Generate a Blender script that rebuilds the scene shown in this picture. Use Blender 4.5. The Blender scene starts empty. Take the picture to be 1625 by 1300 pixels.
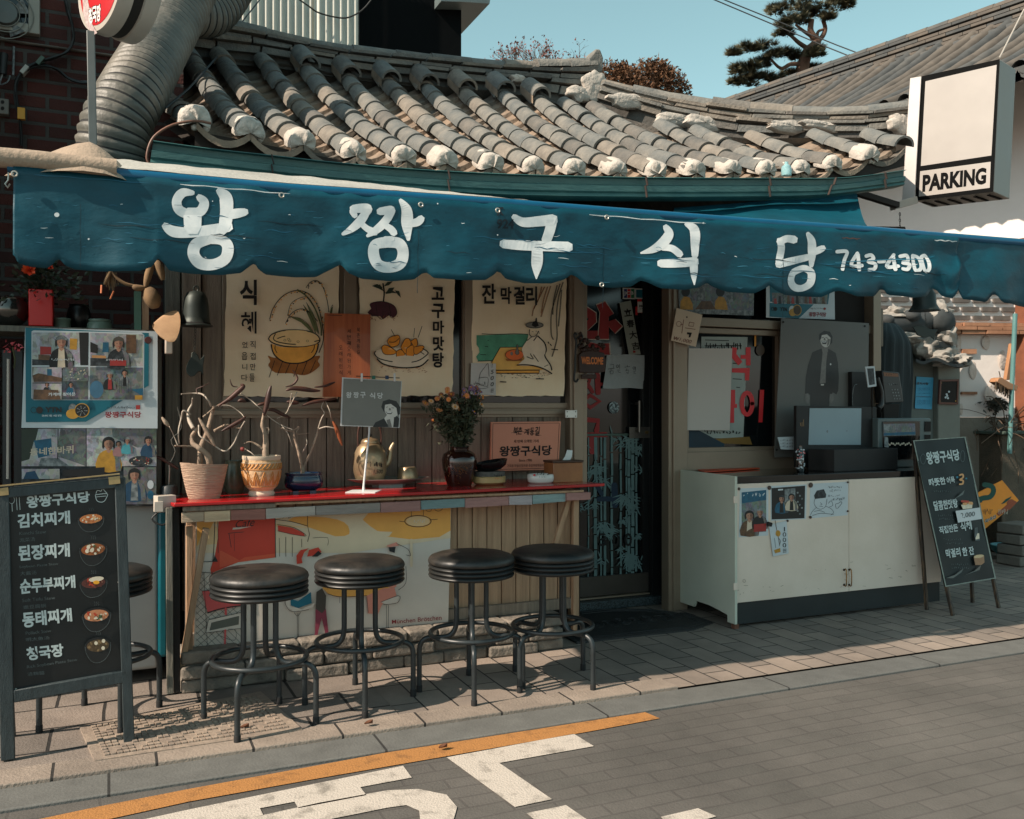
import bpy, bmesh, math, random
from mathutils import Vector, Matrix, noise
V3 = Vector; RU = random.uniform; RG = random.gauss; COS = math.cos; SIN = math.sin
random.seed(7)
rad = math.radians
SC = bpy.context.scene
COL = SC.collection
# ------------------------------------------------------------------ camera
FPX, EYE, PSI = 1450.0,1.4, rad(23.8)          # focal length in photo pixels, eye height, heading
SP, CP = SIN(PSI), COS(PSI)
cd = bpy.data.cameras.new('camera'); cam = bpy.data.objects.new('camera', cd); COL.objects.link(cam)
cd.sensor_width = 36; cd.lens = 36 * FPX / 1625; cd.clip_start = 0.05; cd.clip_end = 2000
cam.location = (0,0, EYE); cam.rotation_euler = (rad(90),0,-PSI)
SC.camera = cam
# ------------------------------------------------------------------ sky, sun, exposure
SUN_EL, SUN_FRONT = 40.0,9.5                   # sun stands to the left, a little in front of the facade
w = bpy.data.worlds.new('World'); SC.world = w; w.use_nodes = True
nt = w.node_tree; nt.nodes.clear()
sky = nt.nodes.new('ShaderNodeTexSky'); sky.sky_type = 'NISHITA'; sky.sun_disc = False
sky.sun_elevation = rad(SUN_EL); sky.air_density = 1.0; sky.dust_density = 0.8; sky.ozone_density = 1.3
sd = V3((-COS(rad(SUN_FRONT)) * COS(rad(SUN_EL)),-SIN(rad(SUN_FRONT)) * COS(rad(SUN_EL)), SIN(rad(SUN_EL))))
sky.sun_rotation = math.atan2(sd.x, sd.y)
hs = nt.nodes.new('ShaderNodeHueSaturation'); hs.inputs['Hue'].default_value = 0.43; hs.inputs['Saturation'].default_value = 0.76
bg = nt.nodes.new('ShaderNodeBackground'); bg.inputs['Strength'].default_value = 0.106
wo = nt.nodes.new('ShaderNodeOutputWorld')
nt.links.new(sky.outputs[0], hs.inputs['Color']); nt.links.new(hs.outputs[0], bg.inputs[0]); nt.links.new(bg.outputs[0], wo.inputs[0])
sl = bpy.data.lights.new('sun', 'SUN'); so = bpy.data.objects.new('sun', sl); COL.objects.link(so)
sl.energy = 4.6; sl.angle = rad(0.55); sl.color = (1.0,0.85,0.70)
so.rotation_euler = sd.to_track_quat('Z', 'Y').to_euler()
SC.view_settings.view_transform = 'Standard'; SC.view_settings.look = 'None'
SC.view_settings.exposure = 0.70; SC.view_settings.gamma = 1.0; SC.view_settings.use_curve_mapping = False
SC.cycles.max_bounces = 8; SC.cycles.diffuse_bounces = 4; SC.cycles.transparent_max_bounces = 8
SC.cycles.use_denoising = True
# ------------------------------------------------------------------ photo pixel -> point on a real plane
def ray(u, v):
    a = (u - 812.5) / FPX; b = (650 - v) / FPX
    return V3((SP + a * CP, CP - a * SP, b))
EYEV = V3((0,0, EYE))
def W(u, v, Y):
    d = ray(u, v); return EYEV + d * (Y / d.y)
def G(u, v, z=0.0):
    d = ray(u, v); return EYEV + d * ((z - EYE) / d.z)
def WX(u, v, X):
    d = ray(u, v); return EYEV + d * (X / d.x)
class Plane:
    def __init__(s, p, n): s.p = V3(p); s.n = V3(n).normalized()
    def __call__(s, u, v, off=0.0):
        d = ray(u, v); t = (s.p + s.n * off - EYEV).dot(s.n) / d.dot(s.n)
        return EYEV + d * t
def PY(Y): return Plane((0, Y, 0),(0,-1,0))
def PZ(z): return Plane((0,0, z),(0,0,1))
# ------------------------------------------------------------------ materials
def lin(c):
    return tuple(((x / 255) / 12.92 if x <= 10 else (((x / 255) + 0.055) / 1.055) ** 2.4) for x in c) + (1.0,)
MATS = {}
def M(name, rgb, rough=0.6, var=0.14, scale=6.0, bump=0.0, bscale=60.0, metal=0.0, spec=0.5, coat=0.0, rgb2=None, stretch=None, thr=(0.3,0.7), trans=0.0, alpha=1.0):
    if name in MATS: return MATS[name]
    m = bpy.data.materials.new(name); m.use_nodes = True; t = m.node_tree; N = t.nodes; L = t.links
    b = N['Principled BSDF']; MATS[name] = m
    c = lin(rgb)
    tc = N.new('ShaderNodeTexCoord'); mp = N.new('ShaderNodeMapping'); L.new(tc.outputs['Object'], mp.inputs[0])
    if stretch: mp.inputs['Scale'].default_value = stretch
    if var > 0 or rgb2:
        nz = N.new('ShaderNodeTexNoise'); nz.inputs['Scale'].default_value = scale; nz.inputs['Detail'].default_value = 7; nz.inputs['Roughness'].default_value = 0.62
        L.new(mp.outputs[0], nz.inputs['Vector'])
        cr = N.new('ShaderNodeValToRGB'); cr.color_ramp.elements[0].position = thr[0]; cr.color_ramp.elements[1].position = thr[1]
        c2 = lin(rgb2) if rgb2 else tuple(min(1, x * (1 + var)) for x in c[:3]) + (1,)
        cr.color_ramp.elements[0].color = c if rgb2 else tuple(x * (1 - var) for x in c[:3]) + (1,)
        cr.color_ramp.elements[1].color = c2
        L.new(nz.outputs[0], cr.inputs[0]); L.new(cr.outputs[0], b.inputs['Base Color'])
        rr = N.new('ShaderNodeMapRange'); rr.inputs['To Min'].default_value = max(0.02, rough - 0.1); rr.inputs['To Max'].default_value = min(1, rough + 0.12)
        L.new(nz.outputs[0], rr.inputs[0]); L.new(rr.outputs[0], b.inputs['Roughness'])
    else:
        b.inputs['Base Color'].default_value = c; b.inputs['Roughness'].default_value = rough
    if bump > 0:
        n2 = N.new('ShaderNodeTexNoise'); n2.inputs['Scale'].default_value = bscale; n2.inputs['Detail'].default_value = 6
        L.new(mp.outputs[0], n2.inputs['Vector'])
        bp = N.new('ShaderNodeBump'); bp.inputs['Strength'].default_value = bump; bp.inputs['Distance'].default_value = 0.02
        L.new(n2.outputs[0], bp.inputs['Height']); L.new(bp.outputs[0], b.inputs['Normal'])
    b.inputs['Metallic'].default_value = metal; b.inputs['Specular IOR Level'].default_value = spec
    b.inputs['Coat Weight'].default_value = coat; b.inputs['Transmission Weight'].default_value = trans; b.inputs['Alpha'].default_value = alpha
    return m
def brickmat(name, c1, c2, mortar, bw, bh, ms, axes='xz', bump=0.5, rough=0.85, offset=0.5, var=0.35, dirt=3.0, dirtc=None, nb=0.25, warp=0.0):
    m = bpy.data.materials.new(name); m.use_nodes = True; t = m.node_tree; N = t.nodes; L = t.links; b = N['Principled BSDF']; MATS[name] = m
    tc = N.new('ShaderNodeTexCoord'); sx = N.new('ShaderNodeSeparateXYZ'); cx = N.new('ShaderNodeCombineXYZ')
    src = tc.outputs['Object']
    if warp:
        wn = N.new('ShaderNodeTexNoise'); wn.inputs['Scale'].default_value = 1.7; wn.inputs['Detail'].default_value = 5
        L.new(src, wn.inputs['Vector'])
        sc_ = N.new('ShaderNodeVectorMath'); sc_.operation = 'SCALE'; sc_.inputs['Scale'].default_value = warp; L.new(wn.outputs['Color'], sc_.inputs[0])
        ad = N.new('ShaderNodeVectorMath'); L.new(src, ad.inputs[0]); L.new(sc_.outputs[0], ad.inputs[1]); src = ad.outputs[0]
    L.new(src, sx.inputs[0])
    L.new(sx.outputs['XYZ'.index(axes[0].upper())], cx.inputs[0]); L.new(sx.outputs['XYZ'.index(axes[1].upper())], cx.inputs[1])
    br = N.new('ShaderNodeTexBrick'); br.offset = offset
    br.inputs['Color1'].default_value = lin(c1); br.inputs['Color2'].default_value = lin(c2); br.inputs['Mortar'].default_value = lin(mortar)
    br.inputs['Scale'].default_value = 1; br.inputs['Brick Width'].default_value = bw; br.inputs['Row Height'].default_value = bh
    br.inputs['Mortar Size'].default_value = ms; br.inputs['Mortar Smooth'].default_value = 0.25
    L.new(cx.outputs[0], br.inputs['Vector'])
    nz = N.new('ShaderNodeTexNoise'); nz.inputs['Scale'].default_value = dirt; nz.inputs['Detail'].default_value = 9; nz.inputs['Roughness'].default_value = 0.68
    L.new(tc.outputs['Object'], nz.inputs['Vector'])
    cr = N.new('ShaderNodeValToRGB'); cr.color_ramp.elements[0].position = 0.28; cr.color_ramp.elements[1].position = 0.72
    v0 = 1 - var
    cr.color_ramp.elements[0].color = lin(dirtc) if dirtc else (v0, v0, v0,1); cr.color_ramp.elements[1].color = (1,1,1,1)
    L.new(nz.outputs[0], cr.inputs[0])
    mx = N.new('ShaderNodeMix'); mx.data_type = 'RGBA'; mx.blend_type = 'MULTIPLY'; mx.inputs[0].default_value = 1
    L.new(br.outputs[0], mx.inputs[6]); L.new(cr.outputs[0], mx.inputs[7]); L.new(mx.outputs[2], b.inputs['Base Color'])
    b.inputs['Roughness'].default_value = rough
    n2 = N.new('ShaderNodeTexNoise'); n2.inputs['Scale'].default_value = 90; n2.inputs['Detail'].default_value = 5; L.new(tc.outputs['Object'], n2.inputs['Vector'])
    iv = N.new('ShaderNodeMath'); iv.operation = 'MULTIPLY_ADD'; iv.inputs[1].default_value = -1; L.new(br.outputs['Fac'], iv.inputs[0])
    ml = N.new('ShaderNodeMath'); ml.operation = 'MULTIPLY'; ml.inputs[1].default_value = nb; L.new(n2.outputs[0], ml.inputs[0]); L.new(ml.outputs[0], iv.inputs[2])
    bp = N.new('ShaderNodeBump'); bp.inputs['Strength'].default_value = bump; bp.inputs['Distance'].default_value = 0.012
    L.new(iv.outputs[0], bp.inputs['Height']); L.new(bp.outputs[0], b.inputs['Normal'])
    return m
def photomat(name, base, sat=0.5, scale=70, dark=0.35, seed=0.0):
    """a busy printed photograph: irregular patches of muted colour"""
    m = bpy.data.materials.new(name); m.use_nodes = True; t = m.node_tree; N = t.nodes; L = t.links; b = N['Principled BSDF']; MATS[name] = m
    tc = N.new('ShaderNodeTexCoord'); mp = N.new('ShaderNodeMapping'); mp.inputs['Location'].default_value = (seed, seed * 1.7, seed * 0.6); mp.inputs['Scale'].default_value = (1,1,0.75); L.new(tc.outputs['Object'], mp.inputs[0])
    nz = N.new('ShaderNodeTexNoise'); nz.inputs['Scale'].default_value = scale * 0.5; nz.inputs['Detail'].default_value = 4; L.new(mp.outputs[0], nz.inputs['Vector'])
    ad = N.new('ShaderNodeVectorMath'); ad.operation = 'MULTIPLY_ADD'; ad.inputs[1].default_value = (0.05,0.05,0.05); L.new(nz.outputs['Color'], ad.inputs[0]); L.new(mp.outputs[0], ad.inputs[2])
    vo = N.new('ShaderNodeTexVoronoi'); vo.inputs['Scale'].default_value = scale; L.new(ad.outputs[0], vo.inputs['Vector'])
    v2 = N.new('ShaderNodeTexVoronoi'); v2.inputs['Scale'].default_value = scale * 0.35; L.new(ad.outputs[0], v2.inputs['Vector'])
    mx = N.new('ShaderNodeMix'); mx.data_type = 'RGBA'; mx.inputs[0].default_value = 0.5; L.new(vo.outputs['Color'], mx.inputs[6]); L.new(v2.outputs['Color'], mx.inputs[7])
    hs_ = N.new('ShaderNodeHueSaturation'); hs_.inputs['Saturation'].default_value = sat; hs_.inputs['Value'].default_value = dark; L.new(mx.outputs[2], hs_.inputs['Color'])
    m2 = N.new('ShaderNodeMix'); m2.data_type = 'RGBA'; m2.inputs[0].default_value = 0.45; L.new(hs_.outputs[0], m2.inputs[6]); m2.inputs[7].default_value = lin(base); L.new(m2.outputs[2], b.inputs['Base Color'])
    b.inputs['Roughness'].default_value = 0.4
    return m
def glassmat(name, tint, rough=0.03):
    if name in MATS: return MATS[name]
    m = M(name, tint, rough=rough, var=0.25, scale=2.5, spec=0.6); return m
# ------------------------------------------------------------------ mesh building
ORG = {}
_tcache = {}
def textmesh(s, bold=0.0, shear=0.0):
    k = (s, bold, shear)
    if k in _tcache: return _tcache[k]
    c = bpy.data.curves.new('t', 'FONT'); c.body = s; c.offset = bold; c.shear = shear; c.resolution_u = 3
    o = bpy.data.objects.new('t', c); COL.objects.link(o)
    dg = bpy.context.evaluated_depsgraph_get(); me = bpy.data.meshes.new_from_object(o.evaluated_get(dg))
    vs = [(v.co.x, v.co.y) for v in me.vertices]; fs = [tuple(p.vertices) for p in me.polygons]
    bpy.data.objects.remove(o); bpy.data.curves.remove(c); bpy.data.meshes.remove(me)
    if vs:
        x0 = min(v[0] for v in vs); x1 = max(v[0] for v in vs); y0 = min(v[1] for v in vs); y1 = max(v[1] for v in vs)
        vs = [((x - x0) / max(1e-6, x1 - x0),(y - y0) / max(1e-6, y1 - y0)) for x, y in vs]
    _tcache[k] = (vs, fs); return vs, fs
def SPA(pts, n=4, closed=False):
    P = [V3(p) for p in pts]; out = []; m = len(P)
    if m < 3: return P
    rng = range(m) if closed else range(m - 1)
    for i in rng:
        if closed: p0, p1, p2, p3 = P[i - 1], P[i], P[(i + 1) % m], P[(i + 2) % m]
        else: p0, p1, p2, p3 = P[max(i - 1,0)], P[i], P[i + 1], P[min(i + 2, m - 1)]
        for k in range(n):
            t = k / n; t2 = t * t; t3 = t2 * t
            out.append(0.5 * ((2 * p1) + (-p0 + p2) * t + (2 * p0 - 5 * p1 + 4 * p2 - p3) * t2 + (-p0 + 3 * p1 - 3 * p2 + p3) * t3))
    if not closed: out.append(P[-1])
    return out
class MB:
    def __init__(s): s.v = []; s.f = []; s.fm = []; s.mats = []
    def mi(s, m):
        if m not in s.mats: s.mats.append(m)
        return s.mats.index(m)
    def add(s, vs, fs, m):
        b = len(s.v); s.v += [V3(v) for v in vs]; k = s.mi(m)
        for f in fs: s.f.append(tuple(i + b for i in f)); s.fm.append(k)
    def face(s, pts, m): s.add(pts, [tuple(range(len(pts)))], m)
    def grid(s, rows, m, cu=False, cv=False):
        nr = len(rows); nc = len(rows[0]); vs = [p for r in rows for p in r]; fs = []
        for i in range(nr if cv else nr - 1):
            for j in range(nc if cu else nc - 1):
                a = i * nc + j; b = i * nc + (j + 1) % nc; i2 = (i + 1) % nr
                fs.append((a, b, i2 * nc + (j + 1) % nc, i2 * nc + j))
        s.add(vs, fs, m)
    def box(s, c, d, m, rz=0.0, R=None):
        R = R or Matrix.Rotation(rz, 3, 'Z'); c = V3(c); h = V3(d) / 2
        vs = [c + R @ V3((x * h.x, y * h.y, z * h.z)) for z in (-1,1) for x, y in ((-1,-1),(1,-1),(1,1),(-1,1))]
        s.add(vs, [(3,2,1,0),(4,5,6,7),(0,1,5,4),(1,2,6,5),(2,3,7,6),(3,0,4,7)], m)
    def box2(s, a, b, m):
        a = V3(a); b = V3(b); s.box((a + b) / 2,[abs(x) for x in (b - a)], m)
    def bar(s, a, b, w, h, m, up=(0,0,1)):
        a = V3(a); b = V3(b); z = (b - a); l = z.length; z = z / l; up = V3(up)
        x = up.cross(z)
        if x.length < 1e-3: x = V3((1,0,0)).cross(z)
        x.normalize(); y = z.cross(x)
        s.box((a + b) / 2,(w, h, l), m, R=Matrix((x, y, z)).transposed())
    def tube(s, pts, r, m, n=10, caps=True, closed=False):
        P = [V3(p) for p in pts]; k = len(P); rs = r if isinstance(r, (list, tuple)) else [r] * k
        T = []
        for i in range(k):
            a = P[i - 1] if (i > 0 or closed) else P[i]; b = P[(i + 1) % k] if (i < k - 1 or closed) else P[i]
            t = b - a; T.append(t.normalized() if t.length > 1e-9 else V3((0,0,1)))
        x = T[0].orthogonal().normalized(); rows = []
        for i in range(k):
            x = (x - T[i] * x.dot(T[i]))
            x = x.normalized() if x.length > 1e-6 else T[i].orthogonal().normalized()
            y = T[i].cross(x)
            rows.append([P[i] + (x * COS(6.28318 * j / n) + y * SIN(6.28318 * j / n)) * rs[i] for j in range(n)])
        s.grid(rows, m, cu=True, cv=closed)
        if caps and not closed:
            s.face(list(reversed(rows[0])), m); s.face(rows[-1], m)
    def lathe(s, prof, c, m, n=28, sx=1, sy=1, wob=0.0):
        c = V3(c); rows = []
        for r, z in prof:
            rows.append([c + V3((sx * r * COS(6.28318 * j / n) * (1 + wob * SIN(3 * 6.28318 * j / n + z * 9)), sy * r * SIN(6.28318 * j / n) * (1 + wob * COS(2 * 6.28318 * j / n + z * 7)), z)) for j in range(n)])
        s.grid(rows, m, cu=True)
        if prof[0][0] > 1e-4: s.face(list(reversed(rows[0])), m)
        if prof[-1][0] > 1e-4: s.face(rows[-1], m)
    def prism(s, poly, vec, m):
        P = [V3(p) for p in poly]; vec = V3(vec); n = len(P)
        nrm = V3((0,0,0))
        for i in range(n): nrm += P[i].cross(P[(i + 1) % n])
        if nrm.dot(vec) > 0: P.reverse()
        s.add(P + [p + vec for p in P],[tuple(range(n)), tuple(range(2 * n - 1, n - 1,-1))] + [(i, i + n, (i + 1) % n + n, (i + 1) % n) for i in range(n)], m)
    def ball(s, c, r, m, n=10, sz=(1,1,1), jit=0.0, seed=0):
        c = V3(c); rows = []
        k = max(4, n // 2 + 1)
        for i in range(k + 1):
            a = math.pi * i / k; row = []
            for j in range(n):
                b = 6.28318 * j / n; d = V3((SIN(a) * COS(b), SIN(a) * SIN(b),-COS(a)))
                q = 1 + (jit * noise.noise(d * 2.2 + V3((seed * 3.1, seed, 0))) if jit else 0)
                row.append(c + V3((d.x * sz[0], d.y * sz[1], d.z * sz[2])) * r * q)
            rows.append(row)
        s.grid(rows, m, cu=True)
    def build(s, name, parent=None, smooth=40, bevel=0.0, label=None, cat=None, group=None, kind=None, org=None, seg=2):
        me = bpy.data.meshes.new(name); o = bpy.data.objects.new(name, me); COL.objects.link(o)
        if parent is not None:
            O = ORG[parent.name]; o.parent = parent
        else:
            if org is None:
                xs = [v.x for v in s.v]; ys = [v.y for v in s.v]; zs = [v.z for v in s.v]
                org = ((min(xs) + max(xs)) / 2,(min(ys) + max(ys)) / 2, min(zs)) if kind != 'structure' else (0,0,0)
            O = V3(org); o.location = O
        ORG[o.name] = O.copy()
        me.from_pydata([v - O for v in s.v],[], s.f)
        for m in s.mats: me.materials.append(m)
        me.polygons.foreach_set('material_index', s.fm)
        if smooth:
            me.polygons.foreach_set('use_smooth', [True] * len(me.polygons)); me.set_sharp_from_angle(angle=rad(smooth))
        me.validate(); me.update()
        if bevel > 0:
            bm_ = o.modifiers.new('bevel', 'BEVEL'); bm_.width = bevel; bm_.segments = seg; bm_.limit_method = 'ANGLE'; bm_.angle_limit = rad(40)
        tag(o, label, cat, group, kind)
        return o
def tag(o, label=None, cat=None, group=None, kind=None):
    if label: o['label'] = label
    if cat: o['category'] = cat
    if group: o['group'] = group
    if kind: o['kind'] = kind
    return o
def thing(name, label, cat, loc=(0,0,0), group=None):
    o = bpy.data.objects.new(name, None); COL.objects.link(o); o.location = loc; o.empty_display_size = 0.1
    ORG[o.name] = V3(loc); return tag(o, label, cat, group)
def copy_tree(o, parent=None):
    c = o.copy(); COL.objects.link(c); c.parent = parent; ORG[c.name] = ORG[o.name].copy()
    for ch in [x for x in bpy.data.objects if x.parent == o]: copy_tree(ch, c)
    return c
class Art:
    """flat painted or printed marks on a plane, each a hair proud of the one before"""
    def __init__(s, mb, plane, off=0.0008, step=0.00012): s.mb = mb; s.pl = plane; s.o = off; s.st = step; s.k = 0
    def nx(s):
        s.k += 1; return s.o + s.st * s.k
    def poly(s, pts, m, sm=0, closed=True):
        o = s.nx()
        if sm: pts = [(p.x, p.y) for p in SPA([(a, b, 0) for a, b in pts], sm, closed)]
        P = [s.pl(u, v, o) for u, v in pts]
        n = V3((0,0,0))
        for i in range(len(P)): n += (P[i] - P[0]).cross(P[(i + 1) % len(P)] - P[0])
        if n.dot(s.pl.n) < 0: P.reverse()
        s.mb.face(P, m)
    def ell(s, cx, cy, rx, ry, m, rot=0, n=20):
        c, d = COS(rad(rot)), SIN(rad(rot))
        s.poly([(cx + rx * COS(6.28318 * i / n) * c - ry * SIN(6.28318 * i / n) * d, cy + rx * COS(6.28318 * i / n) * d + ry * SIN(6.28318 * i / n) * c) for i in range(n)], m)
    def ring(s, cx, cy, rx, ry, w, m, rot=0, n=22):
        pts = [(cx + rx * COS(6.28318 * i / n), cy + ry * SIN(6.28318 * i / n)) for i in range(n + 1)]
        s.stroke(pts, w, m, sm=0)
    def rect(s, x0, y0, x1, y1, m): s.poly([(x0, y0),(x1, y0),(x1, y1),(x0, y1)], m)
    def stroke(s, pts, w, m, sm=3, cap=True):
        """ribbon; w one width or a list of widths at the points"""
        k = len(pts); ws = list(w) if isinstance(w, (list, tuple)) else [w] * k
        if len(ws) != k: ws = [ws[0] + (ws[-1] - ws[0]) * i / max(1, k - 1) for i in range(k)]
        P = [V3((a, b, q)) for (a, b), q in zip(pts, ws)]
        if sm and k > 2: P = SPA(P, sm)
        n = len(P); Lp = []; Rp = []
        for i in range(n):
            t = P[min(i + 1, n - 1)] - P[max(i - 1,0)]; t.z = 0
            t = t.normalized() if t.length > 1e-9 else V3((1,0,0))
            h = max(0.05, P[i].z) / 2; nn = V3((-t.y, t.x, 0)) * h
            if cap and i in (0, n - 1) and h > 0.7:
                e = t * (h * 0.8) * (-1 if i == 0 else 1); q = V3((P[i].x, P[i].y, 0))
                A = [(q + nn * 0.55 + e),(q - nn * 0.55 + e)]; B = [(q + nn),(q - nn)]
                seq = (A, B) if i == 0 else (B, A)
                for a, b in seq: Lp.append(a); Rp.append(b)
            else:
                q = V3((P[i].x, P[i].y, 0)); Lp.append(q + nn); Rp.append(q - nn)
        o = s.nx(); r1 = [s.pl(p.x, p.y, o) for p in Lp]; r2 = [s.pl(p.x, p.y, o) for p in Rp]
        s.mb.grid([r1, r2], m)
    def text(s, body, q, m, bold=0.0, shear=0.0):
        """q = (x0,y0,x1,y1) or four corners TL TR BR BL, in photo pixels"""
        if len(q) == 4 and not isinstance(q[0],(tuple, list)):
            x0, y0, x1, y1 = q; q = [(x0, y0),(x1, y0),(x1, y1),(x0, y1)]
        vs, fs = textmesh(body, bold, shear); o = s.nx(); out = []
        for x, y in vs:
            ty = 1 - y
            u = (q[0][0] * (1 - x) + q[1][0] * x) * (1 - ty) + (q[3][0] * (1 - x) + q[2][0] * x) * ty
            v = (q[0][1] * (1 - x) + q[1][1] * x) * (1 - ty) + (q[3][1] * (1 - x) + q[2][1] * x) * ty
            out.append(s.pl(u, v, o))
        if fs: s.mb.add(out, fs, m)
def scrib(a, box, n, m, w=1.0, seed=0):
    """a line of small illegible handwriting: n short pen marks in a box given by two corners"""
    (x0, y0),(x1, y1) = box; r = random.Random(seed + n + int(x0 * 7)); dx = (x1 - x0) / n; h = y1 - y0
    for i in range(n):
        x = x0 + dx * (i + 0.15)
        a.stroke([(x + r.uniform(0,0.6) * dx, y0 + r.uniform(0,1) * h) for _ in range(r.choice((3,4)))], w, m, sm=2)
def Zm(ox, oy, k):
    """enlarged view of the photograph (offset, factor) -> photo pixels"""
    return lambda pts: [(ox + a / k, oy + b / k) for a, b in pts]
# ================================================================== ground, pavement, road
ST = 'structure'
m_earth = M('packed earth', (120,112,102), rough=0.95, scale=2)
b = MB(); b.grid([[V3((x, y, -0.06)) for x in (-400,-20,0,20,400)] for y in (-300,-10,5,20,400)], m_earth); b.build('ground', kind=ST)
m_road = brickmat('stamped road', (98,94,89),(92,89,84),(85,81,77),0.30,0.088,0.006, axes='xy', bump=0.2, var=0.5, dirt=1.1, nb=1.8, warp=0.05)
b = MB(); b.grid([[V3((x, y, -0.022)) for x in range(-14,41,2)] for y in (-6,-2,0,1,2,3,3.68)], m_road); b.build('road', kind=ST)
m_kerb = brickmat('granite kerb', (102,102,98),(92,93,91),(45,44,42),1.05,3.0,0.006, axes='xy', bump=0.25, var=0.32, dirt=7, nb=0.9)
b = MB(); b.box2((-12,3.665,-0.3),(30,3.874,-0.008), m_kerb); b.build('kerb', kind=ST, bevel=0.006)
m_tile = brickmat('pavement tiles', (158,143,130),(132,121,112),(40,37,34),0.31,0.152,0.005, axes='yx', bump=0.5, var=0.5, dirt=1.6, nb=0.5, warp=0.015)
b = MB(); b.grid([[V3((x, y, 0.0)) for x in (1.22,3,5,8,12,20,30)] for y in (3.872,5,6.2,8,11,16)], m_tile); b.build('pavement', kind=ST)
m_slab = brickmat('pavement slabs', (140,128,118),(112,104,97),(40,37,34),0.42,0.30,0.008, axes='xy', bump=0.5, var=0.42, dirt=3.4, nb=0.8, warp=0.035)
b = MB(); b.grid([[V3((x, y, 0.002)) for x in (-12,-5,-1,0,1.216)] for y in (3.868,4.05,4.3,5,6,8)], m_slab); b.build('pavement', kind=ST)
m_edge = brickmat('edging stones', (158,143,129),(136,124,113),(46,42,38),0.37,0.6,0.006, axes='xy', bump=0.5, var=0.38, dirt=5, nb=0.8, warp=0.02)
b = MB(); b.box2((-6,3.866,-0.1),(2.62,4.03,0.008), m_edge); b.build('pavement_edge', kind=ST, bevel=0.005)
# painted markings on the road
m_yel = M('worn yellow road paint', (122,84,46), rough=0.85, rgb2=(160,110,58), scale=16, thr=(0.28,0.48), bump=0.3, bscale=120)
m_whi = M('worn white road paint', (132,125,116), rough=0.85, rgb2=(180,171,160), scale=14, thr=(0.30,0.48), bump=0.3, bscale=120)
zz = Zm(300,1000,2.031)
def road_mark(name, polys, m):
    b = MB(); pl = PZ(-0.022)
    for i, (pts, sm) in enumerate(polys):
        P = [pl(u, v, 0.004 + 0.0008 * i) for u, v in pts]
        if sm: P = SPA(P, 4, True)
        n = sum(((P[i] - P[0]).cross(P[(i + 1) % len(P)] - P[0]) for i in range(len(P))), V3((0,0,0)))
        if n.z < 0: P.reverse()
        b.face(P, m)
    return b.build(name, kind=ST)
road_mark('yellow_road_line', [([(-60,1326),(151,1281),(300,1252),(507,1214),(792,1161),(1014,1126),(1047,1140),(940,1160),(709,1200),(512,1234),(300,1272),(100,1316),(-60,1352)],0)], m_yel)
road_mark('road_marking', [
    (zz([(830,410),(940,390),(1240,334),(1305,374),(1000,428),(1170,545),(1050,570)]),0)], m_whi)
road_mark('road_marking', [
    (zz([(-330,650),(0,578),(690,437),(718,475),(552,506),(572,532),(352,574),(340,553),(228,574),(240,597),(-120,668)]),0)], m_whi)
road_mark('road_marking', [
    (zz([(160,640),(180,609),(420,556),(640,516),(740,512),(830,530),(864,570),(850,620),(800,660),(690,690),(600,700),(590,668),(690,640),(745,612),(742,582),(700,564),(640,572),(470,606),(260,655)]),0)], m_whi)
road_mark('road_marking', [(zz([(1088,590),(1215,564),(1300,622),(1160,650)]),0)], m_whi)
road_mark('road_marking', [(zz([(1520,602),(1640,574),(1700,600),(1560,640)]),0)], m_whi)
# cast cover with a key pattern, let into the slabs
m_cov = M('worn cast cover', (120,108,98), rough=0.7, rgb2=(156,140,124), scale=14, bump=0.3)
m_covd = M('cover groove', (52,48,45), rough=0.9)
b = MB(); q = [G(150,1207,0.012), G(480,1157,0.012), G(414,1097,0.012), G(126,1152,0.012)]
b.prism(q, (0,0,-0.04), m_cov)
def qq(a, c, z):
    p = (q[0] * (1 - a) + q[1] * a) * (1 - c) + (q[3] * (1 - a) + q[2] * a) * c; return V3((p.x, p.y, z))
nx_, ny_ = 30,12
for i in range(nx_):
    for j in range(ny_):
        if j in (0, ny_ - 1) or i in (0, nx_ - 1):
            k = 0.28
        else:
            k = None
        a0, a1 = 0.05 + 0.9 * i / nx_, 0.05 + 0.9 * (i + 0.72) / nx_
        c0, c1 = 0.07 + 0.86 * j / ny_, 0.07 + 0.86 * (j + 0.7) / ny_
        t = (i % 4, j % 4)
        if k is None and t in ((1,1),(1,2),(2,2),(3,0),(0,3),(3,3)): continue
        b.prism([qq(a0, c0,0.012), qq(a1, c0,0.012), qq(a1, c1,0.012), qq(a0, c1,0.012)],(0,0,0.006), m_cov)
b.build('manhole_cover', label='rectangular cast ground cover with key pattern beneath the stools', cat='cover')
# small litter: dry leaves on the pavement
m_leaf = M('dry leaf', (84,50,32), rough=0.8, rgb2=(112,70,42), scale=30)
for k, (u, v, lb) in enumerate([(388,1156, 'small curled brown leaf lying on the ground cover'),(585,1150, 'flat orange brown leaf on the edging stone by the second stool'),(703,1188, 'tiny dry leaf lying on the yellow road line')]):
    c = G(u, v, 0.016 if k < 2 else -0.012); b = MB(); rows = []
    for i in range(6):
        t = i / 5; wd = 0.013 * SIN(math.pi * (0.08 + 0.9 * t)); rows.append([c + V3((0.038 * (t - 0.5), sgn * wd, 0.012 * abs(sgn) * (0.4 + t) + 0.004)) for sgn in (-1,0,1)])
    b.grid(rows, m_leaf); tag(b.build('leaf', group='fallen leaves on the ground'), lb, 'leaf')
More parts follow.
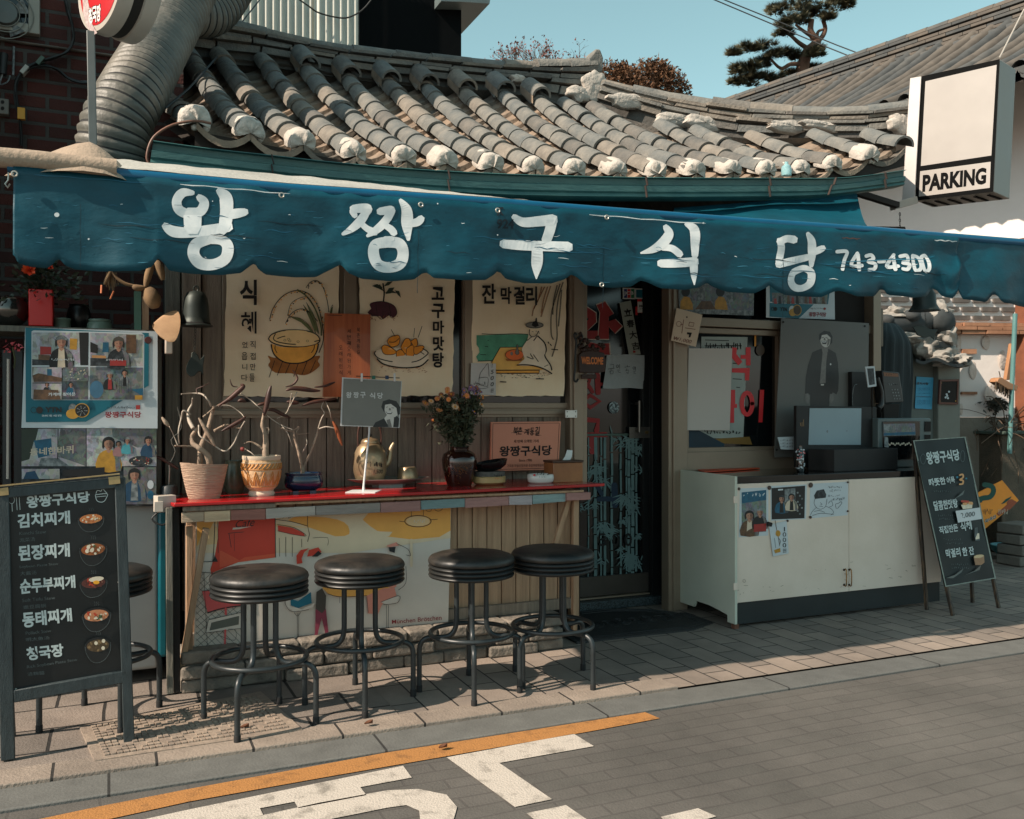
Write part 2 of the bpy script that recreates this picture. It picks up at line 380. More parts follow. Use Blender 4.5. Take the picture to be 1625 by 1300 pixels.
# ================================================================== the tile-roofed restaurant
house = thing('restaurant_building', 'old single storey restaurant with curved grey tile roof and wooden front', 'building', (2.5,5.3,0))
YW, YL, YP, YD, YK, YC = 5.32,4.93,4.76,5.68,5.40,4.72
m_wood = M('weathered brown timber', (104,92,80), rough=0.75, rgb2=(142,128,112), scale=5, stretch=(9,9,0.7), bump=0.35, bscale=30)
m_wood2 = M('pale plank timber', (142,112,86), rough=0.7, rgb2=(178,146,116), scale=4, stretch=(10,10,0.6), bump=0.3, bscale=30)
m_wgrey = M('grey old post', (84,86,80), rough=0.85, rgb2=(128,124,112), scale=5, stretch=(12,12,0.6), bump=0.5, bscale=30)
m_dark = M('dark timber', (34,30,27), rough=0.9)  # plain dark timber colour
m_alu = M('bronze window frame', (140,125,108), rough=0.42, var=0.1, metal=0.35, scale=4)
m_glass = glassmat('dark window glass', (14,18,20),0.05)
m_plas = M('lime plaster', (176,168,158), rough=0.9, var=0.08, scale=9, bump=0.6, bscale=35)
m_stone = M('rough plinth stone', (84,80,74), rough=0.9, rgb2=(142,132,120), scale=6, bump=0.8, bscale=28)
def part(b, n, **k): return b.build(n, house, **k)
# core mass (dark inside walls behind the front), with returns
b = MB()
xl, xr = W(285,600, YW).x, W(1388,600, YK).x
xm = W(905,600, YW).x
xdl, xdr = W(905,600, YD).x + 0.02, W(1058,600, YD).x
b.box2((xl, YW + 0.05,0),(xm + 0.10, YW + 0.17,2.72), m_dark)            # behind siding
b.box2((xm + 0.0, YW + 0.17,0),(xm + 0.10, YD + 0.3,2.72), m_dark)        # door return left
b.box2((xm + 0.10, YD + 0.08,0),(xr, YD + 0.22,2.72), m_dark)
b.box2((xr - 0.05, YK - 0.02,0),(xr + 0.03,7.6,2.72), m_wgrey)          # right end wall
b.box2((xl - 0.07, YW + 0.05,0),(xl - 0.002,7.6,2.8), m_dark)            # left end wall
b.box2((xl, 7.5,0),(xr - 0.05,7.6,3.6), m_dark)
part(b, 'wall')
# upright plank siding below the windows
b = MB(); zt = W(600,655, YW).z; x = xl + 0.16
k = 0
while x < xm - 0.02:
    x2 = min(x + 0.108, xm - 0.01)
    b.box2((x + 0.003, YW + RU(-0.002,0.002),0.92),(x2 - 0.003, YW + 0.05, zt + 0.02), m_wood if k % 3 else m_wood); x = x2; k += 1
b.box2((xl + 0.16, YW - 0.012, zt - 0.03),(xm - 0.012, YW - 0.0025, zt + 0.05), m_alu)
b.box2((xl + 0.16, YW - 0.03, zt - 0.012),(xm - 0.012, YW - 0.0125, zt + 0.014), m_alu)
part(b, 'siding', bevel=0.002)
# left corner boards
b = MB()
for u0, u1, m, dy in ((262,286, m_wgrey, 0.0),(289,318, m_wood, 0.02),(321,352, m_wood, 0.0)):
    b.box2(W(u0,400, YW - 0.02 - dy),(W(u1,400, YW).x, YW + 0.04,0.30), m)
part(b, 'corner_board', bevel=0.004)
b = MB(); xa = W(262,700, YL).x; xb = W(906,900, YL).x; x = xa + 0.1; k = 0
while x < xb - 0.02:
    x2 = min(x + 0.092, xb)
    b.box2((x + 0.003, YL + RU(-0.003,0.003),0.26),(x2 - 0.003, YL + 0.04,0.915), m_wood2); x = x2; k += 1
b.box2((xa + 0.1, YL + 0.041,0.1),(xb, YL + 0.09,0.915), m_dark)
b.box2((xa + 0.1, YL - 0.03,0.2),(xb, YL - 0.0035,0.262), m_wood)
b.box2((xb + 0.002, YL - 0.04,0.1),(xb + 0.035, YL + 0.4,0.915), m_wood2)
part(b, 'lower_siding', bevel=0.002)
# rough stone plinth
b = MB(); x = W(287,1070, YP).x; xe = W(897,1010, YP).x; k = 0
for row in range(3):
    x = W(287,1070, YP).x + (0.0 if row != 1 else 0.0)
    while x < xe - 0.03:
        wd = RU(0.16,0.38); x2 = min(x + wd, xe)
        h0, h1 = row * 0.068, row * 0.068 + 0.064
        dy = RU(-0.018,0.018)
        b.box(((x + x2) / 2, YP + 0.1 + dy, (h0 + h1) / 2),(x2 - x - 0.006,0.2, h1 - h0 + RU(-0.006,0.0)), m_stone, rz=RU(-0.03,0.03)); x = x2
b.box2((W(287,1070, YP).x + 0.02, YP + 0.03,0),(xe - 0.02, YP + 0.17,0.19), M('plinth mortar', (92,88,82), rough=0.95, bump=0.5))
part(b, 'plinth', bevel=0.012, seg=3)
# three windows behind the cloth posters
def window(u0, v0, u1, v1, Y, fw=0.035, name='window', fm=m_alu):
    p0, p1 = W(u0, v0, Y), W(u1, v1, Y); x0, x1, z1, z0 = p0.x, p1.x, p0.z, p1.z; b = MB()
    for a, c in (((x0, z0),(x0 + fw, z1)),((x1 - fw, z0),(x1, z1))): b.box2((a[0], Y - 0.03, a[1]),(c[0], Y + 0.03, c[1]), fm)
    for a, c in (((x0 + fw, z0),(x1 - fw, z0 + fw)),((x0 + fw, z1 - fw),(x1 - fw, z1))): b.box2((a[0], Y - 0.028, a[1]),(c[0], Y + 0.028, c[1]), fm)
    o = part(b, name, bevel=0.003)
    b = MB(); b.box2((x0 + fw * 0.6, Y + 0.004, z0 + fw * 0.6),(x1 - fw * 0.6, Y + 0.010, z1 - fw * 0.6), m_glass); b.build('pane', o)
    return o
for u0, u1 in ((352,546),(563,740),(744,906)): window(u0,405, u1,648, YW)
b = MB()
for u0, u1, d in ((546,563,0.05),(738,746,0.05)):
    b.box2(W(u0,400, YW - d),(W(u1,400, YW).x, YW + 0.04, zt + 0.0), m_alu); part(b, 'window_post', bevel=0.004); b = MB()
p0 = W(905,400, YW - 0.07); b.box2((p0.x, p0.y, 0.9),(W(924,400, YW).x, YW + 0.05, p0.z), m_alu)
p0 = W(911,400, YW - 0.085); b.box2((p0.x, p0.y, 0.9),(W(915,400, YW).x + 0.01, YW - 0.0705, p0.z), m_alu)
part(b, 'corner_post', bevel=0.004)
b = MB(); c = W(906,657, YW - 0.095); b.box(c, (0.085,0.012,0.05), M('bright steel', (196,196,192), rough=0.35, metal=0.8, var=0.1))
for dx in (-0.03,0.03):
    for dz in (-0.014,0.014): b.ball(c + V3((dx, -0.008, dz)),0.004, M('dark screw', (30,28,26), metal=0.5), n=6)
part(b, 'hinge', bevel=0.002)
# ---- entrance door
m_dframe = M('dark door frame', (30,33,34), rough=0.4, var=0.15, scale=3, metal=0.3)
m_steel = M('brushed steel', (120,116,110), rough=0.35, metal=0.8, var=0.12, scale=20, stretch=(1,1,20))
m_red = M('faded red vinyl', (150,34,34), rough=0.6, var=0.2, scale=6)
m_cream = M('cream outline', (206,190,176), rough=0.6)
x0, x1 = xm + 0.10, W(1027,600, YD).x
b = MB(); ztop = W(960,448, YD).z + 0.2
zr = W(960,913, YD).z; zb = W(960,944, YD).z
b.box2((x0, YD - 0.02, zb),(x1, YD + 0.03, zr), M('door bottom rail', (74,68,62), rough=0.4, metal=0.3, var=0.15))
b.box2((x1 - 0.05, YD - 0.022, zr),(x1 - 0.001, YD + 0.03, ztop), m_dframe)
b.box2((x0, YD - 0.012, W(960,690, YD).z - 0.008),(x1 - 0.05, YD - 0.002, W(960,690, YD).z + 0.008), M('thin green rail', (70,92,84), rough=0.4, metal=0.3))
door = part(b, 'door', bevel=0.003)
b = MB(); b.box2((x0, YD + 0.0, zr),(x1 - 0.05, YD + 0.008, ztop), m_glass); b.build('pane', door)
A_pl = PY(YD - 0.0035)
# red painted characters and frosted bamboo on the glass
b = MB(); a = Art(b, A_pl); z = Zm(900,440,4.06)
def outl(pts, m):
    a.poly(z(pts), m)
for pts in ([(60,175),(110,180),(185,230),(188,290),(130,345),(205,345),(205,398),(60,398),(60,345),(140,270),(95,230),(60,215)],
            [(190,180),(245,158),(300,235),(268,255),(268,285),(310,270),(355,315),(308,362),(268,318),(270,398),(200,398),(212,230)],
            [(60,400),(200,430),(270,425),(275,500),(60,500)]):
    cxm = sum(p[0] for p in pts) / len(pts); cym = sum(p[1] for p in pts) / len(pts)
    a.poly(z([(cxm + (x - cxm) * 1.07, cym + (y - cym) * 1.05) for x, y in pts]), m_cream); a.poly(z(pts), m_red)
for pts, wd in (([(100,660),(150,655),(130,700),(85,750)],26),([(140,700),(165,740)],24),([(195,630),(200,745)],34),([(205,690),(225,690)],22),
                ([(95,800),(150,760),(210,800),(150,840),(95,800)],26),([(95,915),(200,925),(190,990)],34),([(80,1018),(250,1015)],32),([(162,1015),(162,1125)],38)):
    a.stroke(z(pts), wd / 4.06, m_red, sm=0)
b.build('painted_letters', door)
m_bam = M('frosted teal bamboo film', (98,124,124), rough=0.7, var=0.2, scale=9)
b = MB(); a = Art(b, A_pl, off=0.004, step=0.00002); random.seed(11)
stems = [(934,2),(945,5),(954,2.5),(960,4),(971,3.5),(985,3),(994,2.2),(998,4.5),(1004,5),(1010,3),(1020,2.2)]
for u, wd in stems:
    v = 694; 
    while v < 914:
        l = RU(24,38); a.stroke([(u, v),(u + RU(-0.8,0.8), min(v + l - 2,916))], wd, m_bam, sm=0, cap=False); v += l
def leafclump(u, v, n, R):
    for k in range(int(n * 1.3)):
        an = RU(0.1, math.pi - 0.1) if random.random() < 0.8 else RU(0,6.28); l = R * RU(0.6,1.1)
        u2, v2 = u + RU(-R * 0.5, R * 0.5), v + RU(-R * 0.4, R * 0.3)
        a.stroke([(u2, v2),(u2 + COS(an) * l * 0.4, v2 + SIN(an) * l * 0.4),(u2 + COS(an) * l, v2 + SIN(an) * l)],[0.6,2.1,0.3], m_bam, sm=2)
for u, v, n, R in ((925,705,9,14),(975,694,6,14),(995,702,16,18),(1012,712,16,18),(945,745,22,18),(955,762,14,16),(1016,745,10,12),(940,800,12,14),(958,835,24,18),(970,845,14,14),(996,790,22,20),(1004,805,16,16),(990,826,10,12),(1012,850,10,10),(1000,885,30,20),(1010,895,14,14),(955,888,8,12),(925,900,8,10),(922,805,8,12),(985,870,8,12)):
    leafclump(u, v, n, R)
b.build('bamboo_film', door)
b = MB(); a = Art(b, A_pl, off=0.008); m_bl = M('dark blue vinyl', (14,40,62), rough=0.6); m_bk = M('black ink', (16,16,17), rough=0.7)
a.stroke([(950,792),(985,792)],8, m_bl, sm=0); a.stroke([(975,770),(976,802)],10, m_bl, sm=0); a.stroke([(948,772),(955,784)],7, m_bl, sm=0)
b.build('vinyl_mark', door)
for i, ch in enumerate('300'):
    b = MB(); a = Art(b, A_pl, off=0.009); a.text(ch, (951 + i * 20,846,963 + i * 20,867), m_bk, bold=0.02); b.build('vinyl_digit', door)

# round film badge, handle, lock
b = MB(); m_foil = M('silver foil badge', (150,168,172), rough=0.35, rgb2=(30,40,44), scale=60, thr=(0.4,0.55), metal=0.4)
c = W(974,647, YD - 0.01); b.lathe([(0.001,0),(0.043,0),(0.043,0.003),(0.001,0.003)],(0,0,0), m_foil, n=24)
b.v = [c + V3((v.x, -v.z, v.y)) for v in b.v]; b.build('badge', door)
b = MB(); c0, c1 = W(1014.5,636, YD - 0.06), W(1014.5,686, YD - 0.06)
b.tube([c0, c1],0.011, m_steel, n=12); b.tube([c1 + V3((0,0,0.02)), c1 + V3((0,0.05,0.02))],0.008, m_steel); b.tube([c0 - V3((0,0,0.02)), c0 + V3((0,0.05,-0.02))],0.008, m_steel)
b.build('handle', door)
b = MB(); b.box2(W(999,678, YD - 0.03), W(1035,695, YD - 0.023), m_steel); b.lathe([(0.001,0),(0.013,0),(0.011,0.012),(0.001,0.012)],(0,0,0), M('brass lock', (150,130,90), metal=0.8, rough=0.3), n=16)
c = W(1026,686, YD - 0.031); kk = len(b.v) - 4 * 16
b.v = [v if i < 8 else c + V3((v.x, -v.z, v.y)) for i, v in enumerate(b.v)]; b.build('lock', door)
# stickers on the glass
b = MB(); a = Art(b, A_pl, off=0.01); m_wp = M('white paper', (208,210,206), rough=0.7, var=0.06, scale=20); z = Zm(900,440,4.06)
mt = M('teal print', (0,96,112), rough=0.5); mr = M('bright red print', (206,40,44), rough=0.5)
a.poly(z([(358,68),(436,70),(436,142),(358,140)]), m_wp); a.poly(z([(438,72),(570,76),(570,142),(438,140)]), m_wp)
for i, cc in enumerate((M('navy print', (30,50,110)), mr, M('green print', (20,110,70)))): a.poly(z([(366 + i * 23,76),(386 + i * 23,76),(386 + i * 23,134),(366 + i * 23,134)]), cc)
a.text('JCB', [(988 + 1.8,462.5),(1005.5,462.5),(1005.5,469.5),(989.8,469.5)], m_wp, bold=0.03)
a.poly(z([(444,80),(512,82),(512,134),(444,132)]), mt); a.ell(900 + 543 / 4.06,440 + 107 / 4.06,5.6,6.4, M('navy print', (30,50,110))); a.text('UC', (1030.3,463,1037.6,470), m_wp, bold=0.02)
a.poly(z([(440,190),(452,190),(452,140),(480,140),(480,160),(500,160),(500,180),(526,180),(526,212),(512,212),(512,248),(485,248),(485,230),(455,230),(455,245),(440,245)]), mr)
a.poly(z([(454,158),(512,158),(512,228),(454,228)]), m_wp); a.text('zero', z([(462,178),(504,178),(504,194),(462,194)]), m_bk, bold=0.03); a.text('pay', z([(468,200),(498,200),(498,210),(468,210)]), m_bk)
a.poly(z([(500,805),(526,805),(526,912),(500,912)]), m_bl)
for i, ch in enumerate('당기시오'): a.text(ch, z([(506,812 + i * 23),(521,812 + i * 23),(521,828 + i * 23),(506,828 + i * 23)]), m_wp)
a.poly(z([(492,918),(534,918),(534,946),(492,946)]), m_wp); scrib(a, z([(498,926),(528,940)]),5, m_bk, 0.7)
b.build('sticker', door)
# door surround on the right and the granite sill
b = MB(); xk = W(1056,600, YK).x
b.box2((x1 + 0.0, YD - 0.03,0),(x1 + 0.10, YD + 0.06, ztop + 0.1), m_dframe)
b.box2((x1 + 0.10, YD - 0.06,0),(xk + 0.03, YD + 0.05, ztop + 0.1), m_dframe)
b.box2((xm + 0.1, YD - 0.10,0.0),(x1 + 0.12, YD + 0.05, zb - 0.02), M('speckled granite sill', (70,84,88), rough=0.4, rgb2=(22,26,28), scale=120, thr=(0.45,0.55)))
b.box2((xm + 0.1, YD - 0.04, zb - 0.018),(x1 + 0.0, YD + 0.05, zb - 0.004), m_alu)
part(b, 'door_frame', bevel=0.004)
# ---- serving hatch wall on the right
b = MB(); zc = W(1150,745, YK).z
zt2 = W(1200,440, YK).z + 0.15
b.box2((xk, YK - 0.04,0),(W(1086,600, YK).x, YK + 0.05, zt2), m_alu)
b.box2((xk + 0.03, YK - 0.055,0),(xk + 0.05, YK - 0.0405, zt2), m_alu)
b.box2((W(1377,600, YK).x, YK - 0.06,0),(W(1389,600, YK).x, YK + 0.08, zt2), m_alu)
b.box2((W(1086,600, YK).x, YK - 0.03, zc - 0.3),(W(1377,600, YK).x, YK + 0.04, W(1150,716, YK).z), m_alu)
b.box2((W(1086,600, YK).x, YK - 0.032, W(1150,520, YK).z),(W(1377,600, YK).x, YK + 0.04, W(1150,506, YK).z), m_alu)
b.box2((W(1388,600, YK).x + 0.002, YK - 0.03, W(1388,550, YK).z),(W(1397,600, YK).x, YK + 0.03, W(1388,490, YK).z), m_wood)
part(b, 'hatch_frame', bevel=0.003)
hw = window(1082,519,1237,716, YK + 0.02,0.04, 'hatch_window')
b = MB(); b.box2((W(1227,600, YK).x, YK + 0.035, zc - 0.3),(W(1377,600, YK).x, YK + 0.045, zt2), m_dark); b.box2((W(1086,600, YK).x, YK + 0.035, W(1150,506, YK).z),(W(1228,600, YK).x - 0.002, YK + 0.045, zt2), m_glass)
part(b, 'hatch_panel')
b = MB(); a = Art(b, PY(YK + 0.02)); z = Zm(1060,460,4.333); m_rv = M('red vinyl letters', (206,40,46), rough=0.5, var=0.08)
a.poly(z([(230,322),(548,325),(518,1025),(208,1018)]), M('printed sheet behind glass', (150,160,154), rough=0.6, var=0.1))
a.stroke(z([(255,385),(505,385)]),1.6, m_bk, sm=0); scrib(a, z([(255,362),(505,420)]),16, m_bk, 1.5)
for i, (p, q) in enumerate((((255,345),(420,350)),((445,612),(508,616)),((470,670),(496,673)),((445,505),(480,508)))): a.stroke(z([p, q]),1.2, m_bk, sm=0)
scrib(a, z([(240,965),(505,990)]),12, m_bk, 1.5)
a.poly(z([(440,395),(475,400),(470,440),(512,495),(485,520),(440,470)]), m_rv)
a.poly(z([(535,395),(568,395),(568,520),(537,520),(537,475),(500,475),(500,448),(535,448)]), m_rv)
a.poly(z([(440,540),(563,537),(558,623),(530,623),(530,572),(440,568)]), m_rv)
a.poly(z([(100,695),(135,695),(135,810),(100,810)]), m_rv); a.poly(z([(108,832),(135,832),(135,860),(108,860)]), m_rv)
a.poly(z([(430,688),(462,688),(462,785),(475,785),(475,812),(455,812),(455,915),(428,915),(428,812),(432,760)]), m_rv)
o_ = [(544 + 50 * COS(t * 0.3142),783 + 92 * SIN(t * 0.3142)) for t in range(20)]; a.stroke(z([(544 + 36 * COS(t * 0.3142),783 + 75 * SIN(t * 0.3142)) for t in range(21)]),7, m_rv, sm=0)
a.poly(z([(632,688),(662,688),(650,912),(622,912)]), m_rv)
a.poly(z([(595,300),(608,300),(605,390),(594,388)]), M('orange strap', (210,140,40)))
a.ell(1060 + 635 / 4.333,460 + 415 / 4.333,7,9, M('dim bronze', (64,48,32), rough=0.4))
a.poly(z([(220,1030),(560,1010),(580,1065),(230,1050)]), M('yellow tray', (120,90,30)))
a.poly(z([(90,980),(200,960),(390,1060),(380,1092),(90,1092)]), M('dim blue cloth', (16,44,58), var=0.3))
b.build('window_letters', hw)
# ---- black rubber mat before the door is a thing of its own
b = MB(); m_mat = M('black rubber mat', (30,31,32), rough=0.7, rgb2=(46,46,46), scale=8, bump=0.4)
P = [G(u, v, 0.012) for u, v in ((880,1000),(903,972),(960,966),(1030,966),(1068,971),(1104,977),(1131,987),(1100,998),(1000,1009),(915,1019))]
b.prism(P, (0,0,-0.012), m_mat)
m_mat2 = M('mat ridge', (40,41,42), rough=0.65)
ctr = sum(P, V3()) / len(P)
for sc in (0.93,0.80):
    b.tube([ctr + (p - ctr) * sc + V3((0,0,0.001)) for p in P],0.004, m_mat2, n=5, closed=True)
for i in range(9):
    c = ctr + V3(((i - 4) * 0.1,0.0 + 0.02 * (i % 2),0))
    for r in (0.02,0.045): b.tube([c + V3((r * COS(t) * (1 if i % 2 else -1), r * 1.8 * SIN(t),0.001)) for t in [k * 0.55 for k in range(11)]],0.004, m_mat2, n=5)
b.build('door_mat', label='black rubber door mat with scroll pattern at the entrance', cat='mat')
# ---- papers hung on the door
b = MB(); pl = PY(YD - 0.02); z = Zm(900,440,4.06); b.prism([pl(u, v) for u, v in z([(338,166),(410,150),(474,498),(398,500)])],(0,0.002,0), M('aged grey paper', (150,156,146), rough=0.8, var=0.08, scale=9)); a = Art(b, pl)
for i, ch in enumerate('立春大吉'): x, y = 362 + i * 17,205 + i * 72; a.text(ch, z([(x, y),(x + 50, y - 6),(x + 58, y + 44),(x + 8, y + 50)]), m_bk, bold=0.03)
a.rect(1004.5,556.5,1008.5,560, m_red); b.build('paper_strip', label='narrow tilted paper strip with four brushed characters on the door', cat='paper')
b = MB(); pl = PY(YD - 0.026); b.grid([[pl(*z([(250 + 2 * j - (18 * i / 8),500 + 27 * i + 0 * j)])[0]) if False else pl(*z([((255 - 24 * i / 8) * (1 - j / 8) + (495 + 2 * i / 8 - (0 if i < 7 else 0)) * j / 8,500 + 216 * i / 8 + 3 * SIN(j))])[0]) + V3((0,-0.006 * SIN(j * 0.9 + i * 0.5) , 0)) for j in range(9)] for i in range(9)], M('pale blue paper', (166,176,178), rough=0.75, var=0.06, scale=6, bump=0.5, bscale=14)); a = Art(b, pl, off=0.008)
for x, y, pts in ((0,0,[(275,570),(300,566),(296,590)]),): pass
for pts in ([(275,566),(302,562),(298,584)],[(262,592),(306,586)],[(284,590),(284,603)],[(277,606),(298,603),(296,622),(279,624),(277,606)],[(338,560),(339,590)],[(370,580),(405,576)],[(388,566),(388,578)],[(384,588),(384,600)],[(376,602),(398,598),(396,612),(380,616),(396,622)],[(440,576),(441,600)],[(425,606),(442,604),(428,618),(442,622)],[(322,600),(342,596),(326,610),(344,616)]): a.stroke(z(pts),0.6, m_bk, sm=0)
a.ring(900 + 324 / 4.06,440 + 574 / 4.06,1.8,2.2,0.6, m_bk, n=10); a.ring(900 + 430 / 4.06,440 + 585 / 4.06,1.6,2,0.6, m_bk, n=10)
b.build('closed_notice', label='pale blue white sheet with handwritten holiday notice taped on the door', cat='notice', smooth=60)
# carved welcome board on an iron bracket
t = thing('welcome_sign', 'carved dark wooden WELCOME board with orange letters on a bracket', 'sign', W(940,590, YW - 0.12)); Yz = YW - 0.12; pl = PY(Yz); m_wc = M('dark carved board', (34,22,18), rough=0.55, rgb2=(62,36,26), scale=16)
b = MB(); b.prism([pl(u, v) for u, v in z([(75,500),(100,480),(170,470),(240,488),(252,540),(245,610),(165,620),(80,612)])],(0,0.02,0), m_wc); a = Art(b, pl); a.text('WELCOME', z([(92,512),(234,516),(232,564),(92,560)]), M('orange letters', (206,116,50), rough=0.5), bold=0.04); a.text('OPEN', z([(105,624),(185,624),(185,652),(105,652)]), m_wc, bold=0.04); b.build('board', t, bevel=0.004)
b = MB(); rs_ = random.Random(5)
for i in range(30): u, v = 900 + rs_.uniform(85,240) / 4.06,440 + (470 - abs(rs_.gauss(0,45))) / 4.06; b.ball(pl(u, v) + V3((0,0.008,0)), rs_.uniform(0.008,0.016), m_wc, n=8, jit=0.4, seed=i)
b.build('carved_top', t, smooth=60)
b = MB(); b.tube(SPA([pl(*p) for p in z([(62,372),(52,360),(45,380),(58,420),(52,500),(50,600),(45,660),(60,672),(70,655)])],4),0.007, m_dframe, n=8); b.tube(SPA([pl(*p) for p in z([(58,400),(90,370),(100,385),(85,420),(62,450)])],4),0.005, m_dframe, n=8); b.build('bracket', t, smooth=60)
b = MB(); b.tube([pl(*p) for p in z([(110,612),(110,630)])],0.002, m_dframe); b.box2(pl(*z([(95,625)])[0]) , pl(*z([(190,655)])[0]) + V3((0,0.012,0)), m_wc); b.build('hanging_tag', t, bevel=0.003)
# ================================================================== curved tile roof (a part of the house with its own sub-parts)
random.seed(21)
TILES = [M('roof tile grey', (88,90,88), rough=0.9, scale=9, bump=0.5, bscale=45, rgb2=(128,124,116)),
         M('roof tile blue grey', (84,89,89), rough=0.9, scale=9, bump=0.5, bscale=45, rgb2=(118,116,110)),
         M('roof tile brown', (98,93,86), rough=0.9, scale=9, bump=0.5, bscale=45, rgb2=(134,126,115)),
         M('roof tile dark', (76,77,75), rough=0.9, scale=9, bump=0.5, bscale=45, rgb2=(110,105,98))]
m_clay = M('trough tile clay', (104,92,80), rough=0.9, rgb2=(148,130,112), scale=8, bump=0.4, bscale=40)
m_clayd = M('trough tile dark', (82,78,72), rough=0.9, rgb2=(118,108,96), scale=8, bump=0.4, bscale=40)
def rt(): return random.choices(TILES, (5,4,3,2))[0]
YE = 4.50
caps = [(310,188),(396,205),(478,223),(560,240),(640,247),(705,253),(778,258),(845,263),(910,266),(977,268),(1038,269),(1100,269),(1158,267),(1213,268),(1267,267),(1318,259),(1376,245),(1436,230)]
tops = [(235,118),(300,85),(348,86),(416,94),(476,99),(541,115),(604,122),(664,128),(724,136),(784,139),(839,149),(894,163),(939,169),(1048,199),(1103,207),(1190,216),(1291,214),(1377,214)]
cols = []
for (u, v),(tu, tv) in zip(caps, tops):
    e = W(u, v, YE); d = ray(tu, tv)
    Yt = e.x * d.y / d.x if d.x > 0.02 else 6.4
    Yt = max(4.95, min(Yt, 6.4)); cols.append((e, W(tu, tv, Yt)))
def colpt(i, t, dz=0.0):
    e, p = cols[i]; q = e.lerp(p, t); q.z += -0.13 * 4 * t * (1 - t) * min(1,(p - e).length / 1.9) * 0.45 + dz; return q
roof_b = MB()
# trough tiles between the cover rows
for i in range(len(cols) - 1):
    L = (cols[i][1] - cols[i][0]).length * 0.5 + (cols[i + 1][1] - cols[i + 1][0]).length * 0.5
    n = max(3, int(L / 0.13))
    for k in range(n):
        t0, t1 = k / n - 0.02,(k + 1.35) / n; rows = []; m = m_clay if random.random() < 0.7 else m_clayd
        jt = RU(-0.012,0.012); tilt = RU(-0.008,0.008)
        for t, dz in ((t0 + jt / 2,-0.012),(t0 + jt / 2,0.022),(t1,-0.030)):
            row = []
            for s in range(9):
                f = s / 8; p = colpt(i, t).lerp(colpt(i + 1, t), f)
                p.z += -0.062 * (1 - (2 * f - 1) ** 2) - 0.035 + dz + tilt * (2 * f - 1); row.append(p)
            rows.append(row)
        roof_b.grid(rows, m)
# underside boards and eave board
m_sof = M('dark eave board', (40,34,29), rough=0.9)
rows = [[colpt(i, t, -0.14) for i in range(len(cols))] for t in (0.0,0.5,1.0)]; roof_b.grid(rows, m_sof)
roof_b.grid([[colpt(i, 0.01,-0.14) for i in range(len(cols))],[colpt(i, 0.01,-0.06) for i in range(len(cols))]], m_sof)
# hidden back slope
roof_b.grid([[c[1] + V3((0,0,-0.02)) for c in cols],[c[1] + V3((0,1.4,-0.75)) for c in cols]], TILES[3])
roof = part(roof_b, 'roof', smooth=50)
def rp(b, n, **k): return b.build(n, roof, **k)
# convex cover rows
for i in range(len(cols)):
    b = MB(); e, p = cols[i]; L = (p - e).length; n = max(2, round(L / 0.215)); ax = None
    for k in range(n):
        t0, t1 = k / n, min(1.0,(k + 1.08) / n)
        a0, a1 = colpt(i, t0), colpt(i, t1); ax = (a1 - a0).normalized(); sd_ = ax.cross(V3((0,0,1))).normalized(); up = sd_.cross(ax)
        j = V3((RU(-0.008,0.008),0, RU(-0.006,0.006))); r0 = 0.070 + RU(-0.003,0.004); r1 = r0 - 0.011
        j2 = V3((RU(-0.008,0.008),0,0))
        rows = []
        for q, r, jj in ((a0 + j, r0 - 0.014,0),(a0 + j, r0,0),(a0.lerp(a1,0.5) + (j + j2) / 2,(r0 + r1) / 2 + 0.001,0),(a1 + j2, r1,0)):
            rows.append([q + sd_ * (r * COS(math.pi * s / 10)) + up * (r * SIN(math.pi * s / 10) - 0.012) for s in range(11)])
        b.grid(rows, rt())
        # mortar lip under the tile
        bb = random.random()
        if bb < 0.6: b.grid([[q + sd_ * (sg * 0.062) + V3((0,0,-0.045)) , q + sd_ * (sg * 0.068) + V3((0,0,-0.005))] for q in (a0, a1) for sg in (1,)], m_clay)
    rp(b, 'cover_tile_row', smooth=50)
    # lime plaster end cap
    if i < 17:
        b = MB(); ax = (colpt(i, 0.1) - colpt(i, 0)).normalized(); c = e - ax * 0.012 + V3((0,0,0.008)); rr = 0.068 * RU(0.9,1.06)
        m_cap = m_plas if i > 1 else M('dirty lime plaster', (150,146,138), rough=0.9, rgb2=(206,198,188), scale=14, bump=0.6)
        sd_ = ax.cross(V3((0,0,1))).normalized(); up = sd_.cross(ax); rows = []
        for s_, kr in ((0.085,0.98),(0.05,1.03),(0.0,1.04),(-0.03,1.0),(-0.046,0.9),(-0.052,0.5),(-0.053,0.0)):
            row = []
            for q in range(19):
                t_ = math.pi * (-0.12 + 1.24 * q / 18); d_ = V3((COS(t_), s_ * 8, SIN(t_)))
                r_ = rr * kr * (1 + 0.13 * noise.noise(d_ * 1.6 + V3((i * 3.7,0, i))) + 0.06 * noise.noise(d_ * 6 + V3((i, 2,0))))
                row.append(e + ax * (s_ + 0.016 * noise.noise(d_ * 2.5 + V3((0, i, 5)))) + sd_ * (r_ * COS(t_)) + up * (r_ * SIN(t_) - 0.012))
            rows.append(row)
        b.grid(rows, m_cap)
        for k in range(2): b.ball(c + V3((RU(-0.05,0.05),0.0,-0.05)),0.016, m_cap, n=8, jit=0.3, seed=k + i)
        rp(b, 'plaster_cap', smooth=60)
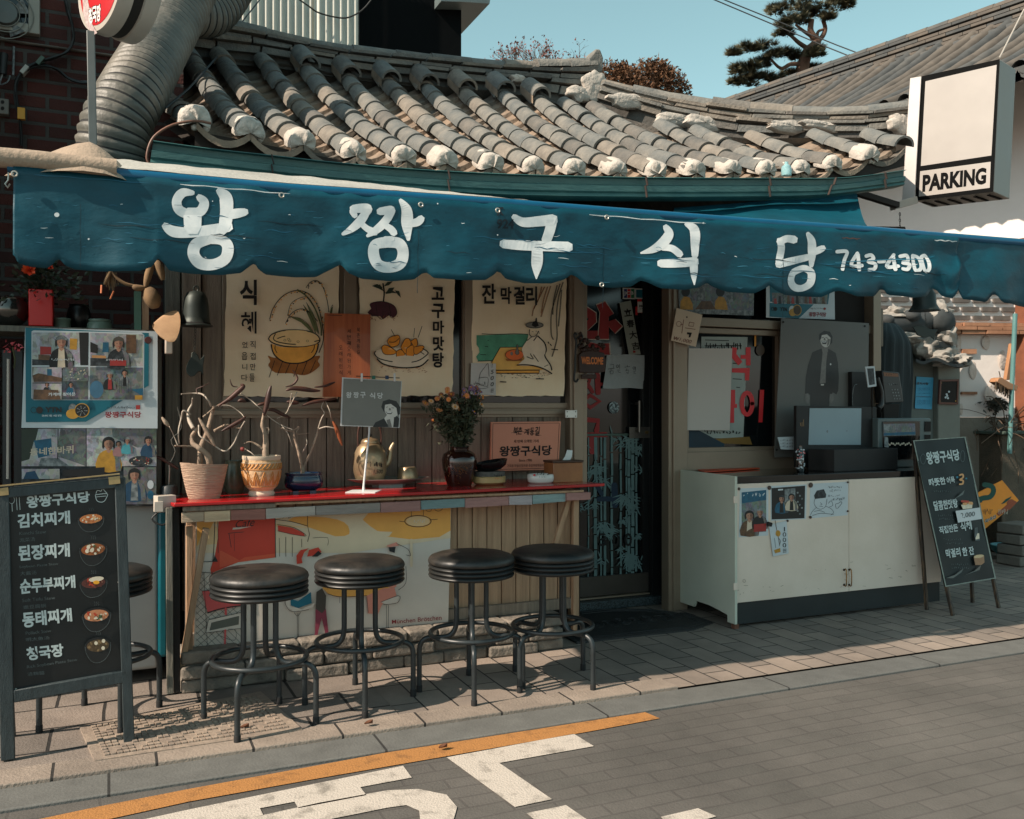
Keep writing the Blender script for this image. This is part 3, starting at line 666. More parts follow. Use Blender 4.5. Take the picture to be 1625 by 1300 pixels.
# short doubled tiles at the top of the middle rows
b = MB()
for i in range(4,11):
    a1 = colpt(i, 1.0,0.055); a0 = colpt(i, 0.87,0.062); ax = (a1 - a0).normalized(); sd_ = ax.cross(V3((0,0,1))).normalized(); up = sd_.cross(ax)
    for q0, q1, r in ((a0, a1,0.074),):
        rows = [[q + sd_ * (rr * COS(math.pi * s / 10)) + up * (rr * SIN(math.pi * s / 10)) for s in range(11)] for q, rr in ((q0, r - 0.016),(q0, r),(q1, r - 0.006))]
        b.grid(rows, rt())
    b.grid([[q + sd_ * (-0.07) + V3((0,0, zz_)) for q in (a0, a1)] for zz_ in (-0.06,0.0)], m_clay)
rp(b, 'doubled_tile', smooth=50)
# ridges: mortar core, three courses of flat tile, round tiles on top
def ridge(base, top, name, patches=()):
    b = MB(); n = 60
    def samp(P, t):
        t = max(0, min(0.99999, t)); 
        L = [0]
        for i in range(len(P) - 1): L.append(L[-1] + (P[i + 1] - P[i]).length)
        s = t * L[-1]
        for i in range(len(P) - 1):
            if s <= L[i + 1] + 1e-9: return P[i].lerp(P[i + 1],(s - L[i]) / max(1e-9, L[i + 1] - L[i]))
        return P[-1].copy()
    Bs = SPA(base, 4); Ts = SPA(top, 4); Ltot = sum((Ts[i + 1] - Ts[i]).length for i in range(len(Ts) - 1))
    def pt(t, f, dy=0.0):
        q = samp(Bs, t).lerp(samp(Ts, t), f); q.y += dy; return q
    core = [[pt(k / n, f, dy) for k in range(n + 1)] for f, dy in ((-0.25,0.0),(0.72,0.03),(0.85,0.12),(0.5,0.28),(-0.3,0.3))]
    b.grid(core, M('ridge mortar', (74,72,68), rough=0.95, var=0.3, bump=0.6, bscale=25))
    for lay, (f0, f1, out) in enumerate(((0.10,0.30,0.03),(0.36,0.46,0.055),(0.50,0.60,0.04),(0.64,0.73,0.065))):
        t = RU(-0.03,0)
        while t < 1:
            l = RU(0.24,0.34) / Ltot; t1 = min(1.0, t + l - 0.004); t0 = max(0, t); dz = RU(-0.03,0.03); ta = RU(-0.02,0.02)
            if t1 > t0 + 0.002:
                oo = out + RU(-0.012,0.012); m = rt()
                rows = [[pt(t0, f0 + dz, -oo), pt(t1, f0 + dz + ta, -oo)],[pt(t0, f1 + dz, -oo - 0.006), pt(t1, f1 + dz + ta, -oo - 0.006)],[pt(t0, f1 + dz + 0.04,0.05), pt(t1, f1 + dz + 0.04 + ta, 0.05)]]
                rows.insert(0,[pt(t0, f0 + dz, 0.05), pt(t1, f0 + dz + ta, 0.05)])
                b.grid(rows, m); 
                for q in (0,1): b.face([r[q] for r in rows], m)
            t += l
    t = 0.0
    while t < 1:
        l = RU(0.27,0.33) / Ltot; t1 = min(1.0, t + l * 1.02); a0 = pt(t, 0.83,0.05); a1 = pt(t1,0.83,0.05); ax = (a1 - a0).normalized(); sd_ = ax.cross(V3((0,0,1))).normalized(); up = sd_.cross(ax); j = RU(-0.006,0.006)
        H_ = (samp(Ts, t) - samp(Bs, t)).length * 0.24
        r = max(0.05, min(0.085, H_ * 1.25))
        rows = [[q + sd_ * (rr * COS(math.pi * s / 10)) + up * (rr * SIN(math.pi * s / 10) + j - 0.01) for s in range(11)] for q, rr in ((a0, r * 0.8),(a0, r),(a1, r * 0.93))]
        b.grid(rows, rt()); t += l
    o = rp(b, name, smooth=45)
    if patches:
        for (t, f, wd, hh, sd_) in patches:
            b = MB(); c = pt(t, f, -0.045); b.grid([[c + V3((wd * f_ * r_ * COS(q_),-0.035 - 0.016 * (1 - f_ ** 4) + 0.05 * (f_ > 1) + 0.008 * noise.noise(V3((q_, f_ * 3, sd_))), hh * f_ * r_ * SIN(q_))) for q_, r_ in [(k_ * 6.28318 / 36,1 + 0.38 * noise.noise(V3((COS(k_ * 0.17453) * 1.7, SIN(k_ * 0.17453) * 1.7, sd_ * 3.3))) + 0.16 * noise.noise(V3((COS(k_ * 0.17453) * 5, SIN(k_ * 0.17453) * 5, sd_)))) for k_ in range(36)]] for f_ in (0.01,0.4,0.75,0.95,1.0,1.001)], m_plas, cu=True)
            rp(b, 'plaster_patch', smooth=60)
YR = 6.42
ridge([W(u, v, YR) for u, v in ((200,62),(300,84),(416,93),(541,113),(664,127),(784,139),(870,152),(938,168))],
      [W(u, v, YR) for u, v in ((200,-6),(280,10),(390,37),(502,63),(617,78),(735,91),(842,97),(905,94),(948,88))], 'ridge', [(0.99,0.35,0.10,0.12,2),(0.955,0.12,0.10,0.06,5),(0.80,0.28,0.06,0.03,8)])
def hy(u): return 6.35 + (4.95 - 6.35) * max(0.0, min(1.0,(u - 950) / (1440 - 950)))
rb = ((945,160),(1040,190),(1103,204),(1190,216),(1291,213),(1377,212),(1450,206)); rtp = ((955,124),(1040,142),(1106,152),(1218,166),(1304,170),(1375,168),(1450,158))
ridge([W(u, v, hy(u)) for u, v in rb],[W(u, v, hy(u)) for u, v in rtp], 'ridge', [(0.10,0.25,0.2,0.055,3),(0.25,0.02,0.16,0.05,4),(0.35,0.1,0.16,0.06,6),(0.62,0.2,0.22,0.045,7),(0.72,0.2,0.2,0.04,9),(0.94,0.18,0.10,0.07,10)])
# upturned ridge end
b = MB(); P = [W(u, v, YR - 0.02) for u, v in ((935,118),(957,114),(958,92),(953,78),(946,77),(940,86),(934,92))]
b.prism(P, (0,0.16,0), TILES[0]); rp(b, 'ridge_end', bevel=0.012)
# rows that climb a little to the corner on the far right
# painted sheet-metal gutter
m_gut = M('teal painted gutter', (42,84,84), rough=0.45, rgb2=(66,104,100), scale=3, stretch=(2,2,8), thr=(0.3,0.65), bump=0.15, bscale=12)
m_rust = M('rusty bracket', (30,32,31), rough=0.8, rgb2=(60,42,34), scale=20)
YG = 4.36
gt = [(243,224),(330,236),(430,247),(531,258),(661,269),(818,277),(1022,282),(1218,283),(1323,283),(1380,278),(1436,270)]
gb = [(238,260),(330,270),(430,282),(531,292),(661,302),(818,311),(1022,314),(1218,313),(1310,310),(1380,302),(1436,294)]
b = MB(); T_ = SPA([W(u, v, YG) for u, v in gt],3); B_ = SPA([W(u, v, YG) for u, v in gb],3)
rows = []
for f, dy in ((1.0,0.10),(1.0,0.012),(0.93,0.0),(0.78,0.006),(0.70,-0.004),(0.42,-0.006),(0.34,0.014),(0.10,0.018),(0.04,0.006),(0.0,0.0),(0.0,-0.012),(0.03,-0.014),(0.05,0.01),(0.8,0.02),(0.97,0.10)):
    rows.append([t.lerp(bb, f) + V3((0, dy, 0)) for t, bb in zip(T_, B_)])
b.grid(rows, m_gut)
b.face([r[0] for r in rows], m_gut)
gutter = rp(b, 'gutter', smooth=35)
b = MB()
for u in (428,727,1012,1238,1315,1400):
    i = min(range(len(T_)), key=lambda k: abs(ray(u, 300).x / ray(u, 300).y - T_[k].x / T_[k].y)); t, q = T_[i], B_[i]
    for f0, f1, dy in ((0.0,0.42,-0.02),(0.42,1.0,-0.014)):
        b.bar(t.lerp(q, f0) + V3((0.0, dy, 0)), t.lerp(q, f1) + V3((0.01, dy, 0)),0.016,0.004, m_rust)
rp(b, 'gutter_strap')
b = MB(); a = [W(u, v, YG + 0.06) for u, v in ((238,262),(233,250),(238,228),(250,212),(275,198),(310,192),(335,196))]; b.tube(SPA(a, 3),0.006, M('bare copper strip', (110,74,58), rough=0.5, var=0.3)); rp(b, 'eave_trim')
# plastic bottle end lodged on the eave
b = MB(); c = W(1248,279, YE - 0.02); b.lathe([(0.001,0),(0.03,0.0),(0.033,0.03),(0.03,0.055),(0.012,0.07),(0.012,0.085),(0.001,0.085)], c - V3((0,0,0.0)), M('clear bottle', (150,196,200), rough=0.1, var=0.1, spec=0.8, alpha=0.7), n=14)
tag(b.build('bottle'), 'small clear plastic bottle lying at the roof eave between two white caps', 'bottle')
# soffit under the eave: beams
b = MB()
b.grid([[V3((x, 4.52, z_)) for x, z_ in ((W(250,1, YE).x, 2.62),(3.2,2.50),(W(1440,1, YE).x, 2.62))],[V3((x, 5.5,2.72)) for x in (0.2,3.2,6.0)]], m_sof)
part(b, 'soffit')
# ================================================================== blue awning with painted valance
YV = 3.75
awn = thing('awning', 'long blue tarpaulin awning with white hand painted letters along the shopfront', 'awning', (2.4,4.2,2.3))
m_blu = M('faded blue tarpaulin', (0,46,58), rough=0.5, rgb2=(0,76,92), scale=2.4, stretch=(1,1,1.7), thr=(0.25,0.75), bump=0.28, bscale=9, spec=0.35)
m_pipe = M('blue painted pipe', (0,78,110), rough=0.35, var=0.1)
m_gry = M('grey awning top', (158,156,148), rough=0.8, var=0.2, scale=4, bump=0.3)
m_ltr = M('white hand paint', (196,204,206), rough=0.75, rgb2=(224,226,224), scale=14, thr=(0.3,0.6))
pp = [(12,264),(230,281),(460,301),(790,323),(1000,339),(1200,354),(1380,366),(1500,376),(1640,387),(1760,396)]
PT = [W(u, v, YV) for u, v in pp]
def pipe_at(x):
    for i in range(len(PT) - 1):
        if x <= PT[i + 1].x or i == len(PT) - 2: return PT[i].lerp(PT[i + 1],(x - PT[i].x) / (PT[i + 1].x - PT[i].x))
b = MB(); b.tube([p + V3((0,0,-0.0)) for p in PT],0.0235, m_pipe, n=12); b.build('front_pipe', awn)
# scalloped lower edge in photo pixels
sc1 = [(24,405),(30,418),(50,424),(76,426),(84,420),(90,412),(96,412),(104,421),(120,427),(160,431),(220,432),(240,425),(250,411),(258,417),(268,430),(300,434),(350,437),(380,434),(396,422),(402,419),(408,428),(420,436),(470,439),(500,439),(524,427),(538,420),(550,434),(570,443),(620,446),(655,443),(667,434),(674,433),(684,442),(730,446),(765,445),(780,436),(785,431),(792,433),(800,442),(830,449),(870,450),(890,444),(901,436),(910,440),(925,452),(970,456),(1000,454),(1012,445),(1020,447),(1040,458),(1075,461),(1100,457),(1116,449),(1126,455),(1150,463),(1190,466),(1206,458),(1213,453),(1222,460),(1240,468),(1300,471),(1318,462),(1326,462),(1350,471),(1382,470),(1391,459),(1397,460),(1402,468),(1440,473),(1466,470),(1477,457),(1485,460),(1493,470),(1506,473),(1512,466),(1516,450)]
sc2 = [(1517,452),(1522,474),(1550,478),(1558,480),(1566,470),(1570,466),(1576,470),(1582,480),(1610,484),(1650,488),(1700,492),(1760,496)]
def interp(sc, u):
    for i in range(len(sc) - 1):
        if sc[i][0] <= u <= sc[i + 1][0]: return sc[i][1] + (sc[i + 1][1] - sc[i][1]) * (u - sc[i][0]) / (sc[i + 1][0] - sc[i][0])
    return sc[0][1] if u < sc[0][0] else sc[-1][1]
def bump_(x, f): # soft folds of the hanging cloth, growing downwards
    return -(0.022 * f + 0.010 * f * SIN(x * 5.1 + 0.7) + 0.016 * f * f * SIN(x * 13.3 + 2.0 * SIN(x * 1.3)) + 0.010 * noise.noise(V3((x * 2.6, f * 2.2,1.0))) + 0.006 * noise.noise(V3((x * 9, f * 5,4.0))))
def val(sc, u0, u1, step, name, dy=0.0, extra=None):
    b = MB(); us = []; u = u0
    while u < u1: us.append(u); u += step
    us.append(u1); NF = 12; rows = []
    for k in range(NF + 1):
        f = k / NF; row = []
        for u in us:
            x = W(u, 300, YV).x; t = pipe_at(x); ub = u; q = W(u, interp(sc, u), YV)
            p = t.lerp(V3((x, YV, q.z)), f); p.z -= 0.004; p.y = YV - 0.024 + 0.015 * f + bump_(x, f) + dy
            if extra: p.y += extra(x, f)
            row.append(p)
        rows.append(row)
    b.grid(rows, m_blu); o = b.build(name, awn, smooth=80)
    md = o.modifiers.new('solid', 'SOLIDIFY'); md.thickness = 0.002; md.offset = 1
    return o
def rwrink(x, f):
    w_ = max(0.0, min(1.0,(x - 3.3) / 1.0)); return -0.018 * w_ * SIN(9 * f + 2.2 * (x - 3.3)) * f * (1.2 - f) * 2
valo = val(sc1,22,1516,3.5, 'valance', extra=rwrink)
def fold2(x, f): return -0.03 * SIN((x - 4.5) * 9) * f
val(sc2,1512,1760,4, 'valance', dy=0.012, extra=fold2)
# grommets along the top hem
m_grom = M('metal eyelet', (180,176,166), rough=0.35, metal=0.7)
for u, v in ((23,276),(447,310),(790,334),(963,345),(955,452),(668,325)):
    b = MB(); c = W(u, v, YV - 0.045); b.tube([c + V3((0.009 * COS(t),0,0.009 * SIN(t))) for t in [k * 0.5236 for k in range(12)]],0.0035, m_grom, n=6, closed=True); b.build('eyelet', awn)
# sloping canopy sheet up to below the gutter
b = MB(); us = list(range(12,1420,44)); rows = []
for k in range(7):
    f = k / 6; row = []
    for u in us:
        x = W(u, 300, YV).x; t = pipe_at(x); ub = V3((x * 1.13 + 0.08,4.62,2.50 if u > 250 else 2.46))
        p = t.lerp(ub, f); p.z += -0.05 * 4 * f * (1 - f) * 0.5 + 0.012 * noise.noise(V3((x * 3, f * 4,0))) + (0.022 if f < 0.01 else 0.016)
        row.append(p)
    rows.append(row)
b.grid(rows, m_blu); o = b.build('canopy', awn, smooth=80)
# grey weathered sheet along the top edge
b = MB(); us = list(range(170,1120,10)); rows = []
for k in range(5):
    f = k / 4; row = []
    for u in us:
        x = W(u, 300, YV).x; t = pipe_at(x); q = t + V3((0.02 * f, 0.20 * f, 0.026 + 0.082 * f * (1.0 - 0.75 * max(0,(u - 500) / 620)) + 0.006 * noise.noise(V3((x * 11, f * 3,9))) * f)); row.append(q)
    rows.append(row)
b.grid(rows, m_gry); b.build('top_strip', awn, smooth=80)
# blue side tarpaulin hung under the right end of the gutter
b = MB(); rows = []
q = [W(1085,352,4.3), W(1362,310,4.45), W(1378,360,4.2), W(1100,346, YV + 0.1)]
TL, TR, BR, BL = W(1070,330,4.55), W(1360,308,4.55), W(1378,362,4.0), W(1060,348,4.0)
for k in range(8):
    f = k / 7; rows.append([(TL.lerp(TR, s / 10)).lerp(BL.lerp(BR, s / 10), f) + V3((0,0,-0.05 * SIN(math.pi * f) * (0.6 + 0.4 * SIN(s * 0.9)))) for s in range(11)])
b.grid(rows, m_blu); b.build('side_sheet', awn, smooth=80)
# ---- hand painted letters, each stroke laid on the cloth
lb = MB()
class VPlane:
    n = V3((0,-1,0)); p = V3((0, YV, 0))
    def __call__(s, u, v, off=0.0):
        x = W(u, v, YV).x; z = W(u, v, YV).z; t = pipe_at(x); zb = W(u, interp(sc1, u), YV).z
        f = max(0.0, min(1.0,(t.z - z) / max(0.05, t.z - zb)))
        y = YV - 0.024 + 0.015 * f + bump_(x, f) + rwrink(x, f)
        return V3((x, y - 0.0020 - off, z))
a = Art(lb, VPlane(), off=0.0, step=0.00004)
def newletter(n='painted_letter'):
    global lb, a
    if lb.v: lb.build(n, awn, smooth=0)
    lb = MB(); a = Art(lb, VPlane(), off=0.0, step=0.00004)
def S(zf, pts, w, k, sm=3):
    pts = zf(pts)
    # resample so the paint follows the folds
    a.stroke(pts, [x / k for x in w] if isinstance(w, (list, tuple)) else w / k, m_ltr, sm=6)
z1 = Zm(0,240,3.824); k1 = 3.824
S(z1,[(1165,262),(1105,262),(1070,310),(1085,365),(1150,390),(1215,370),(1235,320),(1205,288)],[30,56,58,60,60,62,58,40], k1)
S(z1,[(1325,250),(1365,290),(1370,370),(1362,440),(1345,490)],[40,78,78,76,60], k1)
S(z1,[(1395,392),(1440,385),(1482,378)],[60,58,44], k1)
S(z1,[(1165,395),(1165,470)],[110,104], k1)
S(z1,[(1000,465),(1050,497),(1150,503),(1250,490),(1380,470)],[46,68,62,64,60], k1)
S(z1,[(1270,545),(1190,570),(1170,630),(1210,685),(1290,695),(1360,660),(1375,590),(1340,550),(1270,545)],[52,70,72,70,66,68,68,60,52], k1)
newletter()
z2 = Zm(400,280,3.824)
S(z2,[(605,205),(660,200),(695,205),(660,255)],[50,56,52,46], k1); S(z2,[(600,220),(615,245)],[40,36], k1)
S(z2,[(690,215),(650,275),(595,325),(540,358)],[46,56,44,20], k1)
S(z2,[(650,290),(690,325),(735,345)],[34,40,46], k1)
S(z2,[(765,220),(810,215),(835,215),(815,265)],[44,52,48,44], k1)
S(z2,[(835,225),(790,290),(740,335),(690,368)],[44,52,46,20], k1)
S(z2,[(790,300),(830,325),(850,350)],[34,44,44], k1)
S(z2,[(890,155),(925,215),(930,300),(935,390)],[26,62,66,22], k1); S(z2,[(945,295),(990,285),(1012,265)],[44,50,44], k1)
S(z2,[(815,405),(740,420),(725,475),(750,540),(815,558),(885,535),(905,470),(880,415),(815,405)],[66,64,70,70,64,70,66,66,66], k1)
S(z2,[(795,385),(840,385)],[30,30], k1)
newletter()
z3 = Zm(800,280,3.824)
S(z3,[(45,255),(100,285),(190,280),(280,270)],[38,56,62,66], k1); S(z3,[(275,270),(262,330),(240,395)],[64,62,60], k1)
S(z3,[(-20,415),(100,425),(240,430),(370,435)],[52,60,62,64], k1); S(z3,[(183,440),(183,540),(181,625)],[66,62,8], k1)
newletter()
S(z3,[(965,315),(980,355),(940,410),(880,450),(815,470)],[40,56,60,44,12], k1); S(z3,[(935,440),(990,445),(1035,480)],[36,44,46], k1)
S(z3,[(1090,295),(1135,330),(1135,420),(1130,490)],[28,60,54,40], k1); S(z3,[(925,535),(1010,535),(1130,525)],[50,54,56], k1); S(z3,[(1122,520),(1120,590),(1117,665)],[54,48,8], k1)
newletter()
z4 = Zm(1205,280,3.824)
S(z4,[(190,390),(140,385),(100,405)],[48,44,44], k1); S(z4,[(100,395),(110,450),(95,530)],[40,44,44], k1); S(z4,[(90,540),(170,520),(275,495)],[44,46,40], k1)
S(z4,[(270,355),(295,400),(300,470),(300,545)],[26,50,50,26], k1); S(z4,[(310,465),(345,450),(365,440)],[40,42,36], k1)
S(z4,[(235,565),(185,590),(172,640),(200,675),(250,680),(295,650),(300,590),(265,562),(235,565)],[40,42,46,44,40,46,44,40,40], k1)
for pts in ([(448,462),(508,462),(495,510),(475,570)],[(575,470),(535,545),(600,545)],[(578,478),(580,572)],[(628,488),(660,482),(672,505),(640,522),(680,535),(675,565),(640,572)],
            [(702,522),(735,520)],[(795,480),(745,552),(810,550)],[(790,485),(790,572)],[(832,490),(870,486),(872,520),(840,530),(880,540),(860,570),(832,568)],
            [(908,485),(945,500),(948,555),(925,578),(905,570),(908,485)],[(965,492),(990,485),(1003,520),(995,570),(968,580),(962,530),(965,492)]):
    newletter(); S(z4, pts, 22, k1)
newletter()
# faint older black stencil figures beside the third letter
a2m = M('faded black stencil', (6,26,36), rough=0.8)
a.text('ㅈ', (784,331,795,345), a2m, bold=0.02); a.text('924', (784,350,812,365), a2m, bold=0.03)
# scratches and rubbed spots
m_scr = M('rubbed tarpaulin', (58,120,142), rough=0.6)
m_sc2 = M('pale blue crease', (14,84,108), rough=0.6); m_sc3 = M('grimy crease', (4,36,46), rough=0.7)
for u in (128,660,955,1236): a.stroke([(u + 0.6 * SIN(i * 1.3),330 + (u - 20) * 0.077 - 12 + i * 11) for i in range(10)],0.7, m_sc3, sm=0)
for u0, u1, dv, m in ((285,458,9, m_ltr),(930,1115,9, m_ltr),(1478,1512,8, m_ltr),(55,240,12, m_sc2),(1330,1360,16, M('rubbed rust', (90,52,36)))):
    n_ = 9; a.stroke([(u0 + (u1 - u0) * i / n_, interp([(0,264),(230,281),(460,301),(790,323),(1000,339),(1200,354),(1380,366),(1500,376),(1640,387)], u0 + (u1 - u0) * i / n_) + dv + 0.7 * SIN(i * 2)) for i in range(n_ + 1)],[0.6] + [1.6 - 0.5 * (i % 2) for i in range(n_ - 1)] + [0.5], m, sm=2)
random.seed(9)
for k in range(46):
    u = RU(30,1480); v0 = 300 + (u - 20) * 0.077; v = v0 + RU(20,100); l = RU(30,110)
    if max(v, v + l * 0.07) > interp(sc1, u) - 10 or max(v, v + l * 0.07) > interp(sc1, min(1500, u + l)) - 10: continue
    a.stroke([(u + l * i / 6, v + l * 0.07 * i / 6 + 1.2 * SIN(i * 1.7 + u)) for i in range(7)],[0.3,0.9,1.4,1.0,1.5,0.8,0.2], m_sc2 if k % 3 else m_sc3, sm=3)
random.seed(5)
for k in range(150):
    u = RU(40,1500); v0 = 300 + (u - 20) * 0.07; v = v0 + RU(5,110); l = RU(3,20)
    if v > interp(sc1, u) - 6: continue
    a.stroke([(u, v),(u + l * 0.5, v + RU(-1,1)),(u + l, v + RU(-2,2))],[0.4, RU(0.4,1.2),0.3], random.choice((m_scr, m_scr, m_sc2, m_sc2, m_sc2, m_ltr)))
for u, v, r in ((91,344,4),(141,382,1.5),(785,375,1.2),(1110,356,1.5),(690,326,1.2),(336,322,1)): a.ell(u, v, r, r * 0.9, m_ltr)
a.stroke([(1318,418),(1360,416),(1420,413),(1470,414)],[0.6,1.4,1.6,0.5], m_scr)
newletter('scratches')
# rolled grey cloth cover at the left end
b = MB(); m_can = M('beige canvas cover', (150,132,114), rough=0.85, var=0.2, scale=5, bump=0.3)
P = [W(u, v, YV - 0.01) for u, v in ((-60,246),(0,250),(60,255),(120,262),(185,268))]
b.tube(SPA(P, 4),[0.036] * 17, m_can, n=14)
b.build('rolled_cover', awn, smooth=60)
b = MB(); c = W(142,250, YV + 0.1); rows = []
for i in range(7):
    f = i / 6; rows.append([c + V3((0.24 * f * COS(t) * (1 - 0.2 * COS(t)),0.16 * f * SIN(t),0.06 - 0.16 * f ** 1.4 + 0.01 * SIN(3 * t) * f)) for t in [k * 0.3307 for k in range(19)]])
b.grid(rows, m_can); b.build('cover_hood', awn, smooth=60)
# thin cord and hook at the left end
b = MB(); b.tube([W(13,236, YV), W(14,262, YV), W(13,286, YV), W(8,292, YV), W(12,298, YV), W(16,292, YV)],0.0035, m_grom, n=6); b.build('cord_hook', awn)
# rear rail under the eave and two carrying arms
b = MB(); 
for x in (0.1,1.5,2.9,4.3): b.tube([pipe_at(x) + V3((0,0.02,0)), V3((x * 1.1,4.9,2.50))],0.014, M('dull frame tube', (70,76,76), rough=0.5, metal=0.4), n=8)
b.build('arm', awn)
# ================================================================== cloth posters, plaques and papers on the front
m_cloth = M('cream cotton cloth', (232,208,172), rough=0.85, rgb2=(242,226,198), scale=2.6, bump=0.3, bscale=9)
m_ink = M('black brush ink', (20,18,17), rough=0.8)
class Sheet:
    """slightly rumpled sheet: a plane plus soft wrinkles"""
    def __init__(s, base, amp=0.004, fr=4.0, seed=0): s.b = base; s.n = base.n; s.a = amp; s.f = fr; s.s = seed
    def __call__(s, u, v, off=0.0):
        p = s.b(u, v, 0); k = s.a * noise.noise(V3((p.x * s.f + s.s, p.y * s.f, p.z * s.f * 1.6)))
        return s.b(u, v, k + off)
def sheet_grid(b, sh, q, m, n=16, off=0.0, back=0.002, ragged=0.0, seed=1):
    r = random.Random(seed); rows = []
    for j in range(n + 1):
        row = []
        for i in range(n + 1):
            x, y = i / n, j / n
            u = (q[0][0] * (1 - x) + q[1][0] * x) * (1 - y) + (q[3][0] * (1 - x) + q[2][0] * x) * y
            v = (q[0][1] * (1 - x) + q[1][1] * x) * (1 - y) + (q[3][1] * (1 - x) + q[2][1] * x) * y
            if ragged:
                if i in (0, n): u += r.uniform(-1,1) * ragged
                if j in (0, n): v += r.uniform(-1,1) * ragged
            row.append(sh(u, v, off))
        rows.append(row)
    b.grid(rows, m)
    bk = [[p - sh.n * back for p in r_] for r_ in rows]
    b.grid(bk, m)
    for rr, bb in ((rows[0], bk[0]),(rows[-1], bk[-1])): b.grid([rr, bb], m)
    for c in (0,-1): b.grid([[r_[c] for r_ in rows],[r_[c] for r_ in bk]], m)
YPO = YW - 0.05
def bez(a, pts, w, m=None, sm=4): a.stroke(pts, w, m or m_ink, sm=sm)
# --- sweet rice drink poster
b = MB(); sh = Sheet(PY(YPO),0.005,5,1); sheet_grid(b, sh, [(360,408),(538,408),(536,632),(355,628)], m_cloth, 20, ragged=0.8, seed=3)
a = Art(b, sh, off=0.004); z = Zm(240,420,5.0)
m_bowl = M('yellow ochre paint', (226,160,70), rough=0.8, var=0.18, scale=12); m_bowl2 = M('pale cream paint', (230,196,140), rough=0.8, var=0.1)
m_umb = M('burnt brown paint', (150,92,40), rough=0.8, var=0.3, scale=14); m_grn = M('olive green paint', (92,98,60), rough=0.8, var=0.2)
a.poly(z([(925,722),(980,740),(1090,715),(1200,745),(1335,722),(1322,765),(1338,800),(1290,845),(1215,878),(1100,862),(985,858),(930,800),(945,765)]), m_umb, sm=3)
for x in (955,1020,1085,1150,1215,1280): bez(a, z([(x + 25,760),(x - 20,860 + (x % 40))]),1.0)
a.poly(z([(952,630),(968,690),(1010,745),(1080,778),(1190,775),(1270,740),(1310,690),(1325,620),(1240,650),(1040,655)]), m_bowl, sm=3)
a.poly(z([(930,590),(960,555),(1060,522),(1200,522),(1300,545),(1340,590),(1320,625),(1200,650),(1050,645),(960,622)]), m_bowl2, sm=3)
for pts, wd in (([(930,590),(960,552),(1060,522),(1200,522),(1300,548),(1338,595),(1310,628),(1200,652),(1060,648),(965,622),(930,590)],1.8),([(985,550),(970,590),(1010,615),(1120,632),(1230,626),(1335,600)],1.6),
                ([(1000,588),(1060,568),(1160,562),(1250,588)],1.4),([(952,635),(968,700),(1010,748),(1080,780),(1190,780),(1275,742),(1312,690),(1326,630)],2.0),([(985,640),(982,670),(998,700)],1.2),([(1296,635),(1290,670),(1270,700)],1.2)):
    bez(a, z(pts), wd)
for x, y in ((1060,600),(1090,592),(1100,606),(1165,612),(1240,606)): a.ring(240 + x / 5,420 + y / 5,2,1.6,0.5, m_ink, n=8)
rs = random.Random(3)
for pts, wd, cc in (([(940,435),(970,340),(1050,245),(1160,205),(1260,240),(1325,340),(1358,480),(1365,600),(1330,700)],1.3, m_ink),([(1160,200),(1230,250),(1300,350),(1345,480),(1350,560)],2.4, m_grn),([(1228,185),(1265,138),(1320,130),(1365,185),(1395,280),(1410,380)],1.2, m_ink),
                    ([(1082,405),(1110,310),(1180,265),(1245,262),(1290,330)],1.0, m_ink),([(1065,468),(1110,390),(1180,352),(1250,372),(1320,450)],1.2, m_ink)):
    bez(a, z(pts), wd, cc)
    if cc is m_ink:
        P = SPA([(x, y, 0) for x, y in pts],9)
        for p in P[: int(len(P) * 0.75)]:
            if rs.random() < 0.8: a.ell(240 + (p.x + rs.uniform(2,14)) / 5,420 + (p.y + rs.uniform(4,16)) / 5,1.3,0.9, m_ink if rs.random() < 0.6 else m_bowl, rot=rs.uniform(0,180), n=7)
for pts in ([(1095,412),(1180,425),(1250,480),(1290,545),(1270,535),(1190,460)],[(1205,318),(1265,400),(1310,510),(1300,545),(1260,440)],[(1425,345),(1440,335),(1400,600),(1370,690),(1375,560)],[(1230,300),(1290,400),(1330,540),(1320,545),(1270,420)]):
    a.poly(z(pts), m_grn); bez(a, z(pts[:4]),0.7)
for ch, q in (('식', (702,120,838,322)),('혜', (712,372,836,548)),('직', (785,605,828,665)),('접', (786,700,828,755)),('만', (786,785,828,838)),('들', (780,865,820,928)),('었', (722,612,766,664)),('읍', (718,695,762,757)),('니', (722,788,762,836)),('다', (715,872,764,922))):
    (x0, y0),(x1, y1) = z([q[:2], q[2:]]); a.text(ch, (x0, y0, x1, y1), m_ink, bold=0.03 if q[1] < 300 else 0.012)
b.build('cloth_poster', label='cream cloth poster of a rice punch bowl under ears of rice', cat='poster', smooth=60)
# --- candied sweet potato poster
b = MB(); sh = Sheet(PY(YPO),0.007,6,7); sheet_grid(b, sh, [(570,408),(722,408),(718,627),(572,630)], m_cloth, 22, ragged=0.9, seed=4)
a = Art(b, sh, off=0.004); z = Zm(540,420,4.276)
m_leafg = M('dark green paint', (44,56,44), rough=0.8, var=0.2); m_pur = M('purple root paint', (74,34,44), rough=0.8, var=0.3, scale=14); m_org = M('orange paint', (222,140,44), rough=0.8, var=0.2, scale=14)
bez(a, z([(290,130),(298,190),(292,260)]),2.2)
for pts in ([(215,145),(250,132),(290,155),(255,162)],[(295,148),(320,118),(355,115),(330,140)],[(305,200),(330,160),(368,155),(345,195)],[(370,175),(400,180),(412,225),(390,205)],[(232,150),(270,135),(295,180)],[(300,190),(345,172),(390,195)]):
    a.poly(z(pts), m_leafg)
a.poly(z([(205,262),(250,250),(300,250),(350,268),(380,300),(385,330),(360,362),(330,345),(290,372),(270,350),(215,350),(185,325),(210,300),(200,280)]), m_pur, sm=2)
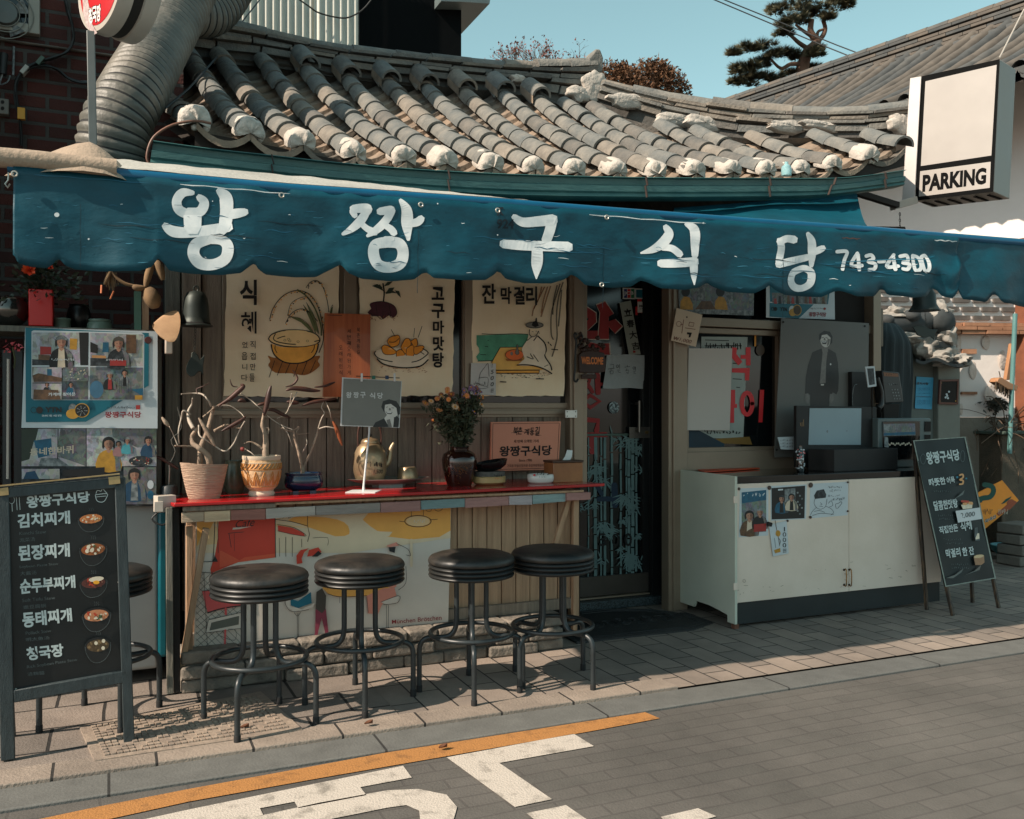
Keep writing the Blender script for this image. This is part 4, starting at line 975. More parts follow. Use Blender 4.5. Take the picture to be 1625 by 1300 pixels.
for pts in ([(205,265),(280,250),(360,275),(385,330),(350,362),(320,320)],[(188,325),(250,350),(285,370),(290,300)],[(240,260),(250,340)],[(330,270),(345,350)]): bez(a, z(pts),0.8)
for k in range(26): x = rs.uniform(200,400); y = rs.uniform(345,375); a.stroke(z([(x, y),(x + rs.uniform(-6,6), y + 8)]),0.7, m_umb, sm=0)
for k in range(60): x = rs.uniform(250,590); y = rs.uniform(672,735); a.stroke(z([(x, y),(x + rs.uniform(4,14), y + rs.uniform(-3,3))]),0.6, m_umb, sm=0)
m_wht = M('off white paint', (226,210,186), rough=0.8)
a.poly(z([(232,605),(260,580),(420,565),(560,568),(598,600),(590,650),(540,690),(420,700),(310,680),(255,645)]), m_wht, sm=3)
for pts in ([(280,560),(300,545),(340,560),(380,590),(360,610),(305,610),(285,590)],[(318,525),(335,495),(390,478),(405,500),(395,545),(350,560),(330,545)],[(410,560),(440,505),(470,505),(480,545),(455,600),(430,600)],[(478,520),(515,500),(525,545),(500,560)],[(380,590),(410,575),(440,610),(430,632),(385,630)],[(450,570),(490,545),(505,590),(490,625),(450,620)],[(500,560),(560,550),(565,575),(520,610),(500,600)]):
    a.poly(z(pts), m_org, sm=2); bez(a, z(pts + pts[:1]),1.0, sm=3)
for pts, wd in (([(240,590),(232,605),(270,640),(400,665),(520,655),(590,610),(590,590),(560,570)],1.6),([(250,640),(300,678),(420,700),(540,690),(596,645)],2.0),([(345,440),(372,490)],0.9),([(505,430),(498,495)],0.8),([(555,418),(528,495)],1.0),([(330,525),(370,525),(400,500)],1.0),([(540,590),(570,610)],1.2)): bez(a, z(pts), wd)
for ch, q in zip('고구마맛탕', ((620,152,705,240),(620,265,708,364),(628,380,705,470),(628,487,704,585),(626,596,702,700))):
    (x0, y0),(x1, y1) = z([q[:2], q[2:]]); a.text(ch, (x0, y0, x1, y1), m_ink, bold=0.035)
b.build('cloth_poster', label='cream cloth poster of a plate of candied sweet potatoes and a purple root', cat='poster', smooth=60)
# --- rice wine poster
b = MB(); sh = Sheet(PY(YPO),0.005,5,13); sheet_grid(b, sh, [(750,408),(900,408),(895,628),(748,629)], m_cloth, 20, ragged=0.8, seed=5)
a = Art(b, sh, off=0.004); m_teal = M('sea green paint', (82,148,120), rough=0.8, var=0.25, scale=16); m_matp = M('straw yellow paint', (228,178,96), rough=0.8, var=0.12, scale=12); m_tab = M('coral paint', (226,110,56), rough=0.8, var=0.12)
a.poly(z([(925,480),(1060,476),(1275,472),(1282,490),(1245,562),(1080,568),(1038,650),(935,655),(922,625),(945,595),(940,565),(925,545)]), m_teal)
for x, y, l in ((1000,515,40),(1115,520,35),(1165,492,50),(980,555,45),(1085,545,30),(950,610,40)): bez(a, z([(x, y),(x + l, y + 2)]),1.0)
bez(a, z([(960,470),(1060,474),(1180,470),(1275,474)]),1.0); bez(a, z([(932,655),(1030,652)]),1.2)
a.poly(z([(1085,562),(1240,560),(1330,640),(1430,700),(1350,718),(1050,715),(1030,665)]), m_matp)
a.poly(z([(1055,718),(1350,718),(1348,738),(1060,738)]), m_bowl)
for pts, wd in (([(1085,562),(1240,560)],0.9),([(1085,562),(1025,665)],1.2),([(1055,717),(1345,716)],1.6),([(1060,738),(1350,737),(1350,715)],1.5)): bez(a, z(pts), wd, sm=0)
for k in range(60): x = rs.uniform(1060,1420); y = rs.uniform(740,770) - max(0, x - 1350) * 0.4; a.stroke(z([(x, y),(x + rs.uniform(4,16), y + rs.uniform(-3,3))]),0.6, m_umb if k % 2 else m_ink, sm=0)
a.poly(z([(1120,640),(1130,655),(1225,655),(1240,640)]), m_umb); a.ell(540 + 1183 / 4.276,420 + 613 / 4.276,14.5,8.5, m_tab); a.ring(540 + 1183 / 4.276,420 + 613 / 4.276,14.5,8.5,0.8, m_ink)
m_gryp = M('grey paint', (120,116,108), rough=0.8)
a.poly(z([(1196,545),(1206,545),(1206,570),(1216,600),(1205,612),(1190,608),(1186,590),(1196,570)]), m_gryp); bez(a, z([(1196,545),(1196,570),(1186,598),(1200,612),(1214,600),(1206,570),(1206,545),(1196,545)]),0.6); a.ell(540 + 1163 / 4.276,420 + 604 / 4.276,2.2,3, m_gryp)
a.poly(z([(1285,440),(1290,490),(1310,480),(1360,490),(1400,580),(1390,620),(1435,700),(1420,720),(1330,690),(1200,685),(1250,640),(1230,570),(1270,510)]), m_wht)
for pts, wd in (([(1285,440),(1283,470),(1300,490),(1330,480),(1345,450)],1.2),([(1300,490),(1265,520),(1235,570)],1.2),([(1335,485),(1310,520),(1290,545)],1.6),([(1340,485),(1385,530),(1398,580),(1388,620),(1425,680),(1435,715)],2.0),([(1200,682),(1260,680),(1330,690),(1390,712),(1435,740)],2.0),([(1265,625),(1310,640),(1290,600),(1330,560)],1.4),([(1310,610),(1345,660)],1.3),([(1385,692),(1412,680)],1.0),([(1300,455),(1312,457)],0.8),([(1325,452),(1335,452)],0.8),([(1345,450),(1350,470)],0.8)): bez(a, z(pts), wd)
a.ell(540 + 1318 / 4.276,420 + 411 / 4.276,14,4.6, m_gryp); a.ring(540 + 1318 / 4.276,420 + 411 / 4.276,14,4.6,1.1, m_ink); a.poly(z([(1298,412),(1308,388),(1322,384),(1326,362),(1334,362),(1336,386),(1348,415),(1322,425)]), m_ink)
for pts in ([(1405,150),(1380,230),(1362,330)],[(1425,145),(1395,240),(1360,355)],[(1470,140),(1445,250),(1440,340)],[(1490,130),(1455,240),(1430,340),(1430,470),(1445,510)],[(1510,120),(1480,220),(1465,350),(1470,480),(1455,560),(1435,625)],[(1365,150),(1345,230),(1310,300),(1300,350)],[(1500,170),(1490,300),(1478,420)],[(1385,150),(1330,260),(1312,300)]):
    bez(a, z(pts),1.1, m_umb if pts[0][0] % 2 else m_ink); bez(a, z([(x + 5, y) for x, y in pts]),0.6)
for pts in ([(1435,575),(1475,578)],[(1410,525),(1416,535)],[(1085,795),(1125,797)],[(1330,775),(1380,776)],[(1425,540),(1432,550)]): bez(a, z(pts),1.6)
for ch, q in zip('잔막걸리', ((960,130,1056,266),(1088,152,1162,268),(1176,148,1252,272),(1260,148,1336,276))):
    (x0, y0),(x1, y1) = z([q[:2], q[2:]]); a.text(ch, (x0, y0, x1, y1), m_ink, bold=0.03)
b.build('cloth_poster', label='cream cloth poster of a seated man in a wide black hat by green water', cat='poster', smooth=60)
# --- small price sheet with a bottle sketch
b = MB(); sh = Sheet(PY(YPO - 0.02),0.004,8,3); sheet_grid(b, sh, z([(888,668),(1056,672),(1055,888),(882,880)]), M('grey white paper', (190,186,182), rough=0.7, var=0.06),8)
a = Art(b, sh, off=0.004)
for pts in ([(985,690),(950,740),(940,800)],[(985,690),(1000,670),(1005,690),(1010,760)],[(940,770),(1000,768),(1000,825)],[(905,815),(930,805),(960,820),(1000,828)],[(915,835),(960,842),(1005,835)]): bez(a, z(pts),0.6)
scrib(a, z([(905,795),(985,825)]),9, m_ink, 0.5)
for i, ch in enumerate('1500원'): (x0, y0),(x1, y1) = z([(1020 + 8 * (i == 0),672 + i * 42),(1042 - 8 * (i == 0),700 + i * 42)]); a.text(ch, (x0, y0, x1, y1), m_ink, shear=0.2)
b.build('price_sheet', label='small white sheet with bottle sketch and price on the rice wine poster', cat='sheet')
# --- long wooden plaque hanging between two cloth posters
m_plq = M('varnished red wood', (150,74,38), rough=0.45, rgb2=(178,98,54), scale=3.5, stretch=(12,12,0.8), coat=0.15)
b = MB(); pl = PY(YPO - 0.05); P = [pl(u, v) for u, v in ((516,497),(588,499),(587,630),(513,630))]; b.prism(P, (0,0.02,0), m_plq); a = Art(b, pl)
for x, s_, y0, dy, sz in ((566, '북촌계동길', 520,8.8,5.4),(551, '세번째오래된가게', 522,9.4,5.8),(538, '오래된인식', 548,10,5.4)):
    for i, ch in enumerate(s_): a.text(ch, (x, y0 + i * dy, x + sz, y0 + i * dy + sz * 1.25), m_ink)
bez(a, [(519,500),(543,501)],1.0, M('dark scratch', (70,30,16)), sm=0)
b.build('wooden_plaque', label='reddish wooden plaque with small vertical writing between two cloth posters', cat='plaque', bevel=0.002)
# --- bells with fish clappers under the awning
m_brz = M('dark green bronze', (40,48,46), rough=0.5, metal=0.5, rgb2=(58,64,60), scale=12)
def wind_bell(name, cu, vt, vb, wpx, Y, fish, fy, label, prof=None):
    zc_ = ray(cu, vb); c = W(cu, vb, Y); top = W(cu, vt, Y).z - c.z; k = (W(cu + wpx / 2, vb, Y) - c).length
    t = thing(name, label, 'bell', (c.x, c.y, c.z))
    b = MB(); pr = prof or [(1.0,0.0),(1.0,0.03),(0.86,0.07),(0.80,0.25),(0.76,0.55),(0.68,0.8),(0.5,0.96),(0.2,1.0),(0.001,1.0)]
    b.lathe([(r * k, h * top) for r, h in pr] , c, m_brz, n=24); b.lathe([(k * 0.98,0.002),(k * 0.7,0.2 * top),(k * 0.5,0.8 * top),(0.001,0.85 * top)], c, M('bell inside', (14,15,15), rough=0.9), n=16)
    b.tube([c + V3((0.012 * COS(q),0, top + 0.012 + 0.014 * SIN(q))) for q in [x * 0.63 for x in range(10)]],0.005, m_brz, n=6, closed=True)
    b.tube([c + V3((0,0, top + 0.02)), c + V3((0,0, top + 0.4))],0.002, m_dark, n=5)
    b.build('bell_body', t, smooth=50)
    b = MB(); pl = PY(Y); F_ = [pl(u, v) for u, v in fish]; b.prism(F_, (0,0.008,0), m_brz)
    b.build('fish_clapper', t, bevel=0.003)
    b = MB(); z0 = c.z + top * 0.3; z1_ = pl(*fy).z; n = int((z0 - z1_) / 0.016) + 1
    for i in range(n):
        q = V3((c.x + (pl(*fy).x - c.x) * i / n, Y, z0 - 0.016 * i)); b.tube([q + V3((0.005 * COS(x),0.004 * (i % 2) * COS(x),0.009 * SIN(x))) for x in [y * 0.9 for y in range(7)]],0.0014, m_brz, n=5, closed=True)
    b.build('chain', t)
zf = Zm(240,420,5.0)
wind_bell('wind_bell', 311,462,518,54,5.05, zf([(320,697),(345,690),(368,715),(386,755),(426,712),(412,800),(414,882),(394,848),(372,850),(345,884),(312,890),(282,862),(275,822),(292,772),(318,732)]),(308,560), 'green bronze bell with fish clapper in front of the left corner boards')
zf2 = Zm(1360,450,6.84)
wind_bell('wind_bell', 1467,468,493.5,35,4.7, zf2([(605,470),(660,455),(740,462),(790,498),(882,500),(850,545),(842,612),(800,575),(730,588),(660,560)]),(1470,517), 'black silhouetted bell with fish clapper hanging before the small tiled wall', prof=[(1.0,0.0),(0.94,0.08),(0.74,0.4),(0.7,1.0),(0.5,1.35),(0.001,1.4)])
# ================================================================== red counter along the wall
m_redtop = M('glossy red counter paint', (150,18,22), rough=0.22, rgb2=(176,26,28), scale=3, coat=0.35)
zl, zr_ = W(276,799, YC), W(960,767, YC)
def ctop(x): return zl.z + (zr_.z - zl.z) * (x - zl.x) / (zr_.x - zl.x)
ctr_t = thing('counter', 'long narrow wall counter with glossy red top and patchwork apron boards', 'counter', ((zl.x + zr_.x) / 2,4.9,0))
b = MB(); bl = W(253,786, YC + 0.28); P = [zl, zr_, V3((zr_.x - 0.10, YL + 0.12, ctop(zr_.x))), V3((xm - 0.02, YW - 0.04, ctop(xm))), V3((bl.x + 0.12, YW - 0.04, ctop(bl.x))), V3((bl.x, bl.y, ctop(bl.x)))]
b.prism(P, (0,0,-0.018), m_redtop); b.build('counter_top', ctr_t, bevel=0.004)
def fp(u, f=0.0, dy=0.0): # point on the counter front, f = metres below the top edge
    p = W(u, 790, YC + dy); return V3((p.x, p.y, ctop(p.x) - 0.019 - f))
pal = [(150,132,112),(176,152,124),(132,88,78),(150,142,134),(124,116,110),(140,104,98),(104,124,124),(142,106,100),(148,140,142),(120,140,140),(196,188,178)]
def mp_(i): return M('apron board %d' % i, pal[i], rough=0.8, rgb2=tuple(min(255, int(c * 1.2)) for c in pal[i]), scale=4, stretch=(1,9,9), bump=0.3, bscale=25)
b = MB(); b.box2(fp(437,0.002,0.018) , fp(924,0.030,0.04), m_wood2); b.box2(fp(290,0.002,0.022), fp(437,0.030,0.04), m_wood)
b.build('apron_strip', ctr_t, bevel=0.003)
edges = [288,324,366,422,501,604,668,738,808,845,898]
for i in range(10):
    b = MB(); x0_, x1_ = fp(edges[i]), fp(edges[i + 1]); d = 0.03 if i not in (3,5,8) else 0.027
    b.prism([fp(edges[i] + 0.4,0.032, d), fp(edges[i + 1] - 0.4,0.032, d), fp(edges[i + 1] - 0.4,0.032 + 0.048 + 0.004 * (i % 3), d), fp(edges[i] + 0.4,0.032 + 0.050 + 0.003 * (i % 2), d)],(0,0.018,0), mp_(i)); b.build('apron_board', ctr_t, bevel=0.002)
b = MB(); b.box2(fp(900,0.03,0.01), fp(926,0.075,0.10), mp_(5)); b.build('end_block', ctr_t, bevel=0.003)
for (u0, v0, u1, v1, Y0, Y1, wd, m) in ((268,805,270,1100, YC + 0.05, YC + 0.06,0.034, m_wgrey),(279,805,281,1098, YC + 0.08, YC + 0.06,0.03, m_dark),(327,838,288,1062, YC + 0.09, YC + 0.09,0.034, m_wood2),(300,835,300,1045, YC + 0.14, YC + 0.14,0.06, m_wood2),(906,782,878,872, YC + 0.10, YC + 0.12,0.026, m_wood2),(913,782,911,1000, YC + 0.08, YC + 0.08,0.03, m_wood2)):
    b = MB(); b.bar(W(u0, v0, Y0), W(u1, v1, Y1),0.03, wd, m, up=(0,1,0)); b.build('post', ctr_t, bevel=0.003)
# --- printed cafe banner below the counter
b = MB(); YB = YL - 0.045; pl = PY(YB); sh = Sheet(pl, 0.003,3,21)
m_vinyl = M('white banner vinyl', (206,196,184), rough=0.45, var=0.07, scale=3, spec=0.5)
sheet_grid(b, sh, [(311,826),(716,800),(711,995),(308,1036)], m_vinyl, 14); a = Art(b, sh, off=0.003); z = Zm(260,780,3.385)
def C(n, c, **k): return M(n, c, rough=0.5, var=k.pop('var', 0.08), scale=5)
yel1, yel2, yel3 = C('banner amber', (222,160,76)), C('banner pale amber', (218,184,136)), C('banner straw', (210,190,160))
bred, bred2, bpink, bteal, bgrey = C('banner red', (196,58,38)), C('banner orange red', (210,84,54)), C('banner pink', (206,84,84)), C('banner teal', (0,100,122)), C('banner grey', (90,92,84))
bmar = C('banner maroon', (132,50,70)); bblk = C('banner black', (26,26,28), var=0)
a.poly(z([(177,155),(600,128),(1540,70),(1540,250),(1000,330),(600,330),(300,330),(176,330)]), yel3)
a.poly(z([(177,155),(600,128),(1541,68),(1541,150),(1300,200),(1000,210),(600,260),(177,290)]), yel2)
a.poly(z([(600,165),(660,140),(800,135),(930,150),(990,185),(995,240),(960,275),(860,290),(700,285),(600,275)]), yel1, sm=2)
a.poly(z([(1070,150),(1100,115),(1200,95),(1540,70),(1540,210),(1480,245),(1330,258),(1180,240),(1090,200)]), yel1, sm=0)
a.poly(z([(177,155),(275,148),(250,200),(200,240),(177,300)]), yel1)
a.poly(z([(295,145),(598,127),(598,355),(400,380),(300,420),(265,480),(250,420),(275,340),(290,250)]), bred)
a.poly(z([(300,320),(450,280),(598,230),(598,355),(400,380),(300,410)]), bred2)
a.poly(z([(360,215),(520,200),(470,265),(380,290)]), bred2); a.poly(z([(362,222),(372,195),(525,185),(548,208)]), m_vinyl)
a.text('Café', z([(385,158),(490,140),(490,185),(385,195)]), bblk, shear=0.35); a.text('Spaghetti', z([(625,128),(750,118),(750,138),(625,148)]), bblk, shear=0.4)
for pts, wd in (([(345,228),(372,222),(545,210)],1),([(350,228),(362,300)],1),([(520,215),(515,240)],0.6),([(378,225),(380,320)],0.5),([(275,148),(268,320),(262,375)],1.2),([(205,378),(290,376)],1.0),([(598,128),(600,355)],1.2),([(600,150),(772,185),(772,270)],0.9),([(772,118),(772,185)],0.8),([(620,250),(622,350)],0.7),([(655,245),(655,350)],0.8),([(690,245),(690,350)],0.8),([(740,255),(740,300)],0.7),([(800,250),(880,248),(880,290)],0.6),([(1330,85),(1330,135)],0.7),([(1395,80),(1395,130)],0.7),([(290,150),(292,330)],0.8)): bez(a, z(pts), wd, bblk, sm=2)
a.poly(z([(262,375),(275,345),(290,375)]), bblk)
a.poly(z([(612,182),(690,195),(750,222),(758,240),(690,232),(614,215)]), bred, sm=1); bez(a, z([(610,178),(700,195),(765,238),(700,232),(612,212)]),0.8, bblk)
for x, y, r in ((1423,95,16),(1475,88,22),(1300,78,8)): a.ring(260 + x / 3.385,780 + y / 3.385, r / 3.385, r / 3.385 * 0.8,0.7, bblk)
a.ell(260 + 1365 / 3.385,780 + 160 / 3.385,19,8, yel2); a.ring(260 + 1365 / 3.385,780 + 160 / 3.385,21,9,1.0, bblk); bez(a, z([(1265,160),(1295,163)]),0.7, bblk); bez(a, z([(1435,152),(1470,150)]),0.7, bblk); scrib(a, z([(1340,150),(1405,170)]),6, m_vinyl, 0.8)
bez(a, z([(1330,260),(1330,400)]),4, yel3, sm=0)
# lattice and signboards at lower left
random.seed(2)
for k in range(13): y = 430 + k * 36; a.stroke(z([(172, y),(172 + min(260,(880 - y) * 0.9), y + min(260,(880 - y) * 0.9))]),0.7, bgrey, sm=0)
for k in range(12): y = 480 + k * 36; a.stroke(z([(172, y),(172 + 240, y - 240 * 0.85)] if y > 640 else [(172, y),(172 + (y - 430) * 1.05,432)]),0.7, bgrey, sm=0)
bez(a, z([(172,432),(290,440)]),0.9, bblk, sm=0); bez(a, z([(215,440),(235,860)]),0.7, bblk, sm=0); bez(a, z([(170,850),(240,835)]),0.7, bblk, sm=0)
a.poly(z([(205,535),(430,520),(440,610),(235,650)]), bpink); a.poly(z([(240,548),(405,535),(410,592),(262,612)]), m_vinyl); bez(a, z([(205,535),(430,520)]),1, bblk, sm=0); bez(a, z([(235,652),(330,625),(440,612)]),2.0, bblk)
a.poly(z([(225,760),(240,690),(425,648),(420,735),(405,740)]), m_vinyl); a.poly(z([(245,748),(255,705),(405,668),(402,715)]), bgrey); bez(a, z([(225,760),(240,690),(425,648),(418,735),(225,760)]),0.9, bblk, sm=0)
a.stroke(z([(332,628),(333,660)]),3.5, bpink, sm=0); a.stroke(z([(330,745),(328,835)]),3, bpink, sm=0); a.poly(z([(255,865),(290,840),(395,832),(370,850)]), bpink); bez(a, z([(345,740),(385,745),(378,800),(290,770)]),0.8, bgrey)
# seated figures sketched in the print
a.poly(z([(715,390),(712,345),(735,315),(780,305),(755,325),(740,360),(745,385)]), bred, sm=1); a.poly(z([(770,350),(780,315),(830,300),(848,325),(800,345)]), bred, sm=1); a.poly(z([(795,350),(830,318),(848,335),(825,350)]), bblk)
a.poly(z([(680,575),(720,590),(790,540),(795,600),(720,628),(682,612)]), bteal, sm=1); a.poly(z([(650,580),(680,570),(680,615),(740,632),(815,595),(800,625),(700,650),(660,620)]), m_vinyl)
a.poly(z([(820,540),(850,520),(872,560),(868,640),(845,660),(815,630)]), C('banner olive', (64,58,52))); a.poly(z([(815,630),(850,655),(870,630),(885,760),(870,775),(848,680),(830,750),(822,805),(795,808),(812,760)]), bmar)
for pts in ([(650,570),(655,610),(690,645),(780,635)],[(700,650),(717,670),(735,650)],[(717,655),(717,805)],[(725,655),(723,800)]): bez(a, z(pts),0.7, bblk)
a.poly(z([(855,495),(1000,490),(1180,505),(1210,530),(1130,555),(960,565),(880,548)]), yel1, sm=2); bez(a, z([(880,550),(960,567),(1140,556)]),0.9, bblk)
a.poly(z([(1090,560),(1180,520),(1240,520),(1250,560),(1180,590),(1150,660),(1095,655)]), C('banner salmon', (210,136,118)), sm=1); a.poly(z([(1195,490),(1240,475),(1250,510),(1220,530)]), C('banner salmon', (210,136,118)))
a.poly(z([(1195,292),(1250,272),(1262,290),(1215,300)]), C('banner salmon', (210,136,118))); a.poly(z([(1208,300),(1245,298),(1240,330),(1212,322)]), bblk); bez(a, z([(1250,280),(1310,310),(1325,345),(1300,340)]),0.8, bblk); bez(a, z([(1300,400),(1300,490),(1260,530)]),0.8, bblk)
a.poly(z([(1165,595),(1262,560),(1255,595),(1200,608)]), m_vinyl); bez(a, z([(1165,595),(1262,560),(1255,598),(1180,608)]),0.7, bblk)
for pts in ([(1195,610),(1198,760)],[(1207,610),(1205,762)],[(1090,570),(1098,650)],[(945,565),(945,600)]): bez(a, z(pts),0.7, bblk)
m_dred = C('banner deep red', (128,30,40), var=0)
a.text('München Brötchen', z([(1225,690),(1492,665),(1492,690),(1225,712)]), m_dred, bold=0.012)
b.build('banner', label='printed cafe banner in amber and red below the counter behind stools', cat='banner')
# ================================================================== bar stools
m_vin = M('black vinyl', (26,28,28), rough=0.46, rgb2=(62,56,50), scale=7, thr=(0.42,0.72), bump=0.25, bscale=14, spec=0.5)
m_vroll = M('black vinyl piping', (30,32,32), rough=0.4, var=0.2, scale=8, spec=0.5)
m_tub = M('dark grey enamel tube', (36,42,44), rough=0.38, var=0.25, scale=9, spec=0.5)
def make_stool(name):
    t = thing(name, 'x', 'stool', (0,0,0), 'round bar stools in front of the counter')
    b = MB(); R = 0.216
    b.lathe([(0.001,0.633),(R * 0.9,0.633),(R * 0.985,0.639),(R, 0.65),(R * 0.985,0.661),(R * 0.94,0.672),(R * 0.8,0.683),(R * 0.5,0.689),(0.001,0.691)],(0,0,0), m_vin, n=44); b.build('seat', t, smooth=60)
    for zz_ in (0.6235,0.6025,0.5815):
        b = MB(); b.lathe([(R - 0.02, zz_ - 0.0102),(R - 0.006, zz_ - 0.0085),(R - 0.001, zz_),(R - 0.006, zz_ + 0.0085),(R - 0.02, zz_ + 0.0102)],(0,0,0), m_vroll, n=44); b.build('piping', t, smooth=60)
    b = MB(); b.lathe([(0.001,0.569),(R - 0.018,0.569),(R - 0.018,0.626),(0.001,0.626)],(0,0,0), m_vroll, n=40); b.build('seat_core', t)
    for k in range(4):
        a_ = k * math.pi / 2; c, s_ = COS(a_), SIN(a_)
        P = [(0.074,0.571),(0.074,0.40),(0.075,0.345),(0.082,0.305),(0.105,0.277),(0.14,0.268),(0.20,0.268),(0.228,0.262),(0.248,0.245),(0.257,0.215),(0.258,0.17),(0.258,0.0)]
        b = MB(); b.tube(SPA([(r * c, r * s_, z_) for r, z_ in P],3),0.0128, m_tub, n=12); leg = b.build('leg', t, smooth=60)
        b = MB(); b.lathe([(0.001,0),(0.0148,0),(0.0148,0.03),(0.0128,0.034)],(0.258 * c, 0.258 * s_, 0.0), M('rubber tip', (20,20,20), rough=0.8), n=12); b.build('rubber_foot', leg)
    b = MB(); b.tube([(0.205 * COS(q),0.205 * SIN(q),0.289) for q in [x * math.pi / 24 for x in range(48)]],0.0115, m_tub, n=10, closed=True); b.build('foot_ring', t, smooth=60)
    return t
proto = make_stool('bar_stool')
def gp(u, v): p = G(u, v); return p.x, p.y
spots = [((-0.03,4.52),0.3, 'black bar stool half hidden behind the standing menu board'),
         (gp(412,1147), None, 'black bar stool with dusty worn seat, between menu board and second stool'),
         (gp(571,1112), None, 'black bar stool standing in front of the seated figures of the cafe banner'),
         (gp(748,1096), None, 'black bar stool in front of bare plank siding, nearer the kerb'),
         (gp(877,1081), None, 'black bar stool nearest to the entrance door')]
feet = [None, (377,1180),(579,1139),(752,1120),(936,1096)]
for i, ((x, y), rz, lb) in enumerate(spots):
    o = proto if i == 0 else copy_tree(proto); o.location = (x, y, 0.002)
    if feet[i]: fx, fy = gp(*feet[i]); rz = math.atan2(fy - y, fx - x)
    o.rotation_euler = (0,0, rz); o['label'] = lb
# ================================================================== things standing on the counter
def on(u, Y): # point on the counter top below pixel column u at depth Y
    p = W(u, 700, Y); return V3((p.x, Y, ctop(p.x)))
def pz(v, u, Y): return W(u, v, Y).z
def pw(u0, u1, v, Y): return (W(u1, v, Y) - W(u0, v, Y)).length
m_drift = M('bleached driftwood', (112,92,78), rough=0.85, rgb2=(178,158,138), scale=9, bump=0.4, bscale=30)
m_twig = M('pale twig', (176,164,150), rough=0.8, var=0.2, scale=20)
m_brown = M('dark carved wood', (44,26,22), rough=0.5, rgb2=(84,48,36), scale=12)
m_cane = M('woven cream cord', (178,150,128), rough=0.85, var=0.16, scale=22, bump=0.9, bscale=30, stretch=(0.6,0.6,7))
def tw(b, pts, Y, r0, r1, m, dy=None):
    P = []
    for i, (u, v) in enumerate(pts):
        P.append(W(u, v, Y + (dy[i] if dy else 0.03 * SIN(i * 1.7 + u))))
    P = SPA(P, 4); n = len(P); kq = 0.66 if m is m_drift else 1.0
    b.tube(P, [kq * (r0 + (r1 - r0) * i / (n - 1)) * (1 + 0.22 * noise.noise(P[i] * 40)) for i in range(n)], m, n=8)
def bird(parent, pts, Y, w0, name='wooden_bird', m=None):
    """carved bird: slim body tube through the pixel points, thick in the middle"""
    b = MB(); P = SPA([W(u, v, Y) for u, v in pts],4); n = len(P); px = 1.0 / 260
    rr = [max(0.0015,0.76 * w0 * px / 2 * SIN(math.pi * (0.06 + 0.88 * i / (n - 1))) ** 0.8) for i in range(n)]
    b.tube(P, rr, m or m_brown, n=8); return b.build(name, parent, smooth=60)
# --- basket planter with driftwood
Yb = 4.90; c = on(324, Yb)
t = thing('basket_planter', 'cream woven cord basket holding a forked piece of pale driftwood', 'planter', c)
b = MB(); rows = []; r0 = pw(300,348,780, Yb) / 2; r1 = pw(287,363,740, Yb) / 2; hh = pz(737,324, Yb) - c.z
NR = 26
for i in range(NR + 1):
    f = i / NR; r = r0 + (r1 - r0) * (f ** 0.8); dip = 0.02
    rows.append([c + V3((r * COS(q) * 1.0,0.62 * r * SIN(q), hh * f * (1 + dip * 3 * COS(2 * q) * f * 0.5) + 0.012 * COS(q + 2.2) * f)) * 1.0 + V3((0,0,0.0)) + V3((0.0016 * COS(q),0.0016 * SIN(q),0)) * (i % 2) for q in [k * 6.28318 / 36 for k in range(36)]])
inner = [[c + (p - c) * 0.93 + V3((0,0, hh * 0.05)) for p in rows[-1]],[c + V3(((p - c).x * 0.85,(p - c).y * 0.85, hh * 0.62)) for p in rows[-1]]]
b.grid(rows, m_cane, cu=True); b.grid([rows[-1]] + inner, m_cane, cu=True); b.face([p for p in inner[-1]], M('dry moss', (70,60,44), rough=1, bump=0.8)); b.face(list(reversed(rows[0])), m_cane)
b.build('basket', t, smooth=60)
b = MB(); z = Zm(240,580,4.514)
tw(b, z([(420,710),(400,640),(340,590),(300,560),(290,510),(320,460),(300,440)]), Yb, 0.026,0.010, m_drift)
tw(b, z([(350,700),(350,640),(360,570),(400,480),(420,400),(440,330),(450,290)]), Yb + 0.06,0.022,0.012, m_drift)
tw(b, z([(310,575),(250,580),(170,575)]), Yb - 0.02,0.010,0.005, m_drift)
tw(b, z([(300,450),(270,390),(265,330),(290,280),(295,235)]), Yb, 0.010,0.003, m_twig)
tw(b, z([(280,350),(230,325),(215,380),(195,470),(200,560)]), Yb, 0.005,0.0025, m_twig)
tw(b, z([(450,470),(500,440),(545,425),(600,445),(640,450)]), Yb + 0.05,0.010,0.004, m_drift)
tw(b, z([(340,430),(345,500),(400,540),(460,580),(530,615),(590,560),(630,470),(670,400)]), Yb - 0.03,0.004,0.003, m_twig)
tw(b, z([(430,290),(400,240),(360,205),(290,200),(215,205)]), Yb + 0.03,0.006,0.0025, m_twig); tw(b, z([(330,200),(325,170),(370,150),(420,125)]), Yb + 0.03,0.003,0.0015, m_brown)
tw(b, z([(370,370),(420,330),(470,290),(560,240)]), Yb, 0.006,0.004, m_drift); tw(b, z([(480,290),(560,290),(640,340),(670,380)]), Yb + 0.03,0.004,0.002, m_twig)
b.build('driftwood', t, smooth=60)
bird(t, z([(340,375),(380,440),(420,510),(460,580)]), Yb - 0.06,8, m=m_drift); bird(t, z([(505,470),(570,435),(640,395),(680,365)]), Yb - 0.03,7)
bird(t, z([(480,290),(560,240),(620,190),(660,150),(640,135)]), Yb - 0.02,9); bird(t, z([(565,100),(580,145),(620,155)]), Yb - 0.02,2.4); bird(t, z([(75,370),(105,410),(130,440)]), Yb, 7, m=m_drift)
b = MB(); tw(b, z([(130,440),(160,500),(190,575)]), Yb, 0.0025,0.002, m_twig); b.build('wire', t)
